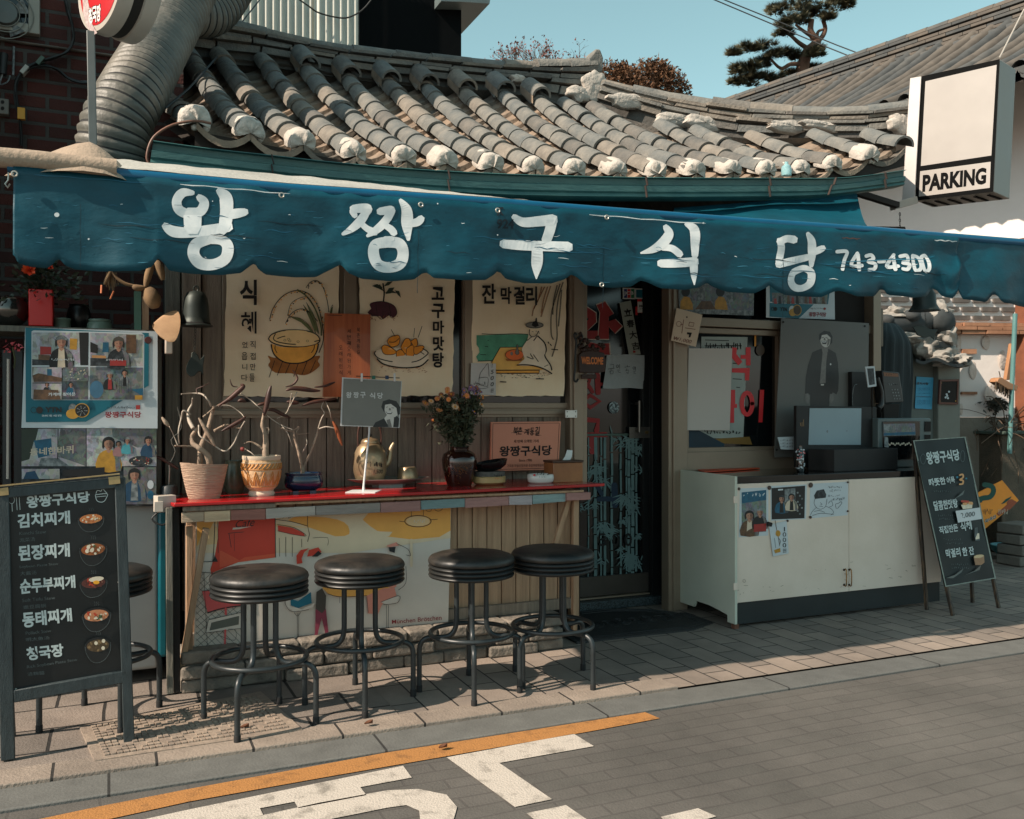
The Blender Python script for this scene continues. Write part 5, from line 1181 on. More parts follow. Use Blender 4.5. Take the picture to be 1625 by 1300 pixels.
# --- carved terracotta pot
Yp = 4.93; c = on(415, Yp); k = pw(384,446,735, Yp) / 2; H_ = pz(723,415, Yp) - c.z
m_terr = M('carved terracotta', (176,134,92), rough=0.8, rgb2=(200,172,136), scale=14, bump=0.4, bscale=40); m_tgl = M('ochre glaze relief', (186,128,62), rough=0.6, var=0.2, scale=18); m_rim = M('pale clay', (196,180,158), rough=0.8, var=0.15)
t = thing('carved_pot', 'round carved terracotta pot with zigzag relief and a bare branch', 'pot', c)
b = MB(); b.lathe([(0.62 * k, 0),(0.68 * k, 0.01),(0.66 * k, 0.08 * H_),(0.60 * k, 0.13 * H_)], c, m_rim, n=32)
b.lathe([(0.60 * k, 0.13 * H_),(0.78 * k, 0.22 * H_),(0.94 * k, 0.45 * H_),(1.0 * k, 0.66 * H_),(0.985 * k, 0.84 * H_),(0.96 * k, 0.90 * H_)], c, m_terr, n=32)
b.lathe([(0.96 * k, 0.90 * H_),(0.99 * k, 0.93 * H_),(0.985 * k, 1.0 * H_),(0.88 * k, 1.0 * H_),(0.86 * k, 0.85 * H_),(0.001,0.84 * H_)], c, m_rim, n=32)
b.build('pot_body', t, smooth=50)
b = MB()
def surf(q, f): # point on the pot wall
    pr = [(0.13,0.60),(0.22,0.78),(0.45,0.94),(0.66,1.0),(0.84,0.985),(0.90,0.96)]
    for i in range(len(pr) - 1):
        if f <= pr[i + 1][0]: 
            g = (f - pr[i][0]) / (pr[i + 1][0] - pr[i][0]); r = pr[i][1] + (pr[i + 1][1] - pr[i][1]) * g; break
    else: r = 0.96
    return c + V3((r * k * COS(q), r * k * SIN(q), f * H_)) + V3((COS(q), SIN(q),0)) * 0.0015
for i in range(14):
    q0 = i * 6.28318 / 14; q1 = q0 + 3.14159 / 14; q2 = q0 + 6.28318 / 14
    for (qa, fa),(qb, fb) in (((q0,0.28),(q1,0.62)),((q1,0.62),(q2,0.28)),((q0 + 0.1,0.27),(q1,0.5)),((q1,0.5),(q2 - 0.1,0.27))): b.tube([surf(qa + (qb - qa) * s / 3, fa + (fb - fa) * s / 3) for s in range(4)],0.0022, m_tgl, n=5)
for i in range(30):
    q = i * 6.28318 / 30; b.tube([surf(q, 0.70), surf(q + 0.12,0.755), surf(q + 0.2,0.81)],0.0042, m_tgl, n=5)
for f in (0.665,0.685,0.83,0.24): b.tube([surf(q * 0.1963, f) for q in range(32)],0.002, m_tgl if f < 0.8 else m_rim, n=5, closed=True)
b.build('relief', t, smooth=60)
b = MB(); tw(b, z([(820,660),(818,600),(822,540),(810,470),(795,430),(800,380),(805,340)]), Yp, 0.027,0.008, m_drift, dy=[0] * 7)
tw(b, z([(800,600),(760,570),(710,548),(665,560)]), Yp, 0.011,0.004, m_drift, dy=[0] * 4); tw(b, z([(755,660),(715,625),(665,595)]), Yp - 0.05,0.003,0.002, m_twig)
tw(b, z([(800,450),(840,450),(835,490)]), Yp, 0.006,0.008, m_drift, dy=[0] * 3); tw(b, z([(640,200),(700,240),(760,290),(805,330)]), Yp, 0.003,0.003, m_twig); tw(b, z([(830,360),(900,410),(960,440),(1010,460)]), Yp, 0.003,0.002, m_twig)
b.build('driftwood', t, smooth=60)
bird(t, z([(800,370),(820,310),(835,240),(845,190),(858,145)]), Yp, 10); bird(t, z([(830,320),(880,320),(940,350),(1000,375)]), Yp + 0.02,7); bird(t, z([(640,590),(655,600),(668,602)]), Yp - 0.05,8, m=M('dried red pod', (110,40,34), rough=0.6)); bird(t, z([(760,285),(800,275),(850,268)]), Yp + 0.02,6); bird(t, z([(620,260),(645,250),(680,262)]), Yp + 0.03,7)
# --- green glazed jar behind
Yj = 5.14; c = on(372, Yj); k = pw(355,390,760, Yj) / 2 * 1.05; H_ = pz(731,372, Yj) - c.z
b = MB(); b.lathe([(0.001,0),(0.75 * k, 0),(0.98 * k, 0.25 * H_),(1.0 * k, 0.55 * H_),(0.86 * k, 0.84 * H_),(0.80 * k, 0.9 * H_),(0.86 * k, 1.0 * H_),(0.76 * k, 1.0 * H_),(0.70 * k, 0.85 * H_),(0.001,0.8 * H_)], c, M('mottled green glaze', (52,66,56), rough=0.3, rgb2=(92,100,80), scale=12), n=28)
b.build('glazed_jar', label='small mottled green glazed jar behind the basket and the carved pot', cat='jar', smooth=60)
# --- blue bonsai dish
Yd = 4.98; c = on(482, Yd) + V3((0,0,0.0)); k = pw(450,512,762, Yd) / 2; H_ = pz(750,482, Yd) - c.z
t = thing('bonsai_dish', 'shallow dark blue glazed dish with a V shaped bare branch', 'pot', c)
m_blg = M('cobalt glaze', (10,24,48), rough=0.18, rgb2=(18,42,74), scale=6, coat=0.4)
b = MB(); b.lathe([(0.001,0.12 * H_),(0.6 * k, 0.12 * H_),(0.92 * k, 0.28 * H_),(1.0 * k, 0.55 * H_),(0.94 * k, 0.8 * H_),(0.90 * k, 0.86 * H_),(0.96 * k, 0.95 * H_),(0.95 * k, 1.0 * H_),(0.86 * k, 0.98 * H_),(0.84 * k, 0.88 * H_),(0.001,0.88 * H_)], c, m_blg, n=36, sy=0.7); b.build('dish_body', t, smooth=60)
for q in (0.5,2.2,3.8,5.4): b = MB(); b.box(c + V3((0.6 * k * COS(q),0.4 * k * SIN(q),0.06 * H_)),(0.03,0.02,0.12 * H_), m_blg); b.build('foot', t)
b = MB(); tw(b, z([(1085,775),(1085,740),(1068,670),(1050,600),(1030,530),(1020,470)]), Yd, 0.017,0.008, m_drift, dy=[0] * 6); tw(b, z([(1085,770),(1095,720),(1130,650),(1160,570),(1185,500),(1195,450)]), Yd, 0.012,0.007, m_drift, dy=[0] * 6)
tw(b, z([(940,440),(980,490),(1010,580)]), Yd, 0.003,0.002, m_twig); tw(b, z([(1195,455),(1220,380),(1240,340),(1220,300),(1240,250)]), Yd, 0.004,0.002, m_twig); tw(b, z([(1085,620),(1115,560),(1110,520)]), Yd, 0.003,0.0015, m_twig); tw(b, z([(1190,460),(1250,440),(1310,450)]), Yd, 0.004,0.003, m_twig); tw(b, z([(1005,200),(990,290),(960,350),(900,380)]), Yd, 0.003,0.002, m_twig); tw(b, z([(1045,190),(1010,260),(990,300)]), Yd, 0.003,0.002, m_twig); tw(b, z([(1245,250),(1280,330),(1290,400)]), Yd, 0.0025,0.002, m_twig)
tw(b, z([(930,450),(1000,470),(1060,440),(1040,490),(1130,485)]), Yd, 0.006,0.003, m_drift, dy=[0] * 5)
b.build('driftwood', t, smooth=60)
bird(t, z([(965,180),(1010,165),(1080,168),(1150,178),(1210,182)]), Yd, 9); bird(t, z([(1010,30),(1045,80),(1040,110),(1010,140),(960,155)]), Yd, 4); bird(t, z([(1168,156),(1240,148),(1290,130),(1318,118)]), Yd, 5); bird(t, z([(1080,290),(1150,265),(1230,250),(1330,235)]), Yd, 7); bird(t, z([(1300,400),(1325,450),(1345,510),(1368,575)]), Yd, 8, m=M('red carved wood', (140,74,40), rough=0.6)); bird(t, z([(970,260),(1010,265),(1060,270)]), Yd + 0.03,8)  # one bird has a redder wood colour
# --- spoon rest at the far left of the counter
Yq = 5.02; c = on(268, Yq); b = MB(); b.lathe([(0.001,0),(0.062,0),(0.062,0.012),(0.044,0.016),(0.042,0.06),(0.034,0.068),(0.001,0.07)], c, M('grey painted base', (40,46,48), rough=0.5, var=0.2), n=24)
b.tube([c + V3((0,0,0.07)), c + V3((0.003,0,0.15)), c + V3((0.0,0,0.19))],0.003, m_twig); b.tube([c + V3((-0.12,0,0.24)), c + V3((-0.03,0,0.20)), c + V3((0.045,0,0.15))],[0.006,0.009,0.007], m_brown, n=8)
b.tube(SPA([c + V3((0,0,0.17)), c + V3((0.03,0,0.24)), c + V3((0.01,0,0.30)), c + V3((0.06,0,0.36)), c + V3((0.04,0,0.47))],3),0.002, m_twig)
b.build('bird_stand', label='small grey round stand with dark carved bird at the left counter corner', cat='ornament', smooth=50)
# --- photo card stand
Ys = 4.88; c = on(577, Ys); t = thing('card_stand', 'white pole stand holding a grey photo card of a laughing man', 'card stand', c)
m_wpl = M('white plastic', (206,208,208), rough=0.35, var=0.05)
b = MB(); b.lathe([(0.001,0),(0.115,0),(0.115,0.004),(0.02,0.008),(0.001,0.008)], c, m_wpl, n=4); b.v = [c + Matrix.Rotation(0.3,3, 'Z') @ (v - c) for v in b.v]; b.build('base_plate', t)
b = MB(); tp = W(586,674, Ys); b.tube([c + V3((0,0,0.004)), c + V3((0,0,0.03)), tp - V3((0,0,0.04)), tp],[0.009,0.006,0.005,0.007], m_wpl, n=10); b.build('pole', t)
b = MB(); pl = PY(Ys - 0.012); q = [(543,599),(638,605),(634,679),(540,676)]; sh = Sheet(pl, 0.0015,3,5); m_gph = M('grey photo print', (104,104,100), rough=0.35, rgb2=(128,128,122), scale=2)
sheet_grid(b, sh, q, m_wpl, 8); a = Art(b, sh, off=0.004); m_lg = M('photo light grey', (196,194,188), rough=0.4); m_mg = M('photo mid grey', (112,110,106), rough=0.4, var=0.2, scale=40); m_dg = M('photo dark grey', (30,31,32), rough=0.4, var=0.2, scale=30)
z = Zm(540,580,3.87)
a.poly(z([(20,80),(374,98),(357,378),(10,366)]), m_gph)
def laugher(a, zf, s=1.0):
    a.poly(zf([(200,378),(215,350),(270,325),(295,300),(340,305),(362,325),(357,380)]), m_dg, sm=1); a.poly(zf([(270,325),(290,300),(330,320),(325,380),(300,380)]), m_lg); a.poly(zf([(283,335),(305,330),(318,380),(296,380)]), m_mg)
    a.poly(zf([(272,240),(310,228),(352,250),(360,290),(335,318),(298,312),(275,285)]), m_lg, sm=2); a.poly(zf([(252,255),(262,220),(300,208),(345,220),(368,255),(366,300),(352,305),(345,262),(310,236),(275,242),(270,290)]), m_dg, sm=1)
    a.poly(zf([(278,283),(300,290),(322,286),(312,300),(290,298)]), m_dg); a.poly(zf([(283,285),(300,290),(318,287),(310,294),(290,293)]), m_wpl)
    a.stroke(zf([(282,258),(292,254)]),0.8, m_dg, sm=0); a.stroke(zf([(315,260),(330,262)]),0.8, m_dg, sm=0); a.poly(zf([(300,262),(308,262),(312,276),(298,276)]), m_mg)
laugher(a, z)
for ch, x in zip('왕짱구식당', (36,80,122,180,228)): (x0, y0),(x1, y1) = z([(x, 163 + (x > 150) * 4),(x + 34,200 + (x > 150) * 4)]); a.text(ch, (x0, y0, x1, y1), m_wpl, bold=0.02)
b.build('photo_card', t, smooth=60)
b = MB(); pl2 = PY(Ys - 0.02)
b.tube([W(565,597, Ys - 0.02), W(634,600, Ys - 0.02)],0.003, m_dark, n=6)
for u, m in ((574, m_wpl),(593, M('green clip', (0,96,78), rough=0.4)),(614, M('navy clip', (14,46,84), rough=0.4)),(626, m_wpl)): b.box(W(u, 599, Ys - 0.022),(0.018 if m is not m_wpl else 0.01,0.012,0.02 if m is not m_wpl else 0.045), m)
b.build('clip_bar', t, bevel=0.002)
# --- tray with gold kettle and cup
Yt = 5.12; c = on(617, Yt); c.z += 0.02; t0 = c.copy()
b = MB(); k = pw(552,682,765, Yt) / 2
b.lathe([(0.001,-0.02),(0.4 * k, -0.02),(0.42 * k, 0),(0.62 * k, 0),(0.7 * k, 0.006),(0.98 * k, 0.026),(1.0 * k, 0.030),(0.96 * k, 0.031),(0.68 * k, 0.012),(0.001,0.010)], c, M('pale steel tray', (150,156,150), rough=0.3, metal=0.5, var=0.15), n=8, sy=0.62)
b.build('serving_tray', label='octagonal pale metal tray carrying the brass kettle and a bowl', cat='tray', smooth=20)
c = on(587, Yt) + V3((0,0,0.031)); k = pw(561,613,735, Yt) / 2; H_ = pz(697,587, Yt) - c.z
m_gold = M('dented yellow brass', (140,118,90), rough=0.36, rgb2=(178,156,126), scale=5, metal=0.6, bump=0.25, bscale=10)
t = thing('kettle', 'dented brass makgeolli kettle with black scribbled letters and arched handle', 'kettle', c)
b = MB(); b.lathe([(0.001,0),(0.70 * k, 0),(0.86 * k, 0.06 * H_),(0.98 * k, 0.25 * H_),(1.0 * k, 0.48 * H_),(0.93 * k, 0.68 * H_),(0.74 * k, 0.83 * H_),(0.55 * k, 0.90 * H_),(0.52 * k, 0.91 * H_)], c, m_gold, n=32)
n0 = 'kettle_body'; a = Art(b, PY(Yt - k - 0.004)); b.build(n0, t, smooth=60)
b = MB(); b.lathe([(0.54 * k, 0.905 * H_),(0.56 * k, 0.93 * H_),(0.45 * k, 1.0 * H_),(0.15 * k, 1.03 * H_),(0.10 * k, 1.05 * H_)], c, m_gold, n=24); b.ball(c + V3((0,0,1.09 * H_)),0.011, m_dark, n=10); b.build('lid', t, smooth=60)
b = MB(); b.tube(SPA([c + V3((0.80 * k, 0,0.35 * H_)), c + V3((1.15 * k, 0,0.48 * H_)), c + V3((1.28 * k, 0,0.75 * H_)), c + V3((1.48 * k, 0,0.90 * H_))],4),[0.022 - 0.0011 * i for i in range(13)], m_gold, n=12); b.build('spout', t, smooth=60)
b = MB(); b.tube(SPA([c + V3((-0.70 * k, 0,0.80 * H_)), c + V3((-0.72 * k, 0,1.15 * H_)), c + V3((-0.5 * k, 0,1.38 * H_)), c + V3((0,0,1.48 * H_)), c + V3((0.5 * k, 0,1.38 * H_)), c + V3((0.70 * k, 0,1.1 * H_)), c + V3((0.66 * k, 0,0.82 * H_))],4),[0.005] * 6 + [0.0085] * 13 + [0.005] * 6, m_brown, n=10); b.build('handle', t, smooth=60)
class Cyl: # marks wrapped on a round body
    n = V3((0,-1,0)); p = V3((0,0,0))
    def __init__(s, c, prof): s.c = c; s.pr = prof
    def __call__(s, u, v, off=0.0):
        d = ray(u, v); o = EYEV; 
        r = 1.0
        for _ in range(4):
            # nearest hit with the cylinder of the local radius
            dx, dy = d.x, d.y; fx, fy = o.x - s.c.x, o.y - s.c.y; A_ = dx * dx + dy * dy; B_ = 2 * (fx * dx + fy * dy); C_ = fx * fx + fy * fy - (s.R(r) + off) ** 2; D_ = max(0, B_ * B_ - 4 * A_ * C_)
            t = (-B_ - math.sqrt(D_)) / (2 * A_); r = (o + d * t).z - s.c.z
        return o + d * t
    def R(s, h):
        P = s.pr
        if h <= P[0][1]: return P[0][0]
        for i in range(len(P) - 1):
            if h <= P[i + 1][1]: return P[i][0] + (P[i + 1][0] - P[i][0]) * (h - P[i][1]) / max(1e-6, P[i + 1][1] - P[i][1])
        return P[-1][0]
kp = [(0.86 * k, 0.06 * H_),(0.98 * k, 0.25 * H_),(1.0 * k, 0.48 * H_),(0.93 * k, 0.68 * H_),(0.74 * k, 0.83 * H_)]
b = MB(); a = Art(b, Cyl(c, kp), off=0.0025); z = Zm(540,580,3.87); scrib(a, z([(150,585),(190,635)]),3, m_ink, 1.1); scrib(a, z([(205,590),(262,628)]),4, m_ink, 1.0); a.text('1,500', z([(205,640),(262,640),(262,668),(205,668)]), m_ink, shear=0.2); b.build('ink_writing', t)
c = on(647, Yt) + V3((0,0,0.031)); k = pw(631,663,750, Yt) / 2; H_ = pz(741,647, Yt) - c.z
b = MB(); b.lathe([(0.001,0),(1.0 * k, 0),(1.04 * k, 0.05 * H_),(0.96 * k, 0.5 * H_),(0.82 * k, 0.9 * H_),(0.72 * k, 1.0 * H_),(0.001,1.0 * H_)], c, m_gold, n=28); b.build('brass_bowl', label='small upturned brass bowl on the metal tray beside the kettle', cat='bowl', smooth=40)
# --- dark glazed jar with chrysanthemums
Yf = 4.98; c = on(729, Yf); k = pw(702,755,740, Yf) / 2; H_ = pz(713,729, Yf) - c.z
t = thing('flower_jar', 'dark brown glazed jar full of orange and lilac chrysanthemums', 'flower jar', c)
b = MB(); b.lathe([(0.001,0),(0.66 * k, 0),(0.78 * k, 0.15 * H_),(0.96 * k, 0.5 * H_),(1.0 * k, 0.72 * H_),(0.9 * k, 0.88 * H_),(0.62 * k, 0.96 * H_),(0.52 * k, 0.98 * H_),(0.52 * k, 1.04 * H_),(0.58 * k, 1.07 * H_),(0.50 * k, 1.07 * H_),(0.46 * k, 0.95 * H_),(0.001,0.9 * H_)], c, M('oxblood glaze', (32,15,12), rough=0.14, rgb2=(58,27,18), scale=7, coat=0.5), n=36); b.build('jar_body', t, smooth=60)
m_gsc = M('gold scratch relief', (110,64,34), rough=0.4)
b = MB(); a = Art(b, Cyl(c, [(0.66 * k, 0),(0.78 * k, 0.15 * H_),(0.96 * k, 0.5 * H_),(1.0 * k, 0.72 * H_),(0.9 * k, 0.88 * H_)]), off=0.0015); rs = random.Random(4)
for i in range(60): x = rs.gauss(729,9); y = rs.gauss(746,6); a.stroke([(x, y),(x + rs.uniform(-3,3), y + rs.uniform(-3,3))],0.6, m_gsc, sm=0)
b.build('scratched_pattern', t)
m_stem = M('dull green stem', (66,70,42), rough=0.8, var=0.2); m_lf = M('dark chrysanthemum leaf', (36,44,30), rough=0.7, rgb2=(66,70,48), scale=20)
mouth = c + V3((0,0,1.03 * H_)); b = MB(); rs = random.Random(12); tips = []
heads = [(675,640),(684,637),(694,633),(700,627),(710,622),(705,640),(712,634),(716,626),(697,651),(722,646),(727,648),(736,620),(741,628),(748,615),(755,625),(760,634),(752,617),(762,622),(766,630),(752,654),(747,618),(764,642),(735,629),(688,668),(710,618),(702,631),(744,632),(757,616),(739,698),(758,618),(728,640)]
for i, (u, v) in enumerate(heads):
    e = W(u, v, Yf + rs.uniform(-0.12,0.10)); mid = mouth.lerp(e, 0.5) + V3((rs.uniform(-0.015,0.015), rs.uniform(-0.03,0.03),0.02)); st = mouth + V3((rs.uniform(-0.03,0.03), rs.uniform(-0.03,0.03),-0.01)); P = SPA([st, mid, e],4); b.tube(P, 0.0018, m_stem, n=5); tips.append((e, P))
b.build('stems', t)
b = MB()
def leafq(b, p, d, l, w_, m):
    d = d.normalized(); s_ = d.orthogonal().normalized(); s_ = Matrix.Rotation(RU(0,6.28),3, d) @ s_; n_ = d.cross(s_)
    b.add([p, p + d * l * 0.35 + s_ * w_ + n_ * l * 0.08, p + d * l * 0.62 + s_ * w_ * 0.55, p + d * l, p + d * l * 0.62 - s_ * w_ * 0.55, p + d * l * 0.35 - s_ * w_ + n_ * l * 0.08],[(0,1,2,3),(0,3,4,5)], m)
random.seed(31)
for e, P in tips:
    for j in range(50):
        p = P[random.randint(1, len(P) - 1)] + V3((RG(0,0.028), RG(0,0.028), RG(0,0.024))); p = p.lerp(P[random.randint(2,6)],0.3)
        leafq(b, p, V3((RG(0,1), RG(0,1), RG(0.1,0.8))), RU(0.022,0.046), RU(0.006,0.012), m_lf)
b.build('leaves', t, smooth=0)
pet = [M('apricot petal', (214,140,92), rough=0.7, var=0.15), M('lilac petal', (146,112,150), rough=0.7, var=0.15), M('rust petal', (150,78,52), rough=0.7), M('cream petal', (222,184,150), rough=0.7)]; m_disc = M('yellow flower disc', (216,146,40), rough=0.8)
for i, (e, P) in enumerate(tips):
    b = MB(); ax = (V3((0,-0.9,0.5)) + V3((RG(0,0.4),0, RG(0,0.4)))).normalized(); s_ = ax.orthogonal().normalized(); m = pet[1] if heads[i][0] > 733 and i % 3 else pet[(0,3,0,2)[i % 4]]; R_ = RU(0.016,0.025)
    for kx in range(14):
        q = Matrix.Rotation(kx * 6.28318 / 14,3, ax) @ s_; tt = ax.cross(q); b.add([e + q * 0.003, e + q * R_ * 0.6 + tt * 0.0030 + ax * 0.003, e + q * R_ + ax * 0.001, e + q * R_ * 0.6 - tt * 0.0030 + ax * 0.003],[(0,1,2,3)], m)
    b.ball(e + ax * 0.003,0.0055, m_disc, n=7); b.build('flower', t, smooth=0)
# --- stacked dishes used as ashtrays
Ya = 4.98; c = on(776, Ya); k = pw(750,801,755, Ya) / 2; t = thing('ashtray_stack', 'tan ashtray topped with a black dish of stubs beside flower jar', 'ashtrays', c)
b = MB(); b.lathe([(0.001,0),(0.75 * k, 0),(0.98 * k, 0.014),(0.98 * k, 0.045),(0.9 * k, 0.05),(0.001,0.05)], c, M('tan glazed dish', (176,146,98), rough=0.4, var=0.15), n=32, sy=0.8); b.build('lower_dish', t, smooth=50)
b = MB(); b.lathe([(0.001,0.05),(0.92 * k, 0.05),(0.96 * k, 0.078),(0.001,0.078)], c, M('stone grey rim', (66,66,64), rough=0.6, rgb2=(98,96,90), scale=40), n=32, sy=0.8); b.build('middle_dish', t, smooth=40)
b = MB(); b.lathe([(0.001,0.08),(0.6 * k, 0.08),(0.9 * k, 0.10),(0.98 * k, 0.122),(0.9 * k, 0.124),(0.7 * k, 0.10),(0.001,0.095)], c + V3((0.012,0,0)), M('black lacquer', (16,16,17), rough=0.25), n=32, sy=0.8); b.v = [v + V3((0,0,(v.x - c.x) * 0.16 + (0.012 if v.z > c.z + 0.11 else 0))) for v in b.v]; b.build('upper_dish', t, smooth=50)
b = MB(); a = Art(b, Cyl(c, [(0.98 * k, 0.014),(0.98 * k, 0.045)]), off=0.002); scrib(a, [(784,752),(797,757)],5, m_dark, 0.7); scrib(a, [(785,758),(796,761)],4, M('orange ink', (200,90,30)),0.7); b.build('print', t)
# --- pink shop plaque
b = MB(); pl = PY(YW - 0.07); z = Zm(540,580,3.87); q = z([(928,348),(1355,344),(1340,640),(922,650)]); m_pk = M('pink lacquer board', (206,132,104), rough=0.4, var=0.06, scale=2)
P = [pl(*p) for p in q]; b.prism(P, (0,0.018,0), m_pk); a = Art(b, pl); bk_ = [(938,358),(1345,354),(1331,630),(932,640)]
for i in range(4): a.stroke(z([bk_[i], bk_[(i + 1) % 4]]),0.6, m_ink, sm=0)
for ch, x, y, w_, h_ in (('북', 1062,378,30,50),('촌', 1090,378,28,46),('계', 1128,388,34,40),('동', 1165,382,26,48),('길', 1196,376,30,56)): (x0, y0),(x1, y1) = z([(x, y),(x + w_, y + h_)]); a.text(ch, (x0, y0, x1, y1), m_ink, bold=0.02, shear=0.15)
a.stroke(z([(1050,415),(1120,408),(1235,430)]),0.5, m_ink); a.text('세 번째 오래된 가게', z([(1065,457),(1218,455),(1218,474),(1065,476)]), m_ink, bold=0.01)
a.text('왕짱구식당', z([(978,496),(1300,490),(1298,552),(978,560)]), m_ink, bold=0.03); a.text('Since 1986', z([(1098,575),(1178,574),(1178,590),(1098,591)]), m_ink); a.text('가회동 마을선정위원 주민추천위원회', z([(1025,608),(1250,604),(1250,622),(1025,626)]), m_ink)
b.build('shop_plaque', label='pink lacquered shop plaque with black Korean writing leaning on siding', cat='plaque', bevel=0.002)
# --- white ashtray
Yw2 = 4.92; c = on(858, Yw2); k = pw(838,878,750, Yw2) / 2; b = MB()
pr = [(0.001,0),(0.8 * k, 0),(0.96 * k, 0.012),(1.0 * k, 0.032),(0.97 * k, 0.05),(0.9 * k, 0.054),(0.8 * k, 0.04),(0.001,0.03)]; b.lathe(pr, c, M('white porcelain', (206,204,198), rough=0.2, var=0.06, coat=0.3), n=36, sy=0.85)
a = Art(b, Cyl(c, [(0.96 * k, 0.012),(1.0 * k, 0.032),(0.97 * k, 0.05)]), off=0.002); scrib(a, [(852,750),(871,754)],6, m_dark, 0.9); scrib(a, [(855,756),(868,758)],5, m_dark, 0.5); a.ell(848,754,2,1.6, m_rv)
b.build('ashtray', label='round white porcelain ashtray with printed letters on the red counter', cat='ashtray', smooth=60)
# --- wooden tissue box
Yx = 4.95; c = on(897, Yx); z1_ = pz(733,897, Yx); t = thing('tissue_box', 'brown wooden tissue box with one white tissue sticking out', 'tissue box', c)
b = MB(); x0_, x1_ = W(878,745, Yx - 0.07).x, W(925,745, Yx - 0.07).x; m_bx = M('burl wood', (120,70,36), rough=0.4, rgb2=(158,104,58), scale=5, coat=0.2)
b.box2((x0_, Yx - 0.07, c.z + 0.0),(x1_, Yx + 0.06, z1_ - 0.002), m_bx); b.box2((x0_ - 0.004, Yx - 0.074, z1_ - 0.0015),(x1_ + 0.004, Yx + 0.064, z1_ + 0.012), M('dark wood lid', (62,38,24), rough=0.4, var=0.2)); b.build('box_body', t, bevel=0.003)
b = MB(); q = [W(u, v, Yx) for u, v in ((890,734),(903,734),(911,715),(900,714))]; rows = [[q[0], q[1]],[q[0].lerp(q[3],0.5) + V3((0,-0.015,0)), q[1].lerp(q[2],0.5) + V3((0,-0.005,0))],[q[3], q[2] + V3((0,0.02,0))]]; b.grid(rows, M('white tissue', (214,216,214), rough=0.9)); b.build('tissue', t, smooth=60)
# ================================================================== standing menu boards
m_cb = M('black board sheet', (24,27,28), rough=0.32, rgb2=(36,39,40), scale=2.5, spec=0.4)
m_fr = M('blue grey board frame', (32,42,45), rough=0.55, rgb2=(52,62,64), scale=8, stretch=(6,6,1), bump=0.2)
m_chk = M('white board paint', (186,196,194), rough=0.7, var=0.12, scale=12); m_chkd = M('dim chalk', (82,90,90), rough=0.8, var=0.3, scale=20); m_brs = M('brass corner', (170,146,104), rough=0.4, metal=0.5, var=0.2, scale=20)
def board_plane(f0, f1, tl):
    """plane through two feet, leaning back so that the upper left corner stands square above the left foot"""
    A_, B_ = G(*f0), G(*f1); d = (B_ - A_).normalized(); back = V3((-d.y, d.x, 0))
    if back.y < 0: back = -back
    best = None
    for i in range(0,500):
        th = rad(i * 0.1); t = back * SIN(th) + V3((0,0,1)) * COS(th); n = d.cross(t)
        if n.dot(EYEV - A_) < 0: n = -n
        pl = Plane(A_, n); e = abs((pl(*tl) - A_).dot(d))
        if best is None or e < best[0]: best = (e, pl, t, th, back)
    return best[1], best[2], best[4], d
# --- large board on the left
pl, tv, bk, dv = board_plane((14,1208),(205,1180),(-4,772)); n = pl.n
c0 = (G(14,1208) + G(205,1180)) / 2
t = thing('menu_board', 'large black standing menu board with white handwritten stews and bowl pictures', 'menu board', c0)
def fbar(p, q, w_, th, m=m_fr, off=0.0):
    P, Q = pl(*p, off), pl(*q, off); b.bar(P, Q, th, w_, m, up=n)
for seg in (((3,772),(13,1205)),((190,758),(205,1178)),((-12,784),(198,765)),((22,1104),(203,1072))):
    b = MB(); P, Q = pl(*seg[0]), pl(*seg[1]); b.bar(P, Q, 0.042 if seg[0][1] < 1000 else 0.05,0.03, m_fr, up=n) if seg[0][0] != 3 else b.bar(P, Q, 0.05,0.03, m_fr, up=n); b.build('frame_bar', t, bevel=0.004)
b = MB(); b.prism([pl(u, v, -0.004) for u, v in ((12,788),(186,772),(202,1068),(24,1102))],-n * 0.006, m_cb); b.build('board_panel', t)
for (u, v, du) in ((3,781,14),(180,763,20)):
    b = MB(); b.prism([pl(u + x, v + y - x * 0.06,0.017) for x, y in ((-8,-6),(10,-7),(11,5),(-7,6))], n * 0.002, m_brs); b.build('corner_plate', t)
# back legs
for u, v, bu in ((12,1208,0),(205,1180,0)):
    A_ = G(u, v); T_ = pl(-2 if u < 100 else 189,775 if u < 100 else 762,-0.04); ft = A_ + bk * 0.30 + V3((0,0,0)); b = MB(); b.bar(T_, ft, 0.03,0.024, m_fr, up=n); b.build('back_leg', t, bevel=0.003)
b = MB(); b.bar(pl(-8,772,0.016), pl(190,752,0.016),0.005,0.012, m_brs, up=n); b.build('trim', t)
b = MB(); a = Art(b, pl, off=-0.0035); z = Zm(0,700,4.334)
def tz(body, q, bold=0.02, m=m_chk, shear=0.0): a.text(body, z(q), m, bold=bold, shear=shear)
tz('왕짱구식당', [(178,378),(615,345),(622,420),(185,465)],0.035)
tz('김치찌개', [(118,502),(480,478),(484,568),(122,602)],0.035); tz('된장찌개', [(122,718),(478,700),(482,795),(128,828)],0.035); tz('순두부찌개', [(135,950),(515,922),(520,1010),(140,1056)],0.035); tz('동태찌개', [(150,1178),(490,1148),(498,1240),(158,1288)],0.035)
zb_ = Zm(0,950,3.715); a.text('청국장', zb_([(152,288),(370,264),(378,340),(160,368)]), m_chk, bold=0.035)
tz('Kimchi Stew', [(132,625),(315,612),(316,635),(134,648)],0.0, m_chkd); tz('泡菜汤', [(134,668),(240,660),(242,688),(136,696)],0.0, m_chkd)
tz('Soybean Paste Stew', [(132,858),(400,835),(402,856),(134,880)],0.0, m_chkd); tz('大酱汤', [(138,898),(250,890),(252,918),(140,926)],0.0, m_chkd)
tz('Soft Tofu Stew', [(152,1085),(378,1066),(380,1088),(154,1108)],0.0, m_chkd); tz('嫩豆腐锅', [(160,1130),(315,1118),(317,1145),(162,1158)],0.0, m_chkd)
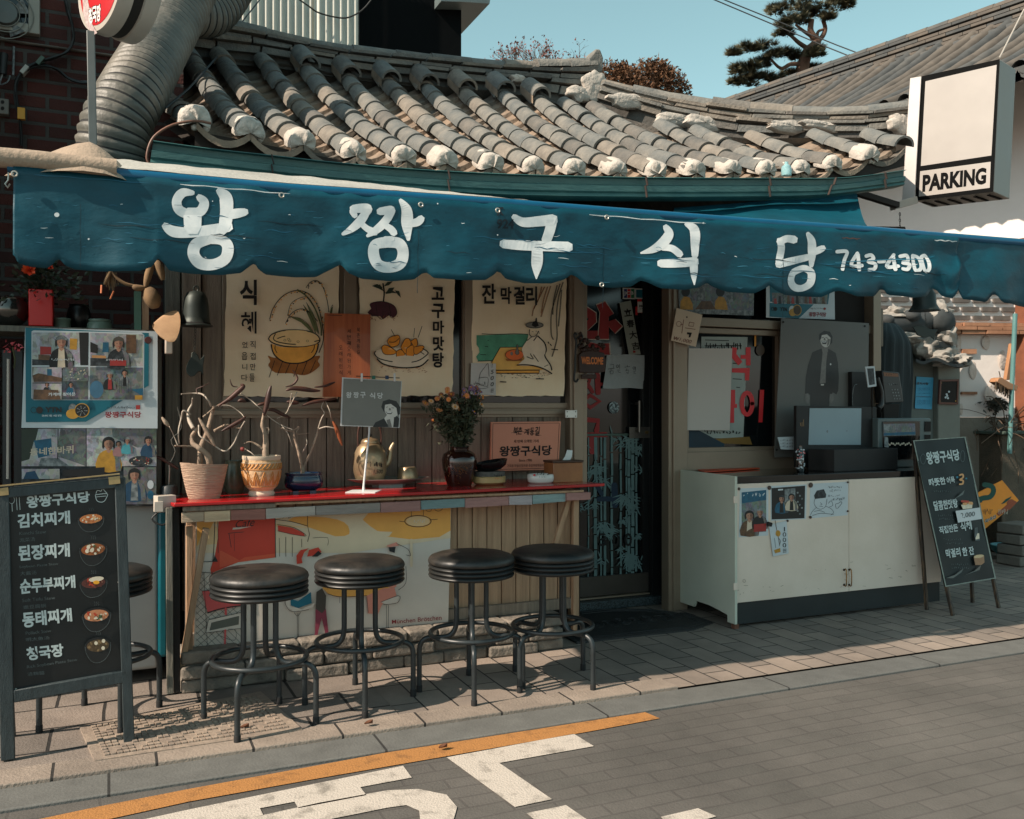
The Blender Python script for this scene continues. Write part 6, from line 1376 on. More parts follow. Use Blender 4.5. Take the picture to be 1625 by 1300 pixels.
a.text('Pollack Stew', zb_([(150,195),(300,180),(302,198),(152,215)]), m_chkd); a.text('明太鱼汤', zb_([(152,232),(290,220),(292,240),(154,254)]), m_chkd); a.text('Rich Soybean Paste Stew', zb_([(158,395),(455,350),(456,372),(160,418)]), m_chkd); a.text('清麴醬', zb_([(160,436),(262,426),(264,448),(162,458)]), m_chkd)
# spoon and bowl doodles
a.ring(0 + 80 / 4.334,700 + 405 / 4.334,4.5,6,0.8, m_chk); a.stroke(z([(82,432),(85,485)]),1.0, m_chk, sm=0); a.stroke(z([(112,385),(118,475)]),0.8, m_chk, sm=0); a.stroke(z([(132,383),(138,473)]),0.8, m_chk, sm=0)
a.stroke(z([(655,370),(735,362),(732,390),(715,415),(690,420),(665,408),(655,370)]),1.0, m_chk); a.stroke(z([(660,362),(670,340),(695,345),(705,328),(722,345),(735,360)]),1.0, m_chk); a.stroke(z([(660,385),(730,378)]),0.8, m_chk, sm=0)
def stew(zf, cx, cy, rx, ry, base, bits, seed):
    (x, y),(x2, y2) = zf([(cx, cy),(cx + rx, cy + ry)]); rx_, ry_ = x2 - x, y2 - y; r = random.Random(seed)
    bowlp = [(x - rx_ * 1.12, y - ry_ * 0.2),(x - rx_ * 1.05, y + ry_ * 1.2),(x - rx_ * 0.6, y + ry_ * 2.5),(x, y + ry_ * 2.8),(x + rx_ * 0.65, y + ry_ * 2.2),(x + rx_ * 1.1, y + ry_ * 0.8),(x + rx_ * 1.12, y - ry_ * 0.6)]
    a.poly(bowlp, m_bb, sm=3); a.stroke(bowlp, 0.6, m_chkd); a.ell(x, y - ry_ * 0.1, rx_ * 1.14, ry_ * 1.3, m_bb, rot=-6); a.ell(x, y, rx_, ry_, base, rot=-6)
    for i in range(26):
        q = r.uniform(0,6.28); rr = math.sqrt(r.random()) * 0.8; a.ell(x + rx_ * rr * COS(q), y + ry_ * rr * SIN(q), rx_ * r.uniform(0.06,0.2), ry_ * r.uniform(0.12,0.26), r.choice(bits), rot=r.uniform(0,180), n=7)
    for k in (-1,0,1): a.stroke([(x + k * 3, y - ry_ * 1.7),(x + k * 3 + 1, y - ry_ * 2.0),(x + k * 3 - 0.5, y - ry_ * 2.4)],0.4, m_chkd)
def C2(n, c): return M(n, c, rough=0.6, var=0.15, scale=40)
m_bb = C2('printed black bowl', (17,18,18)); s1, s2, s3, s4, s5 = C2('kimchi broth', (186,112,62)), C2('paste broth', (150,84,40)), C2('tofu broth', (88,42,34)), C2('pollack broth', (190,122,84)), C2('brown broth', (86,66,44)); w1, y1_, g1, o1 = C2('tofu white', (214,200,176)), C2('egg yellow', (230,160,40)), C2('scallion green', (70,84,50)), C2('pepper red', (176,60,34))
stew(z, 625,535,78,32, s1,[w1, s1, o1, C2('cabbage tan', (218,168,110))],1); stew(z, 640,745,82,40, s2,[w1, w1, g1, o1, s2],2); stew(z, 642,975,82,36, s3,[s3, o1, C2('dark tofu', (120,76,60))],3); stew(z, 663,1200,84,40, s4,[w1, g1, s4, o1],4); stew(zb_, 577,278,66,36, s5,[s5, C2('bean tan', (130,104,70))],5)
(x, y), = z([(662,950)]); a.ell(x, y, 12,4, w1, rot=-8); (x, y), = z([(662,972)]); a.ell(x, y, 5,3, y1_)
for p in ((608,730),(632,752),(598,758)): (x, y), = z([p]); a.ell(x, y, 3,3, w1)
for p in ((566,263),(610,250),(608,292)): (x, y), = zb_([p]); a.ell(x, y, 2.8,3, w1)
b.build('menu_writing', t, smooth=0)
b = MB(); 
for u, v in ((8,785),(179,771),(94,776),(14,947),(189,924),(25,1094),(195,1066)): b.ball(pl(u, v, 0.001),0.006, m_grom, n=8)
b.build('screw', t)
# --- smaller board on the right
pl, tv, bk, dv = board_plane((1512,978),(1583,966),(1450,699)); n = pl.n; c0 = (G(1512,978) + G(1583,966)) / 2
m_dkw = M('worn dark stick', (44,36,30), rough=0.6, rgb2=(112,88,62), scale=12, stretch=(8,8,1), thr=(0.45,0.75))
t = thing('menu_board', 'narrow leaning menu board with film-wrapped panel beside the white cabinet', 'menu board', c0)
z = Zm(1400,660,3.822)
for seg in (((1450,699),(1512,977)),((1531,694),(1585,965))):
    b = MB(); b.bar(pl(*seg[0],-0.006), pl(*seg[1],-0.006),0.022,0.022, m_dkw, up=n); b.build('leg', t, bevel=0.003)
    b = MB(); b.bar(pl(*seg[0],-0.03), G(*seg[1]) + bk * 0.20 + V3((0,0,0)),0.022,0.022, m_dkw, up=n); b.build('back_leg', t, bevel=0.003)
b = MB(); m_film = M('dark film wrapped panel', (12,17,17), rough=0.42, rgb2=(22,28,28), scale=3, spec=0.22); q = z([(190,150),(500,128),(685,985),(385,1035)]); sh = Sheet(pl, 0.006,5,3); sheet_grid(b, sh, q, m_film, 18, off=0.008, back=0.01); b.build('board_panel', t, smooth=60)
b = MB(); a = Art(b, Sheet(pl, 0.006,5,3), off=0.0105); m_edgec = M('pale worn edge', (128,136,126), rough=0.6, var=0.3, scale=30)
for i, (p, q_) in enumerate((((192,152),(500,129)),((502,130),(686,985)),((684,984),(386,1034)),((386,1034),(191,152)))): a.stroke(z([p, q_]),(1.4,2.0,1.6,1.8)[i], m_edgec, sm=0)
def tz(body, q, bold=0.02, m=m_chk, shear=0.0): a.text(body, z(q), m, bold=bold, shear=shear)
tz('왕짱구식당', [(262,220),(462,202),(475,268),(275,298)],0.035); tz('따뜻한', [(278,382),(378,370),(388,415),(288,432)],0.03); tz('어묵', [(388,372),(436,366),(442,405),(395,415)],0.03); tz('달콤한맛탕', [(308,518),(452,502),(462,555),(318,578)],0.03); tz('직접만든', [(342,672),(455,655),(462,700),(350,718)],0.03); tz('식혜', [(470,645),(538,635),(546,690),(478,702)],0.03); tz('막걸리', [(382,810),(470,798),(478,850),(390,866)],0.03); tz('한 잔', [(482,800),(552,790),(560,840),(490,852)],0.03)
for y, x in ((452,310),(598,335),(620,340),(745,370),(768,380),(895,415),(915,420)): scrib(a, z([(x, y),(x + 110, y + 12)]),9, m_chkd, 0.5)
a.ring(1400 + 248 / 3.822,660 + 262 / 3.822,4,8,0.6, m_chkd); a.ring(1400 + 488 / 3.822,660 + 245 / 3.822,3.4,9,0.7, m_chkd)
oc = C2('odeng tan', (206,150,96)); a.stroke(z([(470,360),(488,355),(490,375),(470,388),(490,392),(488,412),(470,415)]),2.6, oc); a.ell(1400 + 455 / 3.822,660 + 372 / 3.822,1.8,1.8, bteal); a.ell(1400 + 510 / 3.822,660 + 380 / 3.822,1.5,1.5, bteal)
a.poly(z([(478,540),(548,532),(545,560),(490,566)]), w1)
for i in range(12): x = 486 + (i * 23) % 58; y = 518 + (i * 7) % 20; a.ell(1400 + x / 3.822,660 + y / 3.822,2.2,1.8, oc if i % 3 else o1)
a.poly(z([(445,577),(592,556),(604,625),(460,648)]), M('white price slip', (196,198,198), rough=0.6, var=0.05)); a.text('2,000', z([(470,592),(560,580),(566,612),(478,625)]), m_dg, shear=0.2)
a.poly(z([(562,680),(578,676),(580,705),(590,720),(592,755),(565,758),(560,725)]), m_chkd, sm=1); a.poly(z([(565,715),(588,712),(590,745),(567,750)]), w1)
a.poly(z([(555,858),(618,848),(620,890),(600,905),(565,905)]), C2('cup tan', (150,112,80))); a.ell(1400 + 586 / 3.822,660 + 852 / 3.822,8,2.6, C2('cup cream', (198,170,130)), rot=-8)
sheen = M('painted film sheen', (70,72,66), rough=0.3)  # highlights on the film, painted as pale patches
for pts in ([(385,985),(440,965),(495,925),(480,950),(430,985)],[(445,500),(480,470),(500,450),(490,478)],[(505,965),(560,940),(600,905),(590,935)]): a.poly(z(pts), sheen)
b.build('menu_writing', t, smooth=0)
# ================================================================== white cabinet and the things at the hatch
YF = 4.78
m_cabw = M('cream painted board', (206,192,176), rough=0.45, rgb2=(222,208,194), scale=2, bump=0.05)
m_cabs = M('pale green white board', (186,192,178), rough=0.45, var=0.08, scale=2.5)
m_kick = M('dark kick board', (30,38,40), rough=0.45, var=0.2, scale=4)
m_bktop = M('glossy black top', (14,18,20), rough=0.1, var=0.2, scale=3, coat=0.5)
xL, xR = W(1166,800, YF).x, W(1492,800, YF).x
zT = W(1166,757, YF).z; zD = W(1166,768, YF).z; zB = W(1166,957, YF).z
mgb0 = M('worn screw cover', (150,138,124), rough=0.6); cab = thing('cabinet', 'low white serving cabinet with black top and photographs pinned to its doors', 'cabinet', ((xL + xR) / 2,5.05,0))
b = MB(); b.box2((xL + 0.012, YF + 0.012, zB + 0.002),(xR, YK - 0.06, zD - 0.002), m_dark); b.build('carcass', cab)
for x0_, x1_ in ((xL + 0.004, W(1346,800, YF).x - 0.002),(W(1346,800, YF).x + 0.002, xR)):
    b = MB(); b.box2((x0_, YF - 0.008, zB),(x1_, YF + 0.010, zD - 0.001), m_cabw); d_ = b.build('door', cab, bevel=0.002)
    if x0_ > xL + 0.5: door_r = d_
    else: door_l = d_
    b = MB(); u = 1343 if d_ is door_l else 1351; p, q = W(u, 905, YF - 0.03), W(u, 929, YF - 0.03)
    b.tube(SPA([p + V3((0,0.022,0)), p, q, q + V3((0,0.022,0))],3),0.004, M('old brass', (140,104,66), rough=0.4, metal=0.7), n=8); b.ball(p + V3((0,0.02,0)),0.008, M('dark screw', (30,28,26)), n=8); b.ball(q + V3((0,0.02,0)),0.008, M('dark screw', (30,28,26)), n=8); b.build('handle', d_)
b = MB(); b.box2((xL + 0.004, YF + 0.006,0.02),(xR, YF + 0.03, zB - 0.002), m_kick); b.build('kick_board', cab)
b = MB(); b.box2((xL - 0.006, YF - 0.002, zD + 0.001),(xR + 0.02, YK - 0.06, zT), m_bktop); b.build('cabinet_top', cab, bevel=0.003)
b = MB(); P = [(YF - 0.028,0.03),(YF + 0.05,0.03),(YF + 0.052,0.075),(YF + 0.12,0.085),(YF + 0.25,0.10),(YF + 0.40,0.10),(YF + 0.42,0.055),(YK + 0.03,0.055),(YK + 0.03, zT + 0.012),(YF - 0.028, zT + 0.006)]
b.prism([(xL - 0.02, y, z_) for y, z_ in P],(0.019,0,0), m_cabs); b.build('side_panel', cab, bevel=0.002)
b = MB(); b.box2((xL - 0.002, YF - 0.026, zB + 0.0),(xL + 0.002, YF - 0.010, zD), m_cabw); b.box2((xL - 0.02, YF - 0.024,0.0),(xL + 0.015, YF + 0.01,0.028), M('brick chip', (104,68,52), rough=0.9)); b.build('foot', cab)
for v in (793,931): b = MB(); c = W(1167, v, YF - 0.03); b.box(c, (0.03,0.008,0.045), m_cabw); b.build('hinge', cab, bevel=0.002)
b = MB(); a = Art(b, PY(YF - 0.0085)); rs = random.Random(21); m_scf = M('scuff mark', (150,136,118), rough=0.7)
for i in range(34):
    u = rs.uniform(1172,1478); v = 955 - (u - 1166) * 0.1 - abs(rs.gauss(0,16)) - 3; a.stroke([(u, v),(u + rs.uniform(-5,7), v + rs.uniform(-2,2))], rs.uniform(0.3,0.9), m_scf, sm=0)
a.ring(1181,922,2.2,2.4,0.7, mgb0, n=10); b.build('scuffs', door_l)
b = MB()
for v in (755,855,940): b.ball(WX(1071, v, xL - 0.021),0.004, m_grom, n=6)
b.build('screw', cab)
z = Zm(1040,700,3.533); pc = PY(YF - 0.0095)
m_pap = M('bluish white paper', (186,196,200), rough=0.5, var=0.05)
def ph(name): return name
fcd = M('print shaded skin', (120,84,68), rough=0.5, var=0.15, scale=60); fc = M('print skin', (164,122,100), rough=0.5, var=0.1, scale=60); hk = M('print black hair', (22,20,20), rough=0.5); pdk = M('print dark', (26,30,34), rough=0.5, rgb2=(66,72,76), scale=40, thr=(0.45,0.65)); pbl = M('print blue', (24,84,110), rough=0.5, var=0.3, scale=40); pcr = M('print cream', (196,182,160), rough=0.5, var=0.1, scale=40); pgr = M('print grey', (84,92,94), rough=0.5, rgb2=(138,144,144), scale=34, thr=(0.42,0.6)); phb = photomat('busy photograph', (40,44,46),0.45,75,0.34); phl = photomat('busy light photograph', (110,116,116),0.35,60,0.75,3.0); phn = photomat('busy teal photograph', (44,70,78),0.5,70,0.4,7.0)
prd = M('print red', (150,44,40), rough=0.5, var=0.15, scale=40); pbr = M('print brown', (112,80,52), rough=0.5, rgb2=(62,46,36), scale=40); pye = M('print yellow', (176,130,44), rough=0.5, var=0.25, scale=30)
def figure(a, zf, x, y, s, coat, hair=True, hat=None, coat2=None):
    """little printed half figure: head centre x,y, head radius s (in the zoomed view)"""
    def q(p): return zf([(x + s * i, y + s * j) for i, j in p])
    a.poly(q([(-2.1,4.6),(-1.9,2.2),(-1.2,1.35),(-0.4,1.0),(0.4,1.0),(1.2,1.35),(1.9,2.2),(2.1,4.6)]), coat, sm=2)
    if coat2: a.poly(q([(-0.5,1.1),(0.5,1.1),(0.7,4.6),(-0.7,4.6)]), coat2)
    a.poly(q([(-0.35,0.6),(0.35,0.6),(0.4,1.25),(0,1.6),(-0.4,1.25)]), fc)
    if hair: a.poly(q([(-1.0,0.9),(-1.15,0),(-0.9,-0.9),(0,-1.3),(0.9,-0.9),(1.1,0),(0.95,0.9),(0.5,0.2),(-0.5,0.2)]), hk, sm=2)
    a.poly(q([(-0.72,-0.4),(-0.75,0.2),(-0.5,0.8),(0,1.05),(0.5,0.8),(0.75,0.2),(0.72,-0.4),(0,-0.7)]), fc, sm=2)
    a.poly(q([(0.12,-0.65),(0.72,-0.4),(0.75,0.2),(0.5,0.8),(0,1.05),(0.2,0.4),(0.1,0.1)]), fcd)  # shadowed half of the face, put into the print as darker skin
    a.poly(q([(0.6,1.15),(1.2,1.35),(1.9,2.2),(2.1,4.6),(1.2,4.6),(1.1,2.6)]), phb)
    if hat: a.poly(q([(-1.0,-0.35),(-0.9,-0.95),(0,-1.35),(0.9,-0.95),(1.0,-0.35),(0,-0.55)]), hat, sm=1)
    a.stroke(q([(-0.42,-0.02),(-0.18,-0.04)]),0.7, hk, sm=0, cap=False); a.stroke(q([(0.18,-0.04),(0.42,-0.02)]),0.7, hk, sm=0, cap=False); a.stroke(q([(-0.22,0.5),(0,0.56),(0.22,0.5)]),0.7, prd, sm=0, cap=False)
b = MB(); sh = Sheet(pc, 0.001,6,1); sheet_grid(b, sh, z([(475,266),(634,260),(632,530),(468,540)]), m_pap, 4); a = Art(b, sh)
a.poly(z([(484,288),(622,274),(621,508),(484,517)]), phn); a.poly(z([(484,288),(622,274),(622,330),(484,350)]), pbl); scrib(a, z([(490,290),(618,312)]),6, m_pap, 1.0); figure(a, z, 528,420,24, pbr, True, None, pcr); figure(a, z, 587,400,20, hk, False, pgr); a.poly(z([(552,468),(621,462),(621,505),(552,510)]), prd)
b.build('photograph', label='photograph of two smiling people under a blue sign pinned on cabinet door', cat='photo')
b = MB(); sheet_grid(b, sh, z([(645,252),(850,243),(845,437),(648,448)]), m_pap, 4); a = Art(b, sh); a.poly(z([(651,264),(840,250),(836,433),(652,440)]), hk); a.poly(z([(725,270),(785,264),(785,340),(725,345)]), pgr); a.poly(z([(688,270),(716,268),(716,276),(688,278)]), m_pap); figure(a, z, 708,324,17, pbl, True, pdk, hk); figure(a, z, 764,315,16, pcr, True, None, hk)
for i in range(8): a.ell(1040 + (798 + (i % 3) * 12) / 3.533,700 + (290 + i * 17) / 3.533,1.5,1.5, pgr)
b.build('photograph', label='photograph of a couple in dark doorway, the middle sheet on the cabinet', cat='photo')
b = MB(); sheet_grid(b, sh, z([(868,240),(1082,228),(1078,416),(865,434)]), m_pap, 4); a = Art(b, sh); pen = M('ball pen line', (40,46,52), rough=0.7)
a.poly(z([(890,305),(905,278),(945,270),(958,300),(955,318),(895,325)]), pdk, sm=1)
for pts in ([(895,325),(890,350),(905,375),(930,382),(955,365),(962,325)],[(905,370),(880,395),(870,415)],[(955,365),(985,380),(1000,400),(985,415)],[(925,345),(935,355),(925,358)],[(920,365),(940,368)],[(970,350),(985,335),(995,360),(975,370)],[(1015,380),(1010,355),(1025,350),(1040,340),(1045,350),(1020,380)],[(880,418),(930,405),(1000,412)],[(890,395),(920,390),(950,400)]): a.stroke(z(pts),0.6, pen)
for x, y, n_ in ((970,250,7),(975,270,6),(970,300,6),(985,320,6),(1020,315,4)): scrib(a, z([(x, y),(x + n_ * 11, y + 14)]), n_, pen, 0.5)
b.build('sketch', label='pen sketch of a man in a cap on paper pinned to the cabinet', cat='drawing')
b = MB(); sh2 = Sheet(PY(YF - 0.016),0.004,9,4); sheet_grid(b, sh2, z([(638,470),(736,448),(748,630),(660,648)]), m_pap, 6); a = Art(b, sh2, off=0.0012)
a.stroke(z([(672,445),(678,485),(690,540),(696,580)]),0.9, pbr); a.ell(1040 + 688 / 3.533,700 + 518 / 3.533,4,5, pye); a.poly(z([(665,612),(700,600),(702,622),(672,630)]), pye, sm=1); a.stroke(z([(690,545),(702,560),(694,590)]),0.7, pen); a.stroke(z([(668,545),(675,600)]),0.5, pen)
for i, ch in enumerate('1000원'): a.text(ch, z([(714 + 7 * (i == 0),482 + i * 30),(734 - 7 * (i == 0),482 + i * 30),(734 - 7 * (i == 0),506 + i * 30),(714 + 7 * (i == 0),506 + i * 30)]), pen)
b.build('price_tag', label='small white price tag hanging from a black clip below the photographs', cat='tag')
mgb = M('brown magnet', (70,54,46), rough=0.5, var=0.2)
for i, (u, v, r, lb) in enumerate(((468,268,9, 'small brown magnet at the left upper corner of the first photograph'),(638,262,13, 'brown magnet between the two photographs on the cabinet'),(870,247,16, 'largest brown magnet, at the upper corner of the pen sketch'),(1077,231,6, 'tiny magnet at the right upper corner of the pen sketch'),(868,427,9, 'brown magnet at the lower left corner of the pen sketch'),(740,447,7, 'small dark magnet under the lower edge of middle photograph'),(1077,393,6, 'tiny dark magnet at the right lower edge of the pen sketch'))):
    (x, y), = z([(u, v)]); c = W(x, y, YF - 0.012); rr = r / 3.533 / 270; b = MB(); b.lathe([(0.001,0),(rr, 0),(rr, 0.005),(rr * 0.8,0.008),(0.001,0.008)],(0,0,0), mgb, n=14); b.v = [c + V3((v_.x, -v_.z, v_.y)) for v_ in b.v]; tag(b.build('magnet', group='magnets on the cabinet door'), lb, 'magnet')
b = MB(); (x, y), = z([(641,466)]); c = W(x, y, YF - 0.026); b.box(c, (0.036,0.012,0.026), m_dark, R=Matrix.Rotation(0.3,3, 'Y')); b.build('binder_clip', label='black binder clip holding the price tag on the cabinet', cat='clip', bevel=0.003)
# --- things on the cabinet top
def oc_(u, Y): return V3((W(u, 700, Y).x, Y, zT))
b = MB(); P = [G(u, v, zT + 0.004) for u, v in ((1085,738),(1145,735),(1206,744),(1165,747),(1118,750))]; b.prism(P, (0,0,0.006), M('orange folder', (206,72,32), rough=0.5, var=0.1)); b.build('folder', label='flat orange folder lying on the black cabinet top', cat='folder')
Yg = 4.95; c = oc_(1270, Yg); t = thing('floral_bottle', 'small black bottle with pink and white blossoms on the cabinet top', 'bottle', c)
b = MB(); H_ = W(1270,707, Yg).z - zT; b.lathe([(0.001,0),(0.024,0),(0.027,0.01),(0.027, H_ * 0.65),(0.012, H_ * 0.82),(0.012, H_),(0.001, H_)], c, m_bktop, n=20); b.build('bottle_body', t, smooth=50)
b = MB(); a = Art(b, Cyl(c, [(0.027,0.01),(0.027, H_ * 0.65),(0.012, H_ * 0.82)]), off=0.001); rs = random.Random(8); pkb = M('pink blossom', (206,110,110), rough=0.5)
for i in range(34):
    u, v = rs.uniform(1263,1277), rs.uniform(713,744)
    a.ell(u, v, rs.uniform(0.8,2), rs.uniform(0.7,1.5), pkb if v < 728 and i % 2 else m_pap, rot=rs.uniform(0,180), n=7)
b.build('blossom_print', t)
# black gift box: standing lid with pale lining, open tray before it
Yo = 5.06; t = thing('gift_box', 'black gift box set open with pale lining in its standing lid', 'gift box', oc_(1340,5.0))
m_bbx = M('matt black card', (20,21,22), rough=0.55, var=0.15); m_lin = M('pale blue lining', (140,160,168), rough=0.5, var=0.08, scale=2)
b = MB(); P = [W(u, v, Yo + 0.06) for u, v in ((1264,644),(1391,646),(1392,742),(1264,742))]; P = [V3((p.x, p.y, max(p.z, zT + 0.001))) for p in P]; b.prism(P, (0,0.03,0), m_bbx); b.build('lid', t, bevel=0.002)
b = MB(); sh = Sheet(PY(Yo + 0.057),0.004,4,9); sheet_grid(b, sh, [(1285,648),(1367,648),(1366,706),(1283,706)], m_lin, 8); a = Art(b, sh); a.ell(1313,685,1.4,2, pgr); a.ell(1344,684,0.9,1, pgr); b.build('lining', t, smooth=60)
b = MB(); a = Art(b, PY(Yo + 0.0595)); scrib(a, [(1269,660),(1277,678)],3, M('gold foil script', (150,120,84), rough=0.4, metal=0.5),0.8); b.build('foil_script', t)
b = MB(); x0_, x1_ = W(1324,720,4.88).x, W(1428,720,4.88).x; xb0 = W(1284,720,5.06).x; h_ = W(1324,714,4.88).z - zT
A4 = [V3((x0_, 4.88, zT + 0.001)), V3((x1_, 4.90, zT + 0.001)), V3((x1_ - 0.03,5.10, zT + 0.001)), V3((xb0,5.07, zT + 0.001))]
for i in range(4):
    p, q = A4[i], A4[(i + 1) % 4]; nrm = V3((-(q - p).y, (q - p).x, 0)).normalized() * 0.006; b.prism([p, q, q + V3((0,0, h_)), p + V3((0,0, h_))], nrm, m_bbx)
b.prism([p + V3((0,0,0.001)) for p in A4],(0,0,0.005), m_bbx); b.build('tray', t, bevel=0.001)
b = MB(); sh = Sheet(PY(5.20),0.004,9,2); sheet_grid(b, sh, [(1234,694),(1262,693),(1262,714),(1239,713)], m_pap, 5); a = Art(b, sh, off=0.001); 
for i in range(3): scrib(a, [(1238,697 + i * 5),(1260,700.5 + i * 5)],7, pen, 0.5)
b.build('note', label='small pale blue handwritten note behind the black gift box', cat='note')
# microwave-like oven at the right end
Ym = 5.06; t = thing('microwave', 'grey counter oven with bottle reflections painted on its dark glass door', 'oven', oc_(1436, Ym)); m_mw = M('grey green appliance', (84,98,98), rough=0.4, var=0.15, scale=3)
P0, P1 = W(1394,664, Ym), W(1477,740, Ym); b = MB(); b.box2((P0.x, Ym, zT),(P1.x, Ym + 0.26, P0.z), m_mw); b.build('oven_body', t, bevel=0.008)
b = MB(); pm = PY(Ym - 0.002); b.prism([pm(u, v) for u, v in ((1400,669),(1459,668),(1459,728),(1401,731))],(0,-0.006,0), m_bktop); b.build('door', t, bevel=0.002)
b = MB(); a = Art(b, PY(Ym - 0.009)); z6 = Zm(1220,460,4.332); rs = random.Random(6)  # bottle reflections painted on the glass in flat colours
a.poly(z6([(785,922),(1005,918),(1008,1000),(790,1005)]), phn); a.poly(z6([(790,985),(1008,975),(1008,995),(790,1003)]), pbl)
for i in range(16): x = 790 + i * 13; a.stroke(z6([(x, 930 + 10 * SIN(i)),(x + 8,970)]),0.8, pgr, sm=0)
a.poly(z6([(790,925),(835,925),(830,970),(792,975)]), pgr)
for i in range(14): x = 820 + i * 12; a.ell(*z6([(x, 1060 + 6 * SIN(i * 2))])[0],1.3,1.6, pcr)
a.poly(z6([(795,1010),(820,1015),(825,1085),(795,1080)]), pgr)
b.build('painted_reflection', t)
b = MB(); b.prism([pm(u, v) for u, v in ((1467,669),(1478 - 1.5,669),(1478 - 1.5,685),(1467,685))],(0,-0.004,0), m_dark); b.prism([pm(u, v) for u, v in ((1467,690),(1476,690),(1476,706),(1467,706))],(0,-0.004,0), m_dark); b.build('control_panel', t)
# public telephone and small card frame on a stand
Yt = 5.22; t = thing('pay_phone', 'dark grey push button telephone with black handset on a post', 'telephone', V3((W(1412,640, Yt).x, Yt, zT))); m_ph = M('dark phone plastic', (44,46,46), rough=0.4, var=0.15, scale=5)
pt = PY(Yt); b = MB(); b.prism([pt(u, v) for u, v in ((1400,588),(1427,591),(1434,638),(1405,640))],(0,0.10,0), m_ph); b.build('phone_body', t, bevel=0.006)
b = MB(); b.prism([pt(u, v) for u, v in ((1402,641),(1428,641),(1426,664),(1403,664))],(0,0.08,0), m_dark); bb_ = W(1415,664, Yt + 0.04); b.box2((bb_.x - 0.03, Yt + 0.02, zT),(bb_.x + 0.03, Yt + 0.08, bb_.z), m_dark); b.build('post', t, bevel=0.003)
b = MB(); b.tube(SPA([W(u, v, Yt - 0.03) for u, v in ((1391,600),(1396,610),(1400,625),(1399,640),(1394,648))],4),[0.020,0.019,0.016,0.014,0.013,0.0125,0.0125,0.0125,0.0125,0.013,0.014,0.016,0.019,0.022,0.023,0.022,0.020], m_ph, n=12); b.build('handset', t, smooth=60)
b = MB(); a = Art(b, PY(Yt - 0.001)); a.poly([(1402,591),(1425,593),(1426,598),(1403,597)], M('amber display', (120,70,34), rough=0.4)); scrib(a, [(1405,592),(1424,597)],5, m_dark, 0.6); scrib(a, [(1410,608),(1424,613)],4, pgr, 0.9)
for i in range(4):
    for j in range(3): a.ell(1416 + j * 4.2 + i * 1.2,618.5 + i * 4.8,1.1,1.2, pgr, n=8)
b.build('keypad', t)
b = MB(); b.tube(SPA([W(u, v, Yt - 0.01) for u, v in ((1396,650),(1399,660),(1393,668),(1385,664),(1390,655))],5),0.004, m_dark, n=6); b.build('cord', t, smooth=60)
b = MB(); Yq = 5.10; c = [W(u, v, Yq) for u, v in ((1373,582),(1388,581),(1391,613),(1378,615))]; b.prism(c, (0,0.008,0), m_pap); a = Art(b, PY(Yq)); a.poly([(1376,585),(1386.5,584.5),(1388.5,610),(1379.5,611.5)], pdk); pb_ = W(1384,614, Yq + 0.02); b.tube([pb_, V3((pb_.x, pb_.y, zT))],0.004, m_dark, n=8); b.lathe([(0.001,0),(0.03,0),(0.03,0.004),(0.001,0.006)],(pb_.x, pb_.y, zT), m_dark, n=14)
b.build('framed_card', label='small white framed card on a thin stand beside the telephone', cat='card frame')
b = MB(); P0, P1 = W(1352,590,5.28), W(1382,660,5.28); b.box2((P0.x, 5.28, zT),(P1.x, 5.36, P0.z), m_bbx); b.tube(SPA([W(u, v, 5.27) for u, v in ((1353,645),(1353,625),(1356,612),(1360,610))],3),0.003, pgr, n=6); b.build('speaker_box', label='plain black upright box between the grey poster panel and the telephone', cat='box', bevel=0.006)
# --- grey panel with a standing man
b = MB(); Yp_ = 5.32; pl = PY(Yp_); z6 = Zm(1220,460,4.332); b.prism([pl(u, v) for u, v in ((1240,505),(1379,513),(1376,724),(1229,726))],(0,0.008,0), M('grey poster panel', (92,92,88), rough=0.5, rgb2=(104,104,100), scale=1.2)); a = Art(b, pl)
a.poly(z6([(285,700),(420,700),(415,800),(285,800)]), m_dg); a.poly(z6([(250,715),(255,600),(270,520),(300,430),(345,410),(375,400),(420,410),(460,435),(475,500),(482,600),(478,690),(465,720),(440,705),(435,715),(290,720),(270,720)]), m_dg, sm=1); a.poly(z6([(370,430),(405,420),(395,500),(390,640),(350,645),(358,560)]), m_mg); a.poly(z6([(362,395),(405,390),(408,425),(372,440)]), m_mg)
a.poly(z6([(355,340),(362,308),(400,300),(425,330),(420,370),(400,395),(372,388),(358,365)]), m_lg, sm=2); a.poly(z6([(346,345),(348,305),(380,282),(420,288),(438,320),(436,365),(420,378),(425,330),(400,306),(365,312),(358,340)]), m_dg, sm=1); a.poly(z6([(360,349),(380,354),(402,348),(394,374),(370,373)]), m_dg); a.poly(z6([(363,352),(380,357),(399,352),(392,362),(370,363)]), m_wpl); a.stroke(z6([(363,331),(378,327)]),1.0, m_dg, sm=0); a.stroke(z6([(390,328),(406,333)]),1.0, m_dg, sm=0); a.poly(z6([(380,330),(386,330),(392,347),(376,347)]), m_mg); a.poly(z6([(404,335),(422,340),(416,372),(400,392),(402,365)]), m_mg)
a.poly(z6([(250,715),(272,712),(282,750),(270,785),(252,770)]), m_mg, sm=1); a.poly(z6([(420,722),(442,715),(448,755),(430,782),(415,765)]), m_mg, sm=1); a.ell(1220 + 425 / 4.332,460 + 512 / 4.332,1.2,1.6, m_wpl); a.poly(z6([(358,648),(380,648),(378,658),(358,658)]), m_lg)
for p in ((100,222),(660,250),(55,1100)): a.ell(*z6([p])[0],1.6,1.8, m_dark)
b.build('poster_panel', label='large grey panel photograph of a standing laughing man in dark jacket', cat='poster')
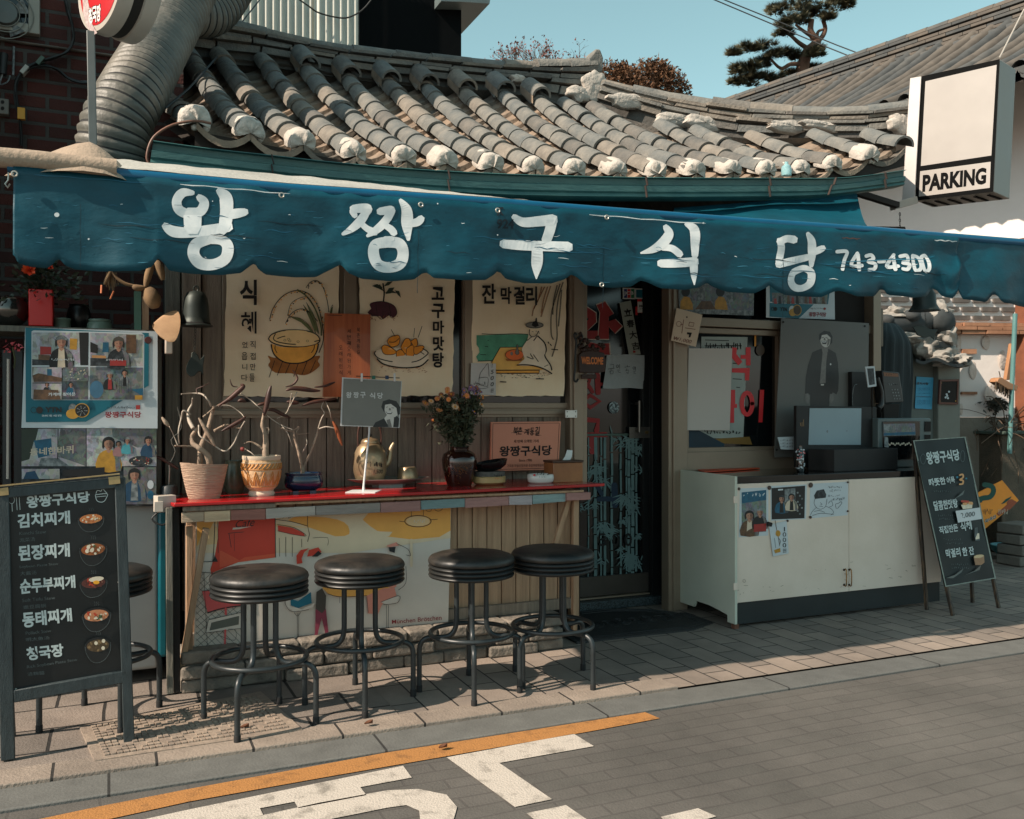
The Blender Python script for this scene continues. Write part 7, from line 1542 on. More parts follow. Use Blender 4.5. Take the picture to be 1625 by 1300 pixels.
# --- sheets at the hatch
b = MB(); pl = PY(YK - 0.02); b.prism([pl(u, v) for u, v in ((1093,553),(1162,553),(1158,683),(1090,683))],(0,0.004,0), M('plain white sheet', (186,180,172), rough=0.6, var=0.03, scale=2)); b.build('blank_sheet', label='large blank white sheet hung over the red hatch letters', cat='sheet')
b = MB(); pl = PY(YK - 0.075); z5 = Zm(1060,460,4.333); b.prism([pl(u, v) for u, v in z5([(60,125),(238,172),(192,392),(22,348)])],(0,0.006,0), M('cream card', (206,186,162), rough=0.7, var=0.05)); a = Art(b, pl); mar = M('maroon marker', (110,50,40), rough=0.7)
a.ring(1060 + 75 / 4.333,460 + 235 / 4.333,4,4,0.7, mar)
for pts in ([(108,205),(95,300)],[(85,238),(104,238)],[(148,222),(180,228),(174,252),(142,248),(148,222)],[(118,262),(188,272)]): a.stroke(z5(pts),0.9, mar, sm=0)
a.poly(z5([(132,292),(165,295),(155,325),(142,330),(145,308),(130,306)]), m_dark); a.text('₩1,000', z5([(40,318),(165,345),(158,375),(34,345)]), mar, bold=0.0, shear=0.2); a.ell(*z5([(130,188)])[0],1.2,1.2, m_dark)
b.build('price_card', label='cream card with maroon handwriting and price at the hatch corner', cat='card', bevel=0.001)
z7 = Zm(800,280,3.824)
b = MB(); pl = PY(YK - 0.05); b.prism([pl(u, v) for u, v in ((1076,440),(1197,440),(1196,501),(1078,497))],(0,0.004,0), pgr); a = Art(b, pl); a.poly([(1078,452),(1196,452),(1195,493),(1079,490)], phn)
for x, cc in ((1088, pye),(1143, pye)): a.poly([(x - 9,491),(x - 8,478),(x - 2,470),(x + 6,472),(x + 11,482),(x + 12,492)], cc, sm=1); a.ell(x, 463,7,8, hk)
a.poly([(1103,491),(1113,478),(1128,478),(1136,491)], pbr); a.poly([(1107,455),(1118,455),(1120,475),(1105,478)], pgr); a.poly([(1152,455),(1163,455),(1163,480),(1153,484)], pgr)
for y in (465,478): a.ell(1191, y, 3,5, pgr)
b.build('photo_banner', label='photo banner of people in yellow shirts above the hatch window', cat='banner')
def ytn(b, a, zf, s=1.0): pass
b = MB(); pl = PY(YK - 0.05); b.prism([pl(u, v) for u, v in ((1216,440),(1324,440),(1325,507),(1216,504))],(0,0.004,0), m_pap); a = Art(b, pl); z6 = Zm(1220,460,4.332)
a.poly([(1221,440),(1320,440),(1314,483),(1222,479)], mt); a.poly(z6([(5,90),(310,100),(205,198),(5,185)]), mt); a.poly(z6([(20,20),(405,30),(400,100),(25,88)]), phb)
for i in range(12): a.poly(z6([(35 + i * 30,95),(38 + i * 30,60 - (i * 17) % 30),(52 + i * 30,60 - (i * 17) % 30),(58 + i * 30,97)]),(prd, hk, pgr, pbr)[i % 4])
a.text('YTN', z6([(78,120),(126,122),(126,148),(78,146)]), m_bk, bold=0.05); a.ell(*z6([(45,132)])[0],3.2,3.2, m_bk); a.ring(*z6([(28,132)])[0],2.6,2.8,0.7, m_bk); a.ell(*z6([(160,140)])[0],5,7, m_pap); a.ell(*z6([(165,155)])[0],6,6, pye); a.ell(*z6([(195,140)])[0],6.5,8, M('brown medallion', (70,56,40))); a.ring(*z6([(195,140)])[0],6.5,8,1.2, pye)
a.text('왕짱구식당', z6([(278,152),(395,155),(395,185),(278,184)]), m_dred, bold=0.03); scrib(a, z6([(285,124),(370,134)]),8, m_bk, 0.5); a.ell(*z6([(385,130)])[0],2,2, prd)
b.build('photo_banner', label='teal and white television banner tucked above the grey man panel', cat='banner')
# ================================================================== left side: brick house, boards, shelf
m_brick = brickmat('old red brick', (86,38,29),(62,30,25),(74,70,66),0.215,0.078,0.011, axes='xz', bump=0.7, var=0.55, dirt=2.0, nb=0.5)
bh = thing('brick_house', 'old dark red brick house standing behind the left end of the awning', 'building', (-1.6,5.7,0))
YBR = 5.62; b = MB(); xq = W(238,100, YBR).x + 0.18; b.box2((-6, YBR, 0),(xq, YBR + 0.2,6.2), m_brick); b.box2((xq - 0.2, YBR + 0.2,0),(xq, 9,6.2), m_brick); b.build('wall', bh)
b = MB(); b.box2((-3.2,4.87,0),(-0.86, YBR - 0.002,4.2), m_brick); b.box2((-3.3,4.80,4.202),(-0.82, YBR - 0.002,4.3), M('added wing coping', (110,104,96), rough=0.9)); b.build('added_shade_wing', bh)  # added wing out of view, blocks the sun from banners and posters
m_conc = M('rough mortar band', (120,112,102), rough=0.95, rgb2=(84,78,72), scale=6, bump=0.7, bscale=20)
b = MB(); P0, P1 = W(-60,58, YBR), W(188,90, YBR); b.box2((P0.x, YBR - 0.03, P1.z),(P1.x, YBR - 0.002, P0.z), m_conc); b.build('mortar_band', bh, bevel=0.01)
wn = MB(); P0, P1 = W(-80,-40, YBR), W(64,60, YBR); fw = 0.055; m_wpf = M('old white window frame', (150,148,138), rough=0.6, var=0.12, scale=6)
wn.box2((P1.x - fw, YBR - 0.05, P1.z),(P1.x, YBR - 0.001, P0.z), m_wpf); wn.box2((P0.x, YBR - 0.048, P1.z),(P1.x - fw, YBR - 0.001, P1.z + 0.05), m_wpf); wo_ = wn.build('window', bh, bevel=0.004)
wn = MB(); wn.box2((P0.x, YBR - 0.012, P1.z + 0.05),(P1.x - fw, YBR - 0.004, P0.z), m_glass); wn.build('pane', wo_)
t = thing('ventilation_fan', 'round grey ventilation fan fixed inside the upper left window', 'fan', W(8,40, YBR - 0.06)); c = W(8,22, YBR - 0.05)
b = MB()
for r in (0.135,0.10,0.07): b.tube([c + V3((r * COS(q),-0.01, r * SIN(q))) for q in [k * 0.2618 for k in range(24)]],0.003, M('fan wire', (120,118,110), metal=0.5, rough=0.4), n=6, closed=True)
b.build('guard', t)
b = MB()
for k in range(4):
    q = k * 1.5708 + 0.5; b.add([c + V3((0.02 * COS(q),0,0.02 * SIN(q))), c + V3((0.12 * COS(q - 0.3),0.012,0.12 * SIN(q - 0.3))), c + V3((0.125 * COS(q + 0.35),-0.012,0.125 * SIN(q + 0.35)))],[(0,1,2)], pgr)
b.lathe([(0.001,0),(0.062,0),(0.06,0.03),(0.001,0.035)],(0,0,0), M('fan motor', (92,98,96), rough=0.5), n=24); k0 = 12; b.v = [v if i < k0 else c + V3((v.x, -v.z, v.y)) for i, v in enumerate(b.v)]; b.build('motor', t)
# bundled cables on the brick
m_cab = M('black cable', (26,28,28), rough=0.55, var=0.2); b = MB(); rs = random.Random(9)
z = Zm(0,0,3.824)
for k in range(5): b.tube(SPA([W(u + rs.uniform(-1.5,1.5), v + rs.uniform(-1.5,1.5), YBR - 0.035 - 0.012 * k) for u, v in z([(395,-10),(410,60),(440,150),(445,240),(410,310),(330,350),(240,375),(150,420),(100,500),(95,600),(120,700),(130,790),(130,880)])],4),0.0065, m_cab, n=6)
for k in range(3): b.tube(SPA([W(u + rs.uniform(-2,2), v + rs.uniform(-3,3), YBR - 0.05 - 0.012 * k) for u, v in z([(100,500),(150,430),(250,400),(340,430),(420,480),(520,500),(620,490),(700,430),(780,370)])],4),0.007, m_cab if k else pgr, n=6)
tg = M('cable tie', (170,168,160), rough=0.5)
for u, v, m in ((150,430, tg),(245,375, M('green tie', (70,90,80)))): (x, y), = z([(u, v)]); b.box(W(x, y, YBR - 0.07),(0.02,0.06,0.05), m, R=Matrix.Rotation(0.6,3, 'Y'))
b.box(W(34,181, YBR - 0.09),(0.035,0.03,0.06), M('yellow tape', (196,140,30), rough=0.5)); b.build('cable_bundle', label='looping bundle of black cables tied along the dark brick wall', cat='cables', smooth=60)
b = MB(); P0, P1 = W(-30,152, YBR - 0.06), W(14,182, YBR - 0.06); b.box2((P0.x, YBR - 0.06, P1.z),(P1.x, YBR - 0.002, P0.z), M('grey meter box', (110,106,98), rough=0.6, var=0.2)); a = Art(b, PY(YBR - 0.061)); a.ell(4,162,3,3, m_dark); a.ell(4,172,3,3, m_dark); b.build('socket_box', label='small beige socket box with two holes on the brick wall edge', cat='socket', bevel=0.004)
b = MB(); b.tube([W(6,85, YBR - 0.05), W(4,118, YBR - 0.05)],0.02, m_cab, n=10); b.tube([W(22,74, YBR - 0.03), W(21,120, YBR - 0.03)],0.006, pgr, n=8); b.tube(SPA([W(4,118, YBR - 0.05), W(0,134, YBR - 0.05), W(12,130, YBR - 0.05), W(16,120, YBR - 0.05)],3),0.004, pgr, n=6); b.build('lamp_socket', label='black sleeve with loose grey wires hanging on the brick wall', cat='wire')
# ---- thick flexible exhaust duct
m_duct = M('grey green duct foil', (66,70,66), rough=0.5, rgb2=(120,114,104), scale=3, bump=0.5, bscale=14, thr=(0.35,0.75))
def duct(path, Yf, r, name, label, pitch=0.04):
    b = MB(); P = SPA([W(u, v, y) for (u, v), y in zip(path, Yf)],10); L = [0]
    for i in range(1, len(P)): L.append(L[-1] + (P[i] - P[i - 1]).length)
    Q, R_ = [],[]; n = int(L[-1] / (pitch / 5)); j = 0
    for i in range(n):
        s = L[-1] * i / (n - 1)
        while j < len(L) - 2 and L[j + 1] < s: j += 1
        Q.append(P[j].lerp(P[j + 1],(s - L[j]) / max(1e-9, L[j + 1] - L[j]))); R_.append(r * (1 + 0.018 * SIN(s * 5)) + (0.006 if i % 5 in (0,4) else (0.003 if i % 5 == 1 else -0.002)))
    b.tube(Q, R_, m_duct, n=30); kd = b.mi(M('duct crease', (22,24,24), rough=0.8))
    for i in range(len(Q) - 1):
        if i % 5 == 2:
            for j_ in range(30): b.fm[i * 30 + j_] = kd
    return b.build(name, label=label, cat='duct', smooth=60)
dk = duct([(322,-70),(288,0),(258,60),(234,105),(208,152),(184,200),(174,256),(178,300)],[5.3,5.2,5.0,4.8,4.65,4.6,4.62,4.65],0.146, 'exhaust_duct', 'fat ribbed grey exhaust duct bending down behind the awning')
duct([(215,-30),(262,4),(312,22),(345,12),(380,-40)],[5.6,5.6,5.7,5.8,5.9],0.13, 'exhaust_duct', 'dark ribbed duct crossing above the fat bending duct')
# ---- round double faced sign on a post
YSg = 4.15; t = thing('round_sign', 'round shop sign with red face and white letters on a thin post', 'sign', W(149,262,4.2)); m_alum = M('painted aluminium', (168,160,150), rough=0.45, var=0.1, scale=5)
c = W(158,-22, YSg) + V3((0,0,0.03)); ax = V3((-0.91,-0.41,0)).normalized(); R_ = 0.21
rot = ax.to_track_quat('Z', 'Y').to_matrix()
def lz(prof, m): 
    b = MB(); b.lathe(prof, (0,0,0), m, n=48); b.v = [c + rot @ v for v in b.v]; return b
lz([(R_ - 0.001,-0.001),(R_, 0.0),(R_ + 0.006,-0.012),(R_ + 0.006,-0.06),(R_ - 0.004,-0.063),(R_ - 0.004,-0.105),(R_ + 0.006,-0.108),(R_ + 0.006,-0.165),(R_, -0.172),(0.01,-0.172)], m_alum).build('sign_drum', t, smooth=30)
lz([(R_ - 0.0025,-0.065),(R_ - 0.0025,-0.103)], m_dark).build('dark_band', t, smooth=60)
m_sr = M('red sign face', (192,40,46), rough=0.35, var=0.06); lz([(0.001,0.0012),(R_ - 0.026,0.0012),(R_ - 0.024,0.0)], m_sr).build('sign_face', t)
b = MB(); a = Art(b, Plane(c + ax * 0.0016, ax)); zz1 = Zm(0,0,3.824); m_sw = M('sign white', (216,210,206), rough=0.4)
sw = M('sign dark outline', (40,20,22), rough=0.4)
a.poly(zz1([(500,-20),(528,-20),(545,60),(560,150),(590,200),(570,212),(530,170),(505,90)]), M('sign print grey', (150,120,118), rough=0.4, rgb2=(200,190,186), scale=60), sm=1)
for i, ch in enumerate('청국장'): q = [(538 + i * 24,52 - i * 10),(562 + i * 24,44 - i * 10),(562 + i * 24,138 - i * 6),(538 + i * 24,148 - i * 6)]; a.text(ch, zz1([(x + dx, y + dy) for (x, y),(dx, dy) in zip(q, ((-3,-4),(3,-4),(3,4),(-3,4)))]), sw, bold=0.07); a.text(ch, zz1(q), m_sw, bold=0.035)
b.build('sign_letters', t)
b = MB(); b.bar(W(148,258,4.2), W(144,50,4.2),0.032,0.024, M('grey square post', (96,100,98), rough=0.5, var=0.2), up=(0,1,0)); b.build('post', t, bevel=0.003)
# ---- television banner of four photographs
YT = 4.98; b = MB(); pl = PY(YT); sh = Sheet(pl, 0.0006,3,31); sheet_grid(b, sh, [(40,520),(250,526),(250,680),(34,679)], m_pap, 10); a = Art(b, sh, off=0.003); z = Zm(0,500,5.418)
a.poly(z([(218,108),(1280,155),(1278,608),(1235,630),(738,918),(222,922)]), mt); a.poly(z([(272,140),(290,132),(1215,152),(1240,172),(1236,715),(1220,732),(290,732),(270,715)]), m_pap, sm=0)
a.poly(z([(278,150),(762,150),(758,432),(276,432)]), phl); a.poly(z([(776,152),(1232,168),(1230,442),(776,438)]), phl); a.poly(z([(276,446),(758,446),(758,728),(278,728)]), phb); a.poly(z([(774,448),(1230,452),(1228,728),(774,728)]), phn)
a.poly(z([(680,150),(762,150),(758,432),(690,432)]), hk); a.poly(z([(600,200),(665,205),(660,300),(600,295)]), pye); a.poly(z([(330,340),(430,345),(430,395),(330,390)]), pbr); a.poly(z([(345,270),(440,275),(440,340),(345,340)]), prd); a.poly(z([(276,380),(450,390),(450,432),(276,432)]), pdk)
figure(a, z, 528,235,48, hk, True, pgr, pcr); scrib(a, z([(440,372),(635,395)]),16, m_pap, 0.8)
a.poly(z([(885,235),(935,235),(935,320),(880,320)]), pbl); a.poly(z([(790,345),(910,350),(910,372),(790,368)]), C2('print wood', (180,130,80))); a.poly(z([(776,370),(960,375),(960,438),(776,438)]), pdk); a.poly(z([(1085,170),(1170,172),(1170,330),(1085,330)]), pbr); a.poly(z([(776,230),(840,260),(840,330),(776,320)]), hk)
figure(a, z, 1020,245,46, pdk, True, C2('print cap', (74,70,62))); a.poly(z([(945,380),(1085,390),(1085,438),(945,436)]), prd); scrib(a, z([(910,375),(1060,395)]),12, m_pap, 0.8)
a.poly(z([(290,450),(530,450),(530,580),(276,580)]), phl); a.poly(z([(330,500),(530,540),(530,575),(290,575),(280,520)]), pbr); a.poly(z([(405,465),(445,465),(445,520),(405,520)]), pbl); a.poly(z([(540,450),(758,450),(758,570),(540,570)]), phb)
rs = random.Random(3)
for i in range(40): a.ell(*z([(rs.uniform(560,750), rs.uniform(460,560))])[0], rs.uniform(0.6,2), rs.uniform(0.4,1.2), pgr if i % 3 else pcr, n=7)
a.poly(z([(280,590),(530,590),(530,725),(280,725)]), phl); figure(a, z, 405,600,16, hk); a.poly(z([(290,640),(500,645),(520,725),(285,725)]), pbr); figure(a, z, 610,600,18, pbl); a.text('가게에 찾아온', z([(415,668),(650,665),(650,695),(415,698)]), m_pap, bold=0.02)
a.ell(*z([(830,640)])[0],11,14, C2('print blue drum', (60,104,130))); figure(a, z, 945,520,26, hk, True, pgr, prd); figure(a, z, 1072,500,24, pgr, True, None, hk)
for i in range(5): a.stroke(z([(1030 + i * 18,550),(1030 + i * 18,670)]),0.6, hk, sm=0)
a.poly(z([(1130,640),(1230,630),(1228,700)]), pbl); a.poly(z([(1160,690),(1225,690),(1225,728),(1160,728)]), pye)
a.ring(*z([(290,817)])[0],4.5,4.6,0.8, m_bk); a.ell(*z([(340,818)])[0],5.5,5.5, m_bk); a.text('YTN', z([(388,792),(530,792),(530,838),(388,838)]), m_bk, bold=0.05); a.text('2018년 7월 14일 방영', z([(360,856),(528,856),(528,874),(360,874)]), m_pap)
a.ell(*z([(625,800)])[0],6.5,7, pgr); a.ell(*z([(625,850)])[0],10.5,8, pye); a.ell(*z([(705,820)])[0],12,11.5, pye); a.ell(*z([(703,820)])[0],10.6,10.2, hk)
for i in range(24): q = i * 0.9; a.ell(*z([(703 + 10 * math.sqrt(i) * COS(q),822 + 9 * math.sqrt(i) * SIN(q))])[0],0.8,0.7, pgr, n=6)
scrib(a, z([(915,785),(1160,805)]),20, m_bk, 0.6); a.rect(0 + 1168 / 5.418,500 + 775 / 5.418,0 + 1205 / 5.418,500 + 812 / 5.418, prd); a.text('왕짱구식당', z([(902,830),(1215,830),(1215,884),(902,884)]), m_dred, bold=0.035)
b.build('photo_banner', label='teal and white television banner with four photographs left of the shopfront', cat='banner')
b = MB(); c = W(235,540, YT - 0.012); b.lathe([(0.001,0),(0.018,0),(0.016,0.008),(0.001,0.008)],(0,0,0), M('red brown magnet', (74,34,32), rough=0.5), n=16); b.v = [c + V3((v.x, -v.z, v.y)) for v in b.v]; b.build('magnet', label='round dark red magnet on the teal television banner', cat='magnet')
# lower photo banner
b = MB(); pl = PY(YT + 0.012); sheet_grid(b, pl if False else Sheet(pl, 0.0006,3,41),[(34,681),(249,680),(247,803),(34,803)], pdk, 8); a = Art(b, Sheet(pl, 0.0006,3,41), off=0.003)
a.poly(z([(185,978),(738,975),(738,1300),(185,1300)]), phl); a.poly(z([(185,978),(330,978),(300,1100),(320,1220),(185,1260)]), C2('print dark green', (44,54,44))); a.poly(z([(290,1080),(440,1060),(450,1200),(330,1230)]), pbl); a.poly(z([(520,975),(738,975),(738,1300),(600,1250),(500,1220),(500,1100)]), phb); a.poly(z([(350,1230),(500,1230),(600,1300),(330,1300)]), pgr); a.stroke(z([(500,980),(495,1240)]),1.4, hk, sm=0)
a.text('동네한바퀴', z([(258,1150),(632,1120),(632,1190),(258,1210)]), pcr, bold=0.02)
a.poly(z([(745,975),(1345,975),(1345,1300),(745,1300)]), phl); a.poly(z([(960,975),(1345,975),(1345,1120),(1180,1140),(970,1050)]), phb); figure(a, z, 935,1110,50, pye, True); figure(a, z, 1020,1110,22, C2('print mauve', (150,110,110))); figure(a, z, 1095,1080,24, C2('print turquoise', (70,150,160)), True, pgr); figure(a, z, 1275,1080,30, C2('print denim', (30,66,92)), True, hk)
a.ell(*z([(1210,1255)])[0],19,8, pdk)
for i in range(26): a.ell(*z([(rs.uniform(1130,1290), rs.uniform(1228,1285))])[0],1.2,0.9,(prd, pcr, pbr)[i % 3], n=6)
zb2 = Zm(0,700,4.334); a.poly(zb2([(150,192),(410,192),(410,260),(150,262)]), phl); a.poly(zb2([(180,215),(240,205),(270,262),(160,262)]), C2('print denim', (30,66,92))); a.poly(zb2([(430,200),(720,180),(720,240),(430,245)]), hk)
a.poly(zb2([(850,180),(1075,180),(1075,435),(850,435)]), phb); figure(a, zb2,925,235,38, C2('print denim', (30,66,92)), True, hk, pgr); a.ell(*zb2([(1035,300)])[0],5,7, m_pap); a.ell(*zb2([(1035,370)])[0],5,7, pbl)
b.build('photo_banner', label='lower dark photo banner with street scene above the standing menu board', cat='banner')
# supports and freezer behind
b = MB(); m_blk = M('black steel post', (24,27,29), rough=0.4, var=0.2)
for u in (4,22): b.box2(W(u, 556, YT + 0.05),(W(u + 12,556, YT).x, YT + 0.12,0), m_blk)
b.build('post_rack', label='pair of black steel posts at the far left beside the banners', cat='rack')
b = MB(); b.tube([W(13,570, YT - 0.02), W(12,760, YT - 0.02)],0.006, m_alum, n=8); b.build('rod', label='thin pale rod standing before the black posts at far left', cat='rod')
t = thing('freezer', 'grey white chest freezer with teal side behind the menu board', 'freezer', (0.0,5.25,0)); P0, P1 = W(60,806,5.06), W(252,1085,5.06)
b = MB(); b.box2((P0.x, 5.06,0.06),(P1.x, 5.5, P0.z), M('grey white enamel', (150,154,152), rough=0.4, var=0.08, scale=3)); b.build('body', t, bevel=0.02, seg=3)
b = MB(); b.box2((P1.x - 0.005,5.04,0.12),(P1.x + 0.045,5.4, P0.z - 0.04), M('teal enamel', (0,86,98), rough=0.35)); b.build('side_panel', t, bevel=0.015)
b = MB(); b.box2((P0.x - 0.01,5.05, P0.z + 0.002),(P1.x + 0.01,5.5, P0.z + 0.03), m_pap); b.build('lid', t, bevel=0.008)
b = MB(); c = W(262,800,4.78); b.box(c + V3((0,0.03,0)),(0.09,0.06,0.08), M('ivory plastic', (186,176,164), rough=0.4, var=0.15), rz=0.3); b.box(c + V3((-0.03,0.0,-0.01)),(0.04,0.05,0.05), M('ivory plastic', (186,176,164))); b.tube(SPA([c + V3((-0.02,0,-0.03)), c + V3((-0.06,0,-0.07)), c + V3((-0.02,-0.01,-0.10)), c + V3((0.02,0,-0.09))],4),0.005, m_cab, n=8); b.build('plug_box', label='ivory plug box with black cable at the left counter end', cat='plug', bevel=0.008)
# shelf with pots above the banners
YSh = 5.16; zs = W(140,523, YSh).z; b = MB(); b.box2((W(-60,523, YSh).x, YSh - 0.12, zs - 0.03),(W(262,523, YSh).x, YSh + 0.25, zs - 0.002), m_wgrey); b.box2((W(-60,523, YSh).x + 0.05, YSh + 0.1,0.0),(W(-60,523, YSh).x + 0.1, YSh + 0.2, zs - 0.031), m_wgrey); b.box2((W(250,523, YSh).x, YSh + 0.1,0.0),(W(258,523, YSh).x, YSh + 0.2, zs - 0.031), m_wgrey); b.build('shelf', label='weathered wooden shelf of pots above the television banner', cat='shelf')
def sp(u, Y=YSh): return V3((W(u, 500, Y).x, Y, zs))
def jar(u, wpx, vt, prof, m, name, label, cat, Y=YSh, n=28, sm=60):
    c = sp(u, Y); k = pw(u - wpx / 2, u + wpx / 2,510, Y) / 2; H_ = W(u, vt, Y).z - zs; b = MB(); b.lathe([(r * k, h * H_) for r, h in prof], c, m, n=n); return b.build(name, label=label, cat=cat, smooth=sm)
m_sage = M('sage enamel', (96,116,104), rough=0.35, var=0.15, scale=6)
jar(125,40,484,[(0.001,0),(0.6,0),(0.92,0.25),(1.0,0.55),(0.86,0.86),(0.74,0.94),(0.82,1.0),(0.7,1.0),(0.001,0.9)], M('black onggi glaze', (20,20,20), rough=0.35, var=0.3), 'black_pot', 'round black glazed pot on the shelf behind the green tins', 'pot', YSh + 0.1)
jar(98,30,505,[(0.001,0),(0.95,0),(0.95,0.75),(1.0,0.78),(1.0,0.95),(0.9,1.0),(0.001,1.0)], m_sage, 'tin', 'smaller sage green tin beside the red square vase', 'tin', YSh - 0.03)
jar(158,42,507,[(0.001,0),(0.98,0),(0.92,0.6),(0.8,0.7),(0.84,0.74),(0.84,0.95),(0.78,1.0),(0.001,1.0)], m_sage, 'tin', 'wider sage green lidded tin near the middle of the shelf', 'tin', YSh - 0.03)
jar(215,16,512,[(0.001,0),(0.8,0),(1.0,0.4),(0.9,0.8),(0.3,1.0),(0.001,1.0)], m_dark, 'small_pot', 'tiny dark lidded pot on the shelf near the gourd ladle', 'pot', YSh - 0.03)
jar(16,64,474,[(0.001,0),(0.5,0.02),(0.85,0.25),(1.0,0.55),(0.92,0.82),(0.8,0.95),(0.84,1.0),(0.74,0.98),(0.001,0.9)], M('dark mirror metal', (90,88,84), rough=0.15, metal=0.85, var=0.1), 'metal_pot', 'shiny dark metal pot left of the red vase', 'pot', YSh)
t = thing('red_vase', 'tall square red vase with dark foliage and one red bloom', 'vase', sp(65,5.08)); p0, p1 = W(45,458,5.04), W(84,521,5.04); b = MB(); b.box2((p0.x, 5.04, zs),(p1.x, 5.17, p0.z), M('red lacquer', (186,24,22), rough=0.3, var=0.06)); b.build('vase_body', t, bevel=0.005)
b = MB(); random.seed(44); c0_ = sp(66,5.1); c0_.z = p0.z
m_dlf = M('dark waxy leaf', (24,34,24), rough=0.5, rgb2=(50,62,44), scale=20)
for i in range(330):
    an = RU(0,6.28); r = abs(RG(0,0.075)); h = RU(-0.02,0.15) - r * 0.3
    p = c0_ + V3((r * COS(an) * 1.25, r * SIN(an) * 0.7 - 0.01, h)); leafq(b, p, V3((COS(an), SIN(an), RU(-0.5,0.9))), RU(0.025,0.05), RU(0.008,0.014), m_dlf)
b.build('foliage', t, smooth=0)
m_rp = M('red bloom petal', (206,40,24), rough=0.6, rgb2=(226,104,50), scale=30)
for (u, v, R_) in ((46,430,0.04),(80,425,0.018)):
    b = MB(); c = W(u, v, 4.99)
    for k in range(16): q = k * 0.8; d = V3((COS(q),-0.7, SIN(q) * 0.7)); leafq(b, c, d + V3((0,0,0.2 * (k % 3))), R_, R_ * 0.38, m_rp)
    b.build('flower', t, smooth=0)
b = MB(); c = W(20,551,4.96)
for k in range(20): q = k * 0.7; leafq(b, c + V3((0.03 * COS(q * 2.3),0,0.02 * SIN(q * 1.3))), V3((COS(q),-0.5, SIN(q))),0.02,0.007, M('pink petal', (190,80,88), rough=0.7))
b.tube([c, c + V3((0.01,0.01,-0.06)), c + V3((0.005,0.02,-0.1))],0.004, m_stem, n=6); b.build('flower_sprig', label='little pink flower sprig tied to the black posts', cat='flowers', smooth=0)
# hanging gourds, ladle and dried stems
b = MB(); m_grd = M('dried gourd skin', (150,116,84), rough=0.6, rgb2=(196,160,122), scale=6); c = W(243,508,5.0)
rows = []
for i in range(9):
    f = i / 8; rr = 0.085 * SIN(0.15 + 1.42 * f); rows.append([c + V3((0.10 * (f - 0.2) + 0.02,-0.02,-0.03)) + V3((rr * 0.35 * COS(q), rr * 0.9 * SIN(q) * 0.5, rr * SIN(q + 0.4))) for q in [k * 0.3927 for k in range(16)]])
b.grid(rows, m_grd, cu=True); b.build('gourd_ladle', label='pale half gourd ladle hanging beside the shelf end', cat='ladle', smooth=70)
b = MB(); m_dry = M('dried brown husk', (96,78,58), rough=0.9, rgb2=(140,112,80), scale=14)
z9 = Zm(0,400,5.804)
for pts, r in (([(1020,175),(990,240),(960,300)],0.008),([(1025,178),(1070,235),(1150,290),(1250,315),(1320,330)],0.006),([(1400,100),(1370,200),(1340,320)],0.014),([(1440,80),(1470,150),(1500,260)],0.016),([(1360,330),(1400,420),(1430,520)],0.030),([(1000,190),(1000,260),(1000,310)],0.004),([(1340,330),(1260,330),(1220,310)],0.012)):
    P = SPA([W(u, v, 5.02) for u, v in z9(pts)],4); b.tube(P, [r * (0.6 + 0.8 * SIN(math.pi * i / (len(P) - 1))) for i in range(len(P))], m_dry, n=8)
for k in range(24): u = 980 + k * 4; b.tube([W(*z9([(u, 190)])[0],5.03), W(*z9([(u + RU(-20,20),300 + RU(0,60))])[0],5.03)],0.0018, m_dry, n=4)
b.tube([W(*z9([(936,305)])[0],5.0), W(*z9([(932,380)])[0],5.0)],0.005, C2('chilli end', (190,110,70)), n=6); b.tube([W(*z9([(1048,360)])[0],5.0), W(*z9([(1015,435)])[0],5.0)],0.004, C2('chilli end', (190,110,70)), n=6)
b.build('dried_stems', label='dried brown gourd stems and husks hanging under the awning', cat='dried plants', smooth=60)
b = MB(); b.box2(W(213,462,5.1),(W(224,462,5.1).x, 5.16, zs), M('faded green slat', (84,120,104), rough=0.6, var=0.2)); b.build('slat', label='faded green upright slat at the right end of the shelf', cat='slat')
b = MB(); b.box2(W(226,470,5.08),(W(236,470,5.08).x, 5.14, zs), m_wood2); b.build('slat', label='brown upright slat beside the green slat on the shelf', cat='slat')
b = MB(); c = W(268,550,5.0); b.box(c + V3((0,0.02,0)),(0.035,0.03,0.075), M('ivory plastic', (186,176,164)), rz=0.1); b.build('switch', label='small ivory switch on the grey post below the gourd', cat='switch', bevel=0.005)
# ================================================================== far things: neighbours, wall, trees, wires, parking sign
# corrugated shed and black box behind the ridge
m_cor = M('pale corrugated sheet', (186,188,176), rough=0.5, rgb2=(206,204,192), scale=2, stretch=(1,1,0.3))
t = thing('corrugated_shed', 'pale corrugated metal shed rising behind the main ridge', 'shed', (2.0,9.5,0)); Y0 = 9.5; xa, xb = W(250,40, Y0).x, W(568,40, Y0).x
def corr(xa, xb, Y0, z0, z1, m, amp=0.018, pitch=0.075):
    b = MB(); n = int((xb - xa) / pitch * 6); b.grid([[V3((xa + (xb - xa) * i / n, Y0 + amp * SIN(i / 6 * 6.28318), z_)) for i in range(n + 1)] for z_ in (z0, z1)], m); return b
corr(xa, W(500,40, Y0).x, Y0,0,6.6, m_cor).build('wall_sheet', t, smooth=60); corr(W(500,40, Y0).x - 0.02, xb, Y0 - 0.03,0,6.6, m_cor).build('wall_sheet', t, smooth=60)
b = MB(); b.tube(SPA([W(u, v, Y0 - 0.1) for u, v in ((470,-4),(490,10),(505,20),(530,27),(552,28),(575,16),(592,-4))],4),0.008, m_cab, n=6); b.build('cable', label='black cable sagging across the pale corrugated shed', cat='cable', smooth=60)
t = thing('black_shed', 'tall black sheeted shed beside the pale corrugated one', 'shed', (4.5,9.8,0)); b = MB(); x0_, x1_ = W(568,40,9.6).x + 0.02, W(733,40,9.6).x; rows = []
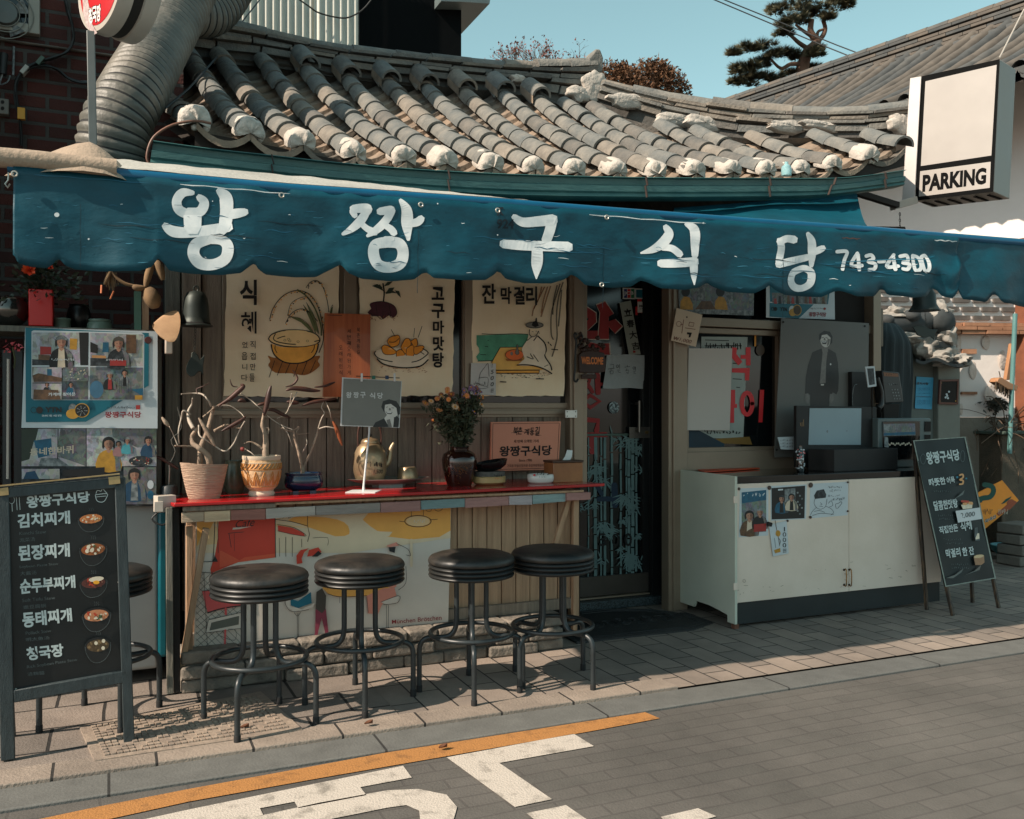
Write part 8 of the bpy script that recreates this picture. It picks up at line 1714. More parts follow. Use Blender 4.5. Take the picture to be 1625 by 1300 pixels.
m_blks = M('black sheeting', (7,9,10), rough=0.8, var=0.3, spec=0.1, scale=2, bump=0.3, bscale=3)
b.box2((x0_, 9.62,0),(x1_, 12,6.45), m_blks); b.build('wall', t)
b = MB(); b.prism([W(u, v, 9.4) for u, v in ((700,-12),(778,-2),(777,6),(735,3),(700,2))],(0,2.5,0), M('grey roof edge', (92,104,104), rough=0.5)); b.build('roof_edge', t)
b = MB(); b.tube([W(420,-10,8.0), W(380,40,7.0), W(345,90,6.2), W(300,140,5.2), W(262,172,4.7)],0.006, m_cab, n=6); b.build('cable', label='straight black cable slanting down over the left roof rows', cat='cable')
# overhead wires
for k, (p, q) in enumerate((((1120,-6),(1500,150)),((1135,-6),(1520,145)))):
    b = MB(); b.tube([W(*p, 14), W((p[0] + q[0]) / 2,(p[1] + q[1]) / 2 + 2,13), W(*q, 11)],0.011, m_cab, n=6); b.build('overhead_wire', label=('lower' if k == 0 else 'upper') + ' of two thin black wires crossing the sky near the pine', cat='wire')
# ---- trees
def limb(b, p, d, l, r, m, depth, tips, spread=0.55, up=0.1):
    n = 4; P = [p.copy()]; q = p.copy(); dd = d.copy()
    for i in range(n): dd = (dd + V3((RG(0,0.14), RG(0,0.14), RG(up * 0.3,0.1)))).normalized(); q = q + dd * l / n; P.append(q.copy())
    b.tube(P, [r * (1 - 0.12 * i) for i in range(n + 1)], m, n=5, caps=False)
    if depth == 0: tips.append((q, dd)); return
    for k in range(random.choice((2,3,3))):
        nd = (dd + V3((RG(0, spread), RG(0, spread), RG(up, spread * 0.6)))).normalized(); limb(b, P[random.choice((2,3,4))], nd, l * RU(0.6,0.82), r * 0.6, m, depth - 1, tips, spread, up)
random.seed(17); m_bark = M('winter bark', (86,70,60), rough=0.9, var=0.25, scale=8); YT_ = 26
t = thing('bare_tree', 'bare winter tree with a few rusty leaves behind the ridge', 'tree', (W(870,100, YT_).x, YT_, 0)); b = MB(); tips = []
base = W(868,150, YT_); b.tube([(base.x, YT_, 0), base - V3((0,0,1)), base],[0.3,0.2,0.14], m_bark, n=8); b.build('trunk', t)
b = MB()
for k in range(9):
    an = -1.1 + 2.2 * k / 8; limb(b, base + V3((0.12 * (k - 4),0,0)), V3((SIN(an), RG(0,0.3), COS(an))),0.75,0.035, m_bark, 4, tips, 0.42,0.1)
b.build('branches', t, smooth=0)
b = MB(); m_rl = M('rusty leaf', (112,62,52), rough=0.8, var=0.3, scale=4)
for p, d in tips:
    if random.random() < 0.5:
        for k in range(2): leafq(b, p + V3((RG(0,0.05), RG(0,0.05), RG(0,0.05))), V3((RG(0,1), RG(0,1), RG(0,1))),0.10,0.03, m_rl)
b.build('leaves', t, smooth=0)
t = thing('bush_tree', 'dense rust brown round tree behind the lower ridge', 'tree', (W(1020,140,22).x, 22,0)); m_rb = M('rust brown foliage', (74,50,34), rough=0.9, rgb2=(112,78,50), scale=2.5); b = MB(); bs = W(1020,210,22); b.tube([(bs.x, 22,0), bs],[0.3,0.2], m_bark, n=8); b.build('trunk', t)
b = MB(); random.seed(8)
blobs = [(1015,142,0.55),(1040,130,0.55),(1062,140,0.48),(992,135,0.45),(965,120,0.30),(982,124,0.35),(1075,152,0.40),(1020,125,0.4),(1045,118,0.32),(1000,150,0.5),(1050,155,0.5),(968,135,0.4),(990,112,0.15),(1036,112,0.2),(1056,122,0.25)]
for u, v, r in blobs:
    c = W(u, v, 22)
    for i in range(int(2300 * r * r) + 120):
        d = V3((RG(0,1), RG(0,1), RG(0,1))).normalized(); p = c + d * r * RU(0.75,1.08) + V3((0,0, RU(-0.05,0.12))); leafq(b, p, V3((RG(0,0.5), RG(0,0.5),-0.3 + random.random())), RU(0.08,0.17), RU(0.018,0.035), m_rb)
b.build('crown', t, smooth=0)
# pine with cloud-like pads
YPn = 20; t = thing('pine_tree', 'tall dark pine with twisted trunk and layered needle pads', 'pine', (W(1280,140, YPn).x, YPn, 0)); m_pbk = M('pine bark', (90,66,52), rough=0.9, var=0.3, scale=8); b = MB(); z = Zm(1205,0,3.824)
def pt_(pts, r0, r1, dy=0.0): P = SPA([W(u, v, YPn + dy) for u, v in z(pts)],4); n = len(P); b.tube(P, [r0 + (r1 - r0) * i / (n - 1) for i in range(n)], m_pbk, n=8)
tb = W(*z([(240,520)])[0], YPn); b.tube([(tb.x - 0.4, YPn, 0), tb],[0.3,0.2], m_pbk, n=8)
pt_([(240,520),(265,400),(290,320),(320,290),(350,250),(325,220),(310,180),(318,120)],0.19,0.07); pt_([(340,260),(380,225),(400,175),(385,120)],0.08,0.05); pt_([(300,300),(240,260),(195,220),(150,190)],0.07,0.03); pt_([(260,390),(190,390),(130,415),(70,360)],0.07,0.03); pt_([(325,225),(270,190),(220,150)],0.06,0.03); pt_([(350,215),(360,190),(400,175)],0.05,0.03); pt_([(290,320),(330,340)],0.06,0.04)
b.build('trunk', t, smooth=60)
b = MB(); random.seed(5); m_ndl = M('pine needles', (48,52,34), rough=0.8, rgb2=(92,84,56), scale=1.6)
pads = [(320,30,190,70),(170,60,120,50),(480,20,110,55),(420,110,90,45),(250,110,90,45),(340,70,150,50),(170,140,70,35),(150,200,75,38),(90,55,50,25),(545,30,45,40),(340,330,60,55),(360,300,35,20),(200,335,80,38),(100,340,70,40),(30,290,55,40),(20,380,70,40),(70,470,100,45),(210,450,70,35),(330,420,60,28),(10,460,60,40),(140,320,60,36),(-60,300,60,35),(-110,430,60,45),(-140,500,60,40),(-30,420,70,40),(-60,490,90,40),(-160,330,40,25)]
k_ = YPn / 1450 / 3.824 * 1.08
for (u, v, rx, ry) in pads:
    c = W(*z([(u, v)])[0], YPn + RU(-0.5,0.5)); RX, RZ = rx * k_, ry * k_; n = int(300 + 520 * RX * RZ * 4)
    sub = [(c + V3((RU(-0.75,0.75) * RX, RU(-0.6,0.6) * RX * 0.8, RU(-0.5,0.5) * RZ)), RU(0.3,0.5) * RZ + 0.06) for _ in range(max(5, int(RX * 9)))]
    for s_, sr in sub:
        for i in range(int(n / len(sub)) * 2 + 60):
            d = V3((RG(0,1), RG(0,1), abs(RG(0,0.8)) - 0.25)).normalized(); p = s_ + V3((d.x * 1.25, d.y * 1.25, d.z)) * sr * RU(0.4,1); q = (d + V3((RG(0,0.35), RG(0,0.35),0.35))).normalized() * RU(0.09,0.17); s2 = q.orthogonal().normalized() * 0.02
            b.add([p - s2, p + s2, p + q],[(0,1,2)], m_ndl)
b.build('needles', t, smooth=0)
# ---- large tiled house on the right
def cam_pt(u, v, zc): return EYEV + V3((SP, CP, 0)) * zc + V3((CP, -SP, 0)) * ((u - 812.5) / FPX * zc) + V3((0,0,(650 - v) / FPX * zc))
near, far = cam_pt(1660,-12,13.6), cam_pt(1150,162,18.5); far.z = near.z = 7.6; HZ = 1.25
ad = (far - near); ad.z = 0; L = ad.length; ad.normalize(); out = V3((-ad.y, ad.x, 0))
if out.x > 0: out = -out
th = thing('tiled_house', 'large grey tile roofed house with white wall beyond the parking sign', 'building', (near + far) / 2 - V3((0,0,7.6)))
m_dt = [M('far tile dark', (52,56,57), rough=0.85, rgb2=(78,78,76), scale=4), M('far tile mid', (64,66,65), rough=0.85, rgb2=(88,86,82), scale=4), M('far tile warm', (74,69,63), rough=0.85, rgb2=(98,90,81), scale=4)]
def hp(s, o, z_): return near + ad * s + out * o + V3((0,0, z_ - near.z))
def slope_z(o): return 7.35 - 0.67 * o + 0.030 * o * o
b = MB(); OV = 4.0; S0, S1 = -2.5, L + 0.6
ns = int((S1 - S0) / 0.27)
for i in range(ns):
    s = S0 + i * 0.27; P = [hp(s, o, slope_z(o)) for o in [k * OV / 10 for k in range(11)]]
    rows = []
    for f in range(13): o = OV * f / 12; rows.append([hp(s + 0.082 * COS(math.pi * q / 6), o, slope_z(o) + 0.085 * SIN(math.pi * q / 6) + 0.02 * (1 - (f % 2) * 0.6)) for q in range(7)])
    b.grid(rows, random.choice(m_dt))
    # scalloped trough end tile
    b.grid([[hp(s + 0.135 + 0.135 * COS(math.pi + math.pi * q / 8), OV + 0.03, slope_z(OV) - 0.10 * SIN(math.pi * q / 8) + dz) for q in range(9)] for dz in (0.02,0.0)], m_dt[1])
    b.add([hp(s + 0.0, OV + 0.03, slope_z(OV) + 0.02), hp(s + 0.04, OV + 0.03, slope_z(OV) - 0.10), hp(s + 0.135, OV + 0.03, slope_z(OV) - 0.16), hp(s + 0.23, OV + 0.03, slope_z(OV) - 0.10), hp(s + 0.27, OV + 0.03, slope_z(OV) + 0.02)],[(0,1,2,3,4)], m_dt[0])
b.grid([[hp(s, o, slope_z(o) - 0.01) for s in (S0, S1)] for o in [k * OV / 6 for k in range(7)]], m_dt[0]); b.grid([[hp(s, o, slope_z(o) - 0.14) for s in (S0, S1)] for o in (0,1.5, OV)], m_sof); b.grid([[hp(S0,0,7.3), hp(S1,0,7.3)],[hp(S0,-4.0,4.2), hp(S1,-4.0,4.2)]], m_dt[0])
ro = b.build('roof', th, smooth=50)
b = MB(); random.seed(3)
for lay in range(6):
    s = S0; z0 = 7.17 + lay * 0.075; o_ = 0.20 - 0.018 * lay + (0.03 if lay % 2 else 0)
    while s < S1: l = RU(0.3,0.42); b.box((hp(s + l / 2,0.0, z0 + 0.022)),(o_ * 2, l - 0.008,0.044), random.choice(m_dt), rz=math.atan2(ad.y, ad.x) - math.pi / 2); s += l
s = S0
while s < S1:
    a0, a1 = hp(s, 0,7.64), hp(s + 0.36,0,7.64); rows = [[q + out * (r * COS(math.pi * k / 8)) + V3((0,0, r * SIN(math.pi * k / 8) - 0.02)) for k in range(9)] for q, r in ((a0,0.07),(a0,0.085),(a1,0.078))]; b.grid(rows, random.choice(m_dt)); s += 0.36
s = S0
while s < S1:
    a0, a1 = hp(s, 0.30,7.12), hp(s + 0.4,0.30,7.12); rows = [[q + out * (r * COS(math.pi * k / 8)) + V3((0,0, r * SIN(math.pi * k / 8) - 0.02)) for k in range(9)] for q, r in ((a0,0.085),(a0,0.10),(a1,0.09))]; b.grid(rows, random.choice(m_dt)); s += 0.4
b.build('ridge', ro, smooth=50)
m_wall = M('white lime wall', (216,208,202), rough=0.9, var=0.04, scale=2, bump=0.15, bscale=12)
b = MB(); wo = 2.55; zq = slope_z(wo) - 0.1
b.prism([hp(S0 + 0.3, wo, 0), hp(L * 0.80, wo, 0), hp(L * 0.80, wo, zq), hp(S0 + 0.3, wo, zq)],-out * 0.2, m_wall); b.build('wall', th)
b = MB(); b.bar(hp(L * 0.815, wo + 0.02,0), hp(L * 0.815, wo + 0.02, zq),0.16,0.16, M('orange timber post', (112,64,40), rough=0.7, var=0.3, scale=5)); b.build('post', th)
# ---- garden wall of white plaster with inset stones and a tile lattice
gp0 = G(1545,872); gn = V3((-0.30,-0.954,0)).normalized(); gpl = Plane(gp0, gn); gx = V3((-gn.y, gn.x, 0)); gx = gx if gx.x > 0 else -gx
t = thing('garden_wall', 'sunlit white garden wall with inset stones and tile lattice above', 'wall', gp0)
b = MB(); P = [gpl(1380,400), gpl(1612,400)]; zt_ = gpl(1500,512).z; zb_w = gpl(1560,662).z
def gq(u, v): return gpl(u, v)
b.prism([V3((P[0].x, P[0].y, zb_w)), V3((P[1].x, P[1].y, zb_w)), V3((P[1].x, P[1].y, zt_)), V3((P[0].x, P[0].y, zt_))],-gn * 0.25, m_wall); b.build('plaster', t)
b = MB(); o_ = gn * 0.04; q0, q1 = P[0] + o_, gpl(1700,400) + o_; b.prism([V3((q0.x, q0.y, -0.1)), V3((q1.x, q1.y, -0.1)), V3((q1.x, q1.y, zb_w - 0.004)), V3((q0.x, q0.y, zb_w - 0.004))],-gn * 0.35, M('grey rough footing', (112,106,96), rough=0.95, var=0.2, scale=3, bump=0.6, bscale=14)); b.build('footing', t)
b = MB(); random.seed(12)
m_ost = M('orange brown tile course', (128,88,64), rough=0.85, rgb2=(166,122,94), scale=8)
for k in range(3):
    s = 0.0; span = (P[1] - P[0]).length
    while s < span: l = RU(0.25,0.6); c = V3((P[0].x, P[0].y, 0)) + gx * (s + l / 2); c.z = gpl(1500,528 - k * 6).z; b.box(c + gn * (0.02 + RU(0,0.03)),(l - 0.01,0.16,0.034), m_ost, rz=math.atan2(gx.y, gx.x)); s += l
b.build('tile_course', t)
m_lat = M('dark lattice tile', (66,64,62), rough=0.85, rgb2=(96,90,84), scale=10)
b = MB(); za, zb2_ = gpl(1500,511).z, gpl(1500,455).z
b.prism([V3((P[0].x, P[0].y, za)) - gn * 0.02, V3((P[1].x, P[1].y, za)) - gn * 0.02, V3((P[1].x, P[1].y, zb2_)) - gn * 0.02, V3((P[0].x, P[0].y, zb2_)) - gn * 0.02],-gn * 0.2, m_wall); 
nrow = 4; rh = (zb2_ - za) / nrow
for r in range(nrow):
    s = -0.12 * (r % 2); wd = 0.215
    while s < span:
        c = V3((P[0].x, P[0].y, za + rh * (r + 0.5))) + gx * (s + wd / 2); b.box(c - gn * 0.008,(wd - 0.04,0.03, rh * 0.52), m_lat, rz=math.atan2(gx.y, gx.x)); s += wd
b.build('tile_lattice', t)
b = MB(); m_ist = M('pale inset stone', (186,172,160), rough=0.9, rgb2=(206,194,184), scale=8, bump=0.5, bscale=30)
for (u, v, rx, ry) in ((1566,544,10,11),(1592,572,9,15),(1545,588,9,14),(1575,626,17,16),(1522,545,5,14),(1525,650,4,9)):
    c = gpl(u, v); k = (gpl(u + 1, v) - c).length; b.ball(c, 1.0, m_ist, n=14, sz=(rx * k, 0.012, ry * k), jit=0.12, seed=u)
for (u, v, w_, h_) in ((1536,558,22,7),(1536,624,24,4)): c = gpl(u, v); k = (gpl(u + 1, v) - c).length; b.box(c + gn * 0.012,(w_ * k, 0.04, h_ * k), m_ost, rz=math.atan2(gx.y, gx.x))
b.build('inset_stone', t, smooth=60)
b = MB(); c = gpl(1573,642) + gn * 0.06; rs = random.Random(2)
for i in range(160): leafq(b, c + V3((rs.gauss(0,0.07), rs.gauss(0,0.03), rs.gauss(0,0.025))), V3((rs.gauss(0,1),-0.5, rs.gauss(0,0.5))),0.06,0.016, M('grey moss', (62,62,54), rough=0.9))
b.build('moss_tuft', t, smooth=0)
# orange timber post and broom at the far right
b = MB(); q = gpl(1614,500) + gn * 0.10; b.box2((q.x, q.y - 0.06,0),(q.x + 0.30, q.y + 0.10, gpl(1614,380).z), M('orange timber post', (112,64,40))); b.build('timber_post', label='orange brown timber post at the right edge beside white wall', cat='post', bevel=0.01)
t = thing('broom', 'upturned broom with orange head and turquoise handle against timber post', 'broom', G(1608,830)); Yb_ = gpl(1600,600).y - 0.28
b = MB(); b.tube([W(1611,498, Yb_), W(1606,610, Yb_), W(1602,720, Yb_)],0.022, M('turquoise handle', (84,124,122), rough=0.4, var=0.08), n=10); b.build('handle', t, smooth=60)
b = MB(); m_obr = M('orange broom wood', (156,112,78), rough=0.5, var=0.12); b.prism([W(u, v, Yb_ + 0.04) for u, v in ((1606,545),(1610,545),(1603,603),(1597,603))],(0,0.04,0), m_obr); b.prism([W(u, v, Yb_ - 0.02) for u, v in ((1585,600),(1590,599),(1605,608),(1616,612),(1614,620),(1600,618),(1582,606))],(0,0.09,0), m_obr); b.build('head', t, bevel=0.006)
b = MB(); rs = random.Random(1)
for i in range(90): u = rs.uniform(1580,1604); v = 604 + (u - 1580) * 0.55; y = Yb_ + rs.uniform(-0.02,0.07); b.tube([W(u, v, y), W(u - rs.uniform(-1,3), v + rs.uniform(10,17), y + rs.uniform(-0.02,0.02))],0.003, M('broom bristle', (74,62,48), rough=0.9, var=0.3), n=4, caps=False)
b.build('bristles', t)
# ---- small wall end with heavy plastered tile cap
YSw = 6.35; t = thing('tiled_wall_end', 'end of a small grey wall capped with plastered round roof tiles', 'wall', (W(1470,700, YSw).x, YSw, 0)); m_gw = M('smooth grey render', (96,104,100), rough=0.8, var=0.12, scale=3); m_gw2 = M('warm grey render', (118,120,112), rough=0.8, var=0.12, scale=3)
b = MB(); b.box2((W(1392,600, YSw).x, YSw, 0),(W(1489,600, YSw).x, YSw + 0.3, W(1450,540, YSw).z), m_gw); b.build('wall_body', t); b = MB(); b.box2((W(1489,600, YSw - 0.06).x, YSw - 0.06,0),(W(1524,600, YSw - 0.06).x, YSw + 0.34, W(1500,566, YSw).z), m_gw2); b.build('end_pier', t, bevel=0.01)
z = Zm(1360,450,6.84); Yc_ = YSw - 0.12
def zz_(u, v, Y=Yc_): return W(*z([(u, v)])[0], Y)
m_tl = M('grey wall tile', (38,42,44), rough=0.8, rgb2=(62,66,66), scale=8); m_pl2 = M('weathered plaster lump', (104,102,96), rough=0.95, rgb2=(168,162,154), scale=6, bump=0.8, bscale=24)
b = MB(); 
for (u0, v0, u1, v1, r) in ((230,490,590,420,0.085),(590,440,760,410,0.085)): b.tube([zz_(u0, v0), zz_(u1, v1)],[r, r * 1.08], m_tl, n=14)
for (u0, v0, u1, v1, dz) in ((230,545,640,500,0),(230,560,420,540,0.0)): p, q = zz_(u0, v0, Yc_ - 0.03), zz_(u1, v1, Yc_ - 0.03); b.prism([p, q, q + V3((0,0,0.035)), p + V3((0,0,0.035))],(0,0.2,0), m_tl)
b.build('ridge_tile', t, smooth=50)
b = MB()
for (u, v, rx, ry, m, y) in ((440,350,200,60, m_pl2,0.05),(860,330,120,95, m_pl2,0.0),(930,560,110,85, m_pl2,-0.02),(740,680,130,100, m_pl2,0.02),(920,760,110,95, m_pl2,0.0),(430,585,230,45, m_pl2,0.0),(890,800,80,50, m_pl2,-0.10),(1090,830,70,55, m_pl2,-0.10)):
    c = zz_(u, v, Yc_ + y); k = (zz_(u + 100, v) - zz_(u, v)).length / 100; b.ball(c, 1.0, m, n=36, sz=(rx * k, 0.12, ry * k), jit=0.5, seed=int(u))
b.build('plaster_lump', t, smooth=60)
b = MB()
for (u, v, rx, ry, rot) in ((930,410,125,95,0),(315,405,60,52,0),(590,350,72,50,0)):
    c = zz_(u, v, Yc_ - 0.07); k = (zz_(u + 100, v) - zz_(u, v)).length / 100; b.ball(c, 1.0, m_tl, n=18, sz=(rx * k, 0.08, ry * k), jit=0.1, seed=int(u))
p, q = zz_(840,640, Yc_ - 0.11), zz_(1035,640, Yc_ - 0.09); b.prism([zz_(a_, b_, Yc_ - 0.10) for a_, b_ in ((840,640),(1030,618),(1020,690),(840,700))],(0,0.18,0), m_tl)
b.prism([zz_(a_, b_, Yc_ - 0.14) for a_, b_ in ((985,770),(1050,768),(1060,855),(990,860))],(0,0.2,0), m_tl)
rows = []
for Y in (Yc_ - 0.20, Yc_ + 0.3): rows.append(SPA([zz_(a_, b_, Y) + (V3((0,0,0.0))) for a_, b_ in ((640,850),(720,880),(830,840),(900,850),(1010,895),(1130,905),(1230,845))],4))
b.grid(rows, m_tl); b.grid([[p + V3((0,0,0.03)) for p in r] for r in rows], m_tl); b.grid([rows[0],[p + V3((0,0,0.03)) for p in rows[0]]], m_tl)
b.build('end_tile', t, smooth=50)
b = MB(); z8 = Zm(1380,440,4.061); sh = Sheet(PY(YSw - 0.012),0.006,5,2); m_bp = M('light blue notice', (66,150,186), rough=0.6, var=0.06); sheet_grid(b, sh, z8([(302,640),(412,648),(400,852),(292,846)]), m_bp, 6); a = Art(b, sh, off=0.004); a.text('공지사항', z8([(302,675),(380,680),(380,695),(302,692)]), m_dg, bold=0.03)
for y in (712,722,745,790,800,812): scrib(a, z8([(302, y),(390, y + 8)]),12, M('blue notice ink', (40,90,120)),0.4)
a.stroke(z8([(300,768),(396,772)]),0.6, m_dg, sm=0); b.build('notice', label='light blue printed notice taped to the small grey wall', cat='notice', smooth=60)
t = thing('plaque_frame', 'dark brown framed plaque with white ornament on the wall pier', 'plaque', W(1506,645, YSw - 0.09)); P = [W(u, v, YSw - 0.085) for u, v in z8([(455,660),(578,656),(572,822),(446,818)])]; b = MB(); m_bf = M('red brown frame wood', (92,48,32), rough=0.5, var=0.2); 
for i in range(4):
    p, q = P[i], P[(i + 1) % 4]; cc = sum(P, V3()) / 4; b.prism([p, q, q.lerp(cc, 0.17), p.lerp(cc, 0.17)],(0,0.02,0), m_bf)
b.build('frame', t, bevel=0.002)
b = MB(); cc = sum(P, V3()) / 4; b.prism([p.lerp(cc, 0.12) + V3((0,0.006,0)) for p in P],(0,0.01,0), m_dark); a = Art(b, PY(YSw - 0.0795)); 
for p in ((500,765),(490,775),(505,780),(497,755),(512,738)): a.ell(*z8([p])[0],1.6,1.6, m_pap)
for p in ((462,682),(568,682),(455,798),(555,798)): a.ell(*z8([p])[0],1.0,1.0, pye)
b.build('panel', t)
# grey cloth draped over a machine
b = MB(); Yd_ = 5.75; rows = []; m_drp = M('grey drape cloth', (56,64,66), rough=0.85, var=0.15, scale=3, bump=0.2, bscale=9)
edgeL = [(1402,512),(1392,530),(1389,570),(1388,640),(1386,740)]; edgeR = [(1424,515),(1434,545),(1436,600),(1433,660),(1430,740)]
eL = SPA([W(u, v, Yd_) for u, v in edgeL],5); eR = SPA([W(u, v, Yd_) for u, v in edgeR],5)
for i, (l, r) in enumerate(zip(eL, eR)):
    f = i / (len(eL) - 1); row = []
    for k in range(29):
        q = math.pi * k / 28; x = 0.5 - 0.5 * COS(q); p = l.lerp(r, x); fo = 0.022 * SIN(k * 1.25 + f * 1.5) * min(1, f * 2.5); row.append(p + V3((0,-(0.13 * SIN(q) ** 0.6) * min(1,0.15 + f * 3) + fo, 0)))
    rows.append(row)
b.grid(rows, m_drp); b.face([p + V3((0,0.12,0.015)) for p in rows[0]] , m_drp); c = rows[-1]; b.grid([c, [V3((p.x, p.y, 0.35)) for p in c]], m_drp)
b.build('covered_machine', label='machine under a dark grey draped cloth behind the telephone', cat='covered machine', smooth=80)
# ---- planter with dry twigs, crate, orange box, tyres, bowl at the right edge
b = MB(); q0, q1 = W(1590,690,6.2), W(1660,690,6.2); b.box2((q0.x, 6.2,0),(q1.x, 6.7, q0.z), M('mossy old planter', (96,84,70), rough=0.9, rgb2=(70,66,56), scale=7, bump=0.5)); b.box2((q0.x - 0.06,6.14, q0.z + 0.002),(q1.x, 6.76, q0.z + 0.035), M('mossy rim', (66,78,70), rough=0.9, var=0.3)); t_pl = b.build('planter', label='old mossy box planter with dry twigs at the right edge', cat='planter', bevel=0.01)
b = MB(); random.seed(6); m_tw2 = M('dry vine', (84,66,50), rough=0.9, var=0.3, scale=10)
for k in range(46):
    p = V3((RU(q0.x, q1.x), RU(6.15,6.5), q0.z)); P = [p]
    d = V3((RG(-0.3,0.6), RG(-0.3,0.4), abs(RG(0.7,0.5))))
    for i in range(6): d += V3((RG(0,0.25), RG(0,0.2),-0.28)); P.append(P[-1] + d * 0.09)
    b.tube(SPA(P, 2), RU(0.0025,0.006), m_tw2, n=5, caps=False)
b.build('dry_vines', label='tangle of dry brown vines spilling over the mossy planter', cat='vines', smooth=60)
t = thing('crate_box', 'bright orange fruit carton lying tilted behind the narrow menu board', 'carton', G(1590,838)); m_orc = M('orange carton', (232,140,38), rough=0.6, var=0.1, scale=5); z = Zm(1500,640,5.416)
Yo_ = 5.95; pl = Plane(W(1590,800, Yo_),(-0.25,-0.85,0.35)); b = MB(); b.prism([pl(u, v) for u, v in z([(250,785),(490,660),(635,835),(340,1085)])],-pl.n * 0.22, m_orc); b.build('carton', t, bevel=0.004)
b = MB(); a = Art(b, pl, off=0.002); gk = M('carton green', (16,66,52), rough=0.6); a.stroke(z([(335,700),(400,715),(415,760),(385,805),(330,815),(285,830)]),8, gk); a.poly(z([(270,840),(300,800),(320,850),(290,860)]), gk); a.poly(z([(478,868),(520,825),(570,800),(560,820),(510,860)]), gk); a.poly(z([(440,950),(520,880),(580,830),(620,850),(560,910),(460,970)]), M('carton red', (150,70,34), rough=0.6)); a.text('국내산', z([(335,1005),(435,955),(440,985),(342,1035)]), m_pap, bold=0.06); a.text('국내산', z([(335,1005),(435,955),(440,985),(342,1035)]), gk, bold=0.02); scrib(a, z([(318,960),(410,905)]),9, m_dg, 0.5); scrib(a, z([(455,962),(540,905)]),8, pcr, 0.5); a.ell(*z([(560,850)])[0],6,4, M('carton red', (150,70,34)), rot=-30); b.build('carton_print', t)
b = MB(); c = W(1600,834,6.0); b.lathe([(0.001,-0.02),(0.08,0.0),(0.14,0.05),(0.16,0.10),(0.15,0.105),(0.10,0.05),(0.001,0.02)],(c.x, c.y, 0.02), M('turquoise plastic', (84,140,146), rough=0.35), n=24); b.build('basin', label='small upturned turquoise basin on the ground by the carton', cat='basin', smooth=60)
b = MB()
for k in range(4): c = W(1555,805,6.9); 
c = W(1552,760,6.75)
for k in range(5): b.tube([V3((c.x + 0.17 * COS(q) , c.y + 0.17 * SIN(q),0.05 + k * 0.098 + 0.01 * SIN(3 * q + k))) for q in [x * 0.3142 for x in range(20)]],0.048, M('black rubber hose', (34,35,35), rough=0.6, var=0.25, scale=9), n=10, closed=True)
b.build('rubber_coil', label='tall coil of black rubber tubing beside the grey wall pier', cat='coil', smooth=60)
b = MB(); q = [(1605,800,0.6),(1612,815,0.6)]
for k in range(4): b.box((W(1618,830,5.7).x, 5.7,0.05 + 0.095 * k),(0.30,0.24,0.085), M('grey paving block', (108,104,96), rough=0.9, var=0.2, bump=0.4), rz=0.1 * (k % 2))
b.build('block_stack', label='short stack of grey paving blocks at the right edge', cat='blocks', bevel=0.008)
b = MB(); c = G(1612,868); b.ball(c + V3((0.05,0.05,0.02)),1.0, m_stone, n=14, sz=(0.24,0.14,0.09), jit=0.25, seed=4); b.build('boulder', label='flat grey stone lying by the turquoise basin', cat='stone', smooth=50)
b = MB(); c = G(1537,945); b.lathe([(0.001,0),(0.09,0),(0.13,0.13),(0.14,0.14),(0.12,0.14),(0.10,0.1),(0.001,0.1)],(c.x, c.y + 0.45,0), M('dark red tub', (92,28,26), rough=0.5, var=0.15), n=24); b.build('tub', label='dark red plastic tub under the narrow leaning menu board', cat='tub', smooth=60)
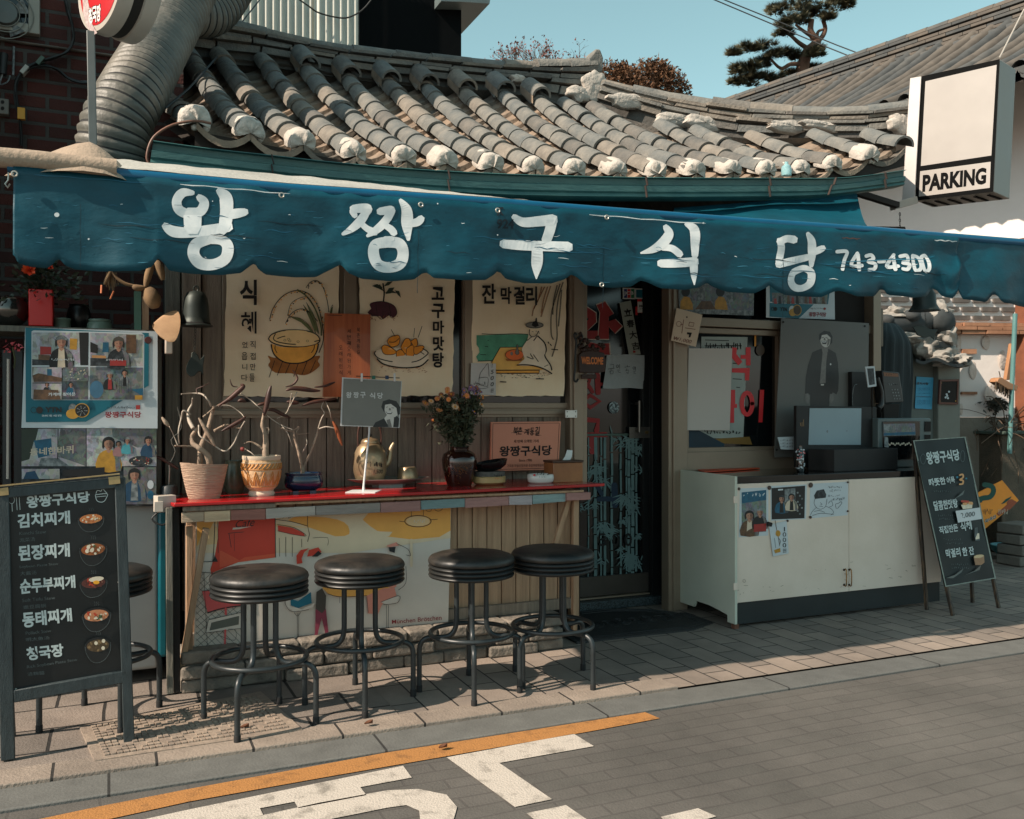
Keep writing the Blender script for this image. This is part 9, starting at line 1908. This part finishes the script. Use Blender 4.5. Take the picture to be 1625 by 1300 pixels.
# ---- parking sign box
def sg(u, v, zc): return cam_pt(u, v, zc)
t = thing('parking_sign', 'white light box sign reading PARKING with large empty panel above', 'sign', sg(1520,325,6.4)); m_sw2 = M('sign acrylic', (160,154,148), rough=0.35, var=0.03); m_swd = M('sign casing', (138,131,122), rough=0.45, var=0.08, scale=4); m_skb = M('sign black', (10,11,11), rough=0.8, spec=0.1)
TL, TR, BR, BL = sg(1462.6,120.8,6.62), sg(1586.8,93.6,6.2), sg(1576.3,304.7,6.2), sg(1452,319,6.62)
e1 = (TR - TL).normalized(); nn = e1.cross((BL - TL)).normalized(); nn = nn if nn.dot(EYEV - TL) > 0 else -nn
fpl = Plane(TL, nn); P = [TL, fpl(1586.8,93.6), fpl(1576.3,304.7), fpl(1452,319)]
b = MB(); dv = V3((0.30,0.02,0)); b.prism(P, -nn * 0.26, m_swd); b.build('casing', t, bevel=0.006)
b = MB(); a = Art(b, fpl, off=0.004); z = Zm(1205,0,3.824)
a.poly(z([(986,463),(1459,359),(1419,1164),(946,1219)]), m_skb); a.poly(z([(1008,494),(1440,394),(1408,944),(980,1008)]), m_sw2); a.poly(z([(976,1040),(1404,982),(1398,1140),(968,1194)]), m_sw2); a.text('PARKING', z([(992,1062),(1380,1015),(1375,1118),(988,1168)]), m_skb, bold=0.05); b.build('sign_face', t)
b = MB(); p = [cam_pt(1444.3,124,6.66), cam_pt(1462.0,121,6.6), cam_pt(1451.4,319,6.6), cam_pt(1431,324,6.66)]; b.prism(p, V3((0.06,0.05,0)), M('white end plate', (186,180,176), rough=0.4, var=0.04)); b.build('end_plate', t, bevel=0.004)
b = MB(); b.tube([cam_pt(1586,92,6.25), cam_pt(1625,15,6.6)],0.005, m_alum, n=6); b.build('stay_wire', t)
b = MB(); b.bar(cam_pt(1416,328,6.4), cam_pt(1452,318,6.5),0.05,0.05, m_alum); b.bar(cam_pt(1424,326,6.3), cam_pt(1340,300,6.0),0.04,0.04, m_dark); b.build('bracket', t, bevel=0.003)
b = MB()
for i in range(6): b.box(P[3].lerp(P[2],(i + 0.5) / 6) - nn * 0.13 + V3((0,0,-0.006)),(0.02,0.2,0.006), m_skb, rz=math.atan2(nn.y, nn.x) + math.pi / 2)
b.build('vent_slat', t)
b = MB()
for i in range(9): q = cam_pt(1428,340 + i * 5,6.3); b.tube([q + V3((0.007 * COS(x),0.006 * (i % 2) * COS(x),0.013 * SIN(x))) for x in [y * 0.9 for y in range(7)]],0.0025, m_dark, n=5, closed=True)
b.build('chain', label='short dark chain hanging below the parking sign corner', cat='chain')
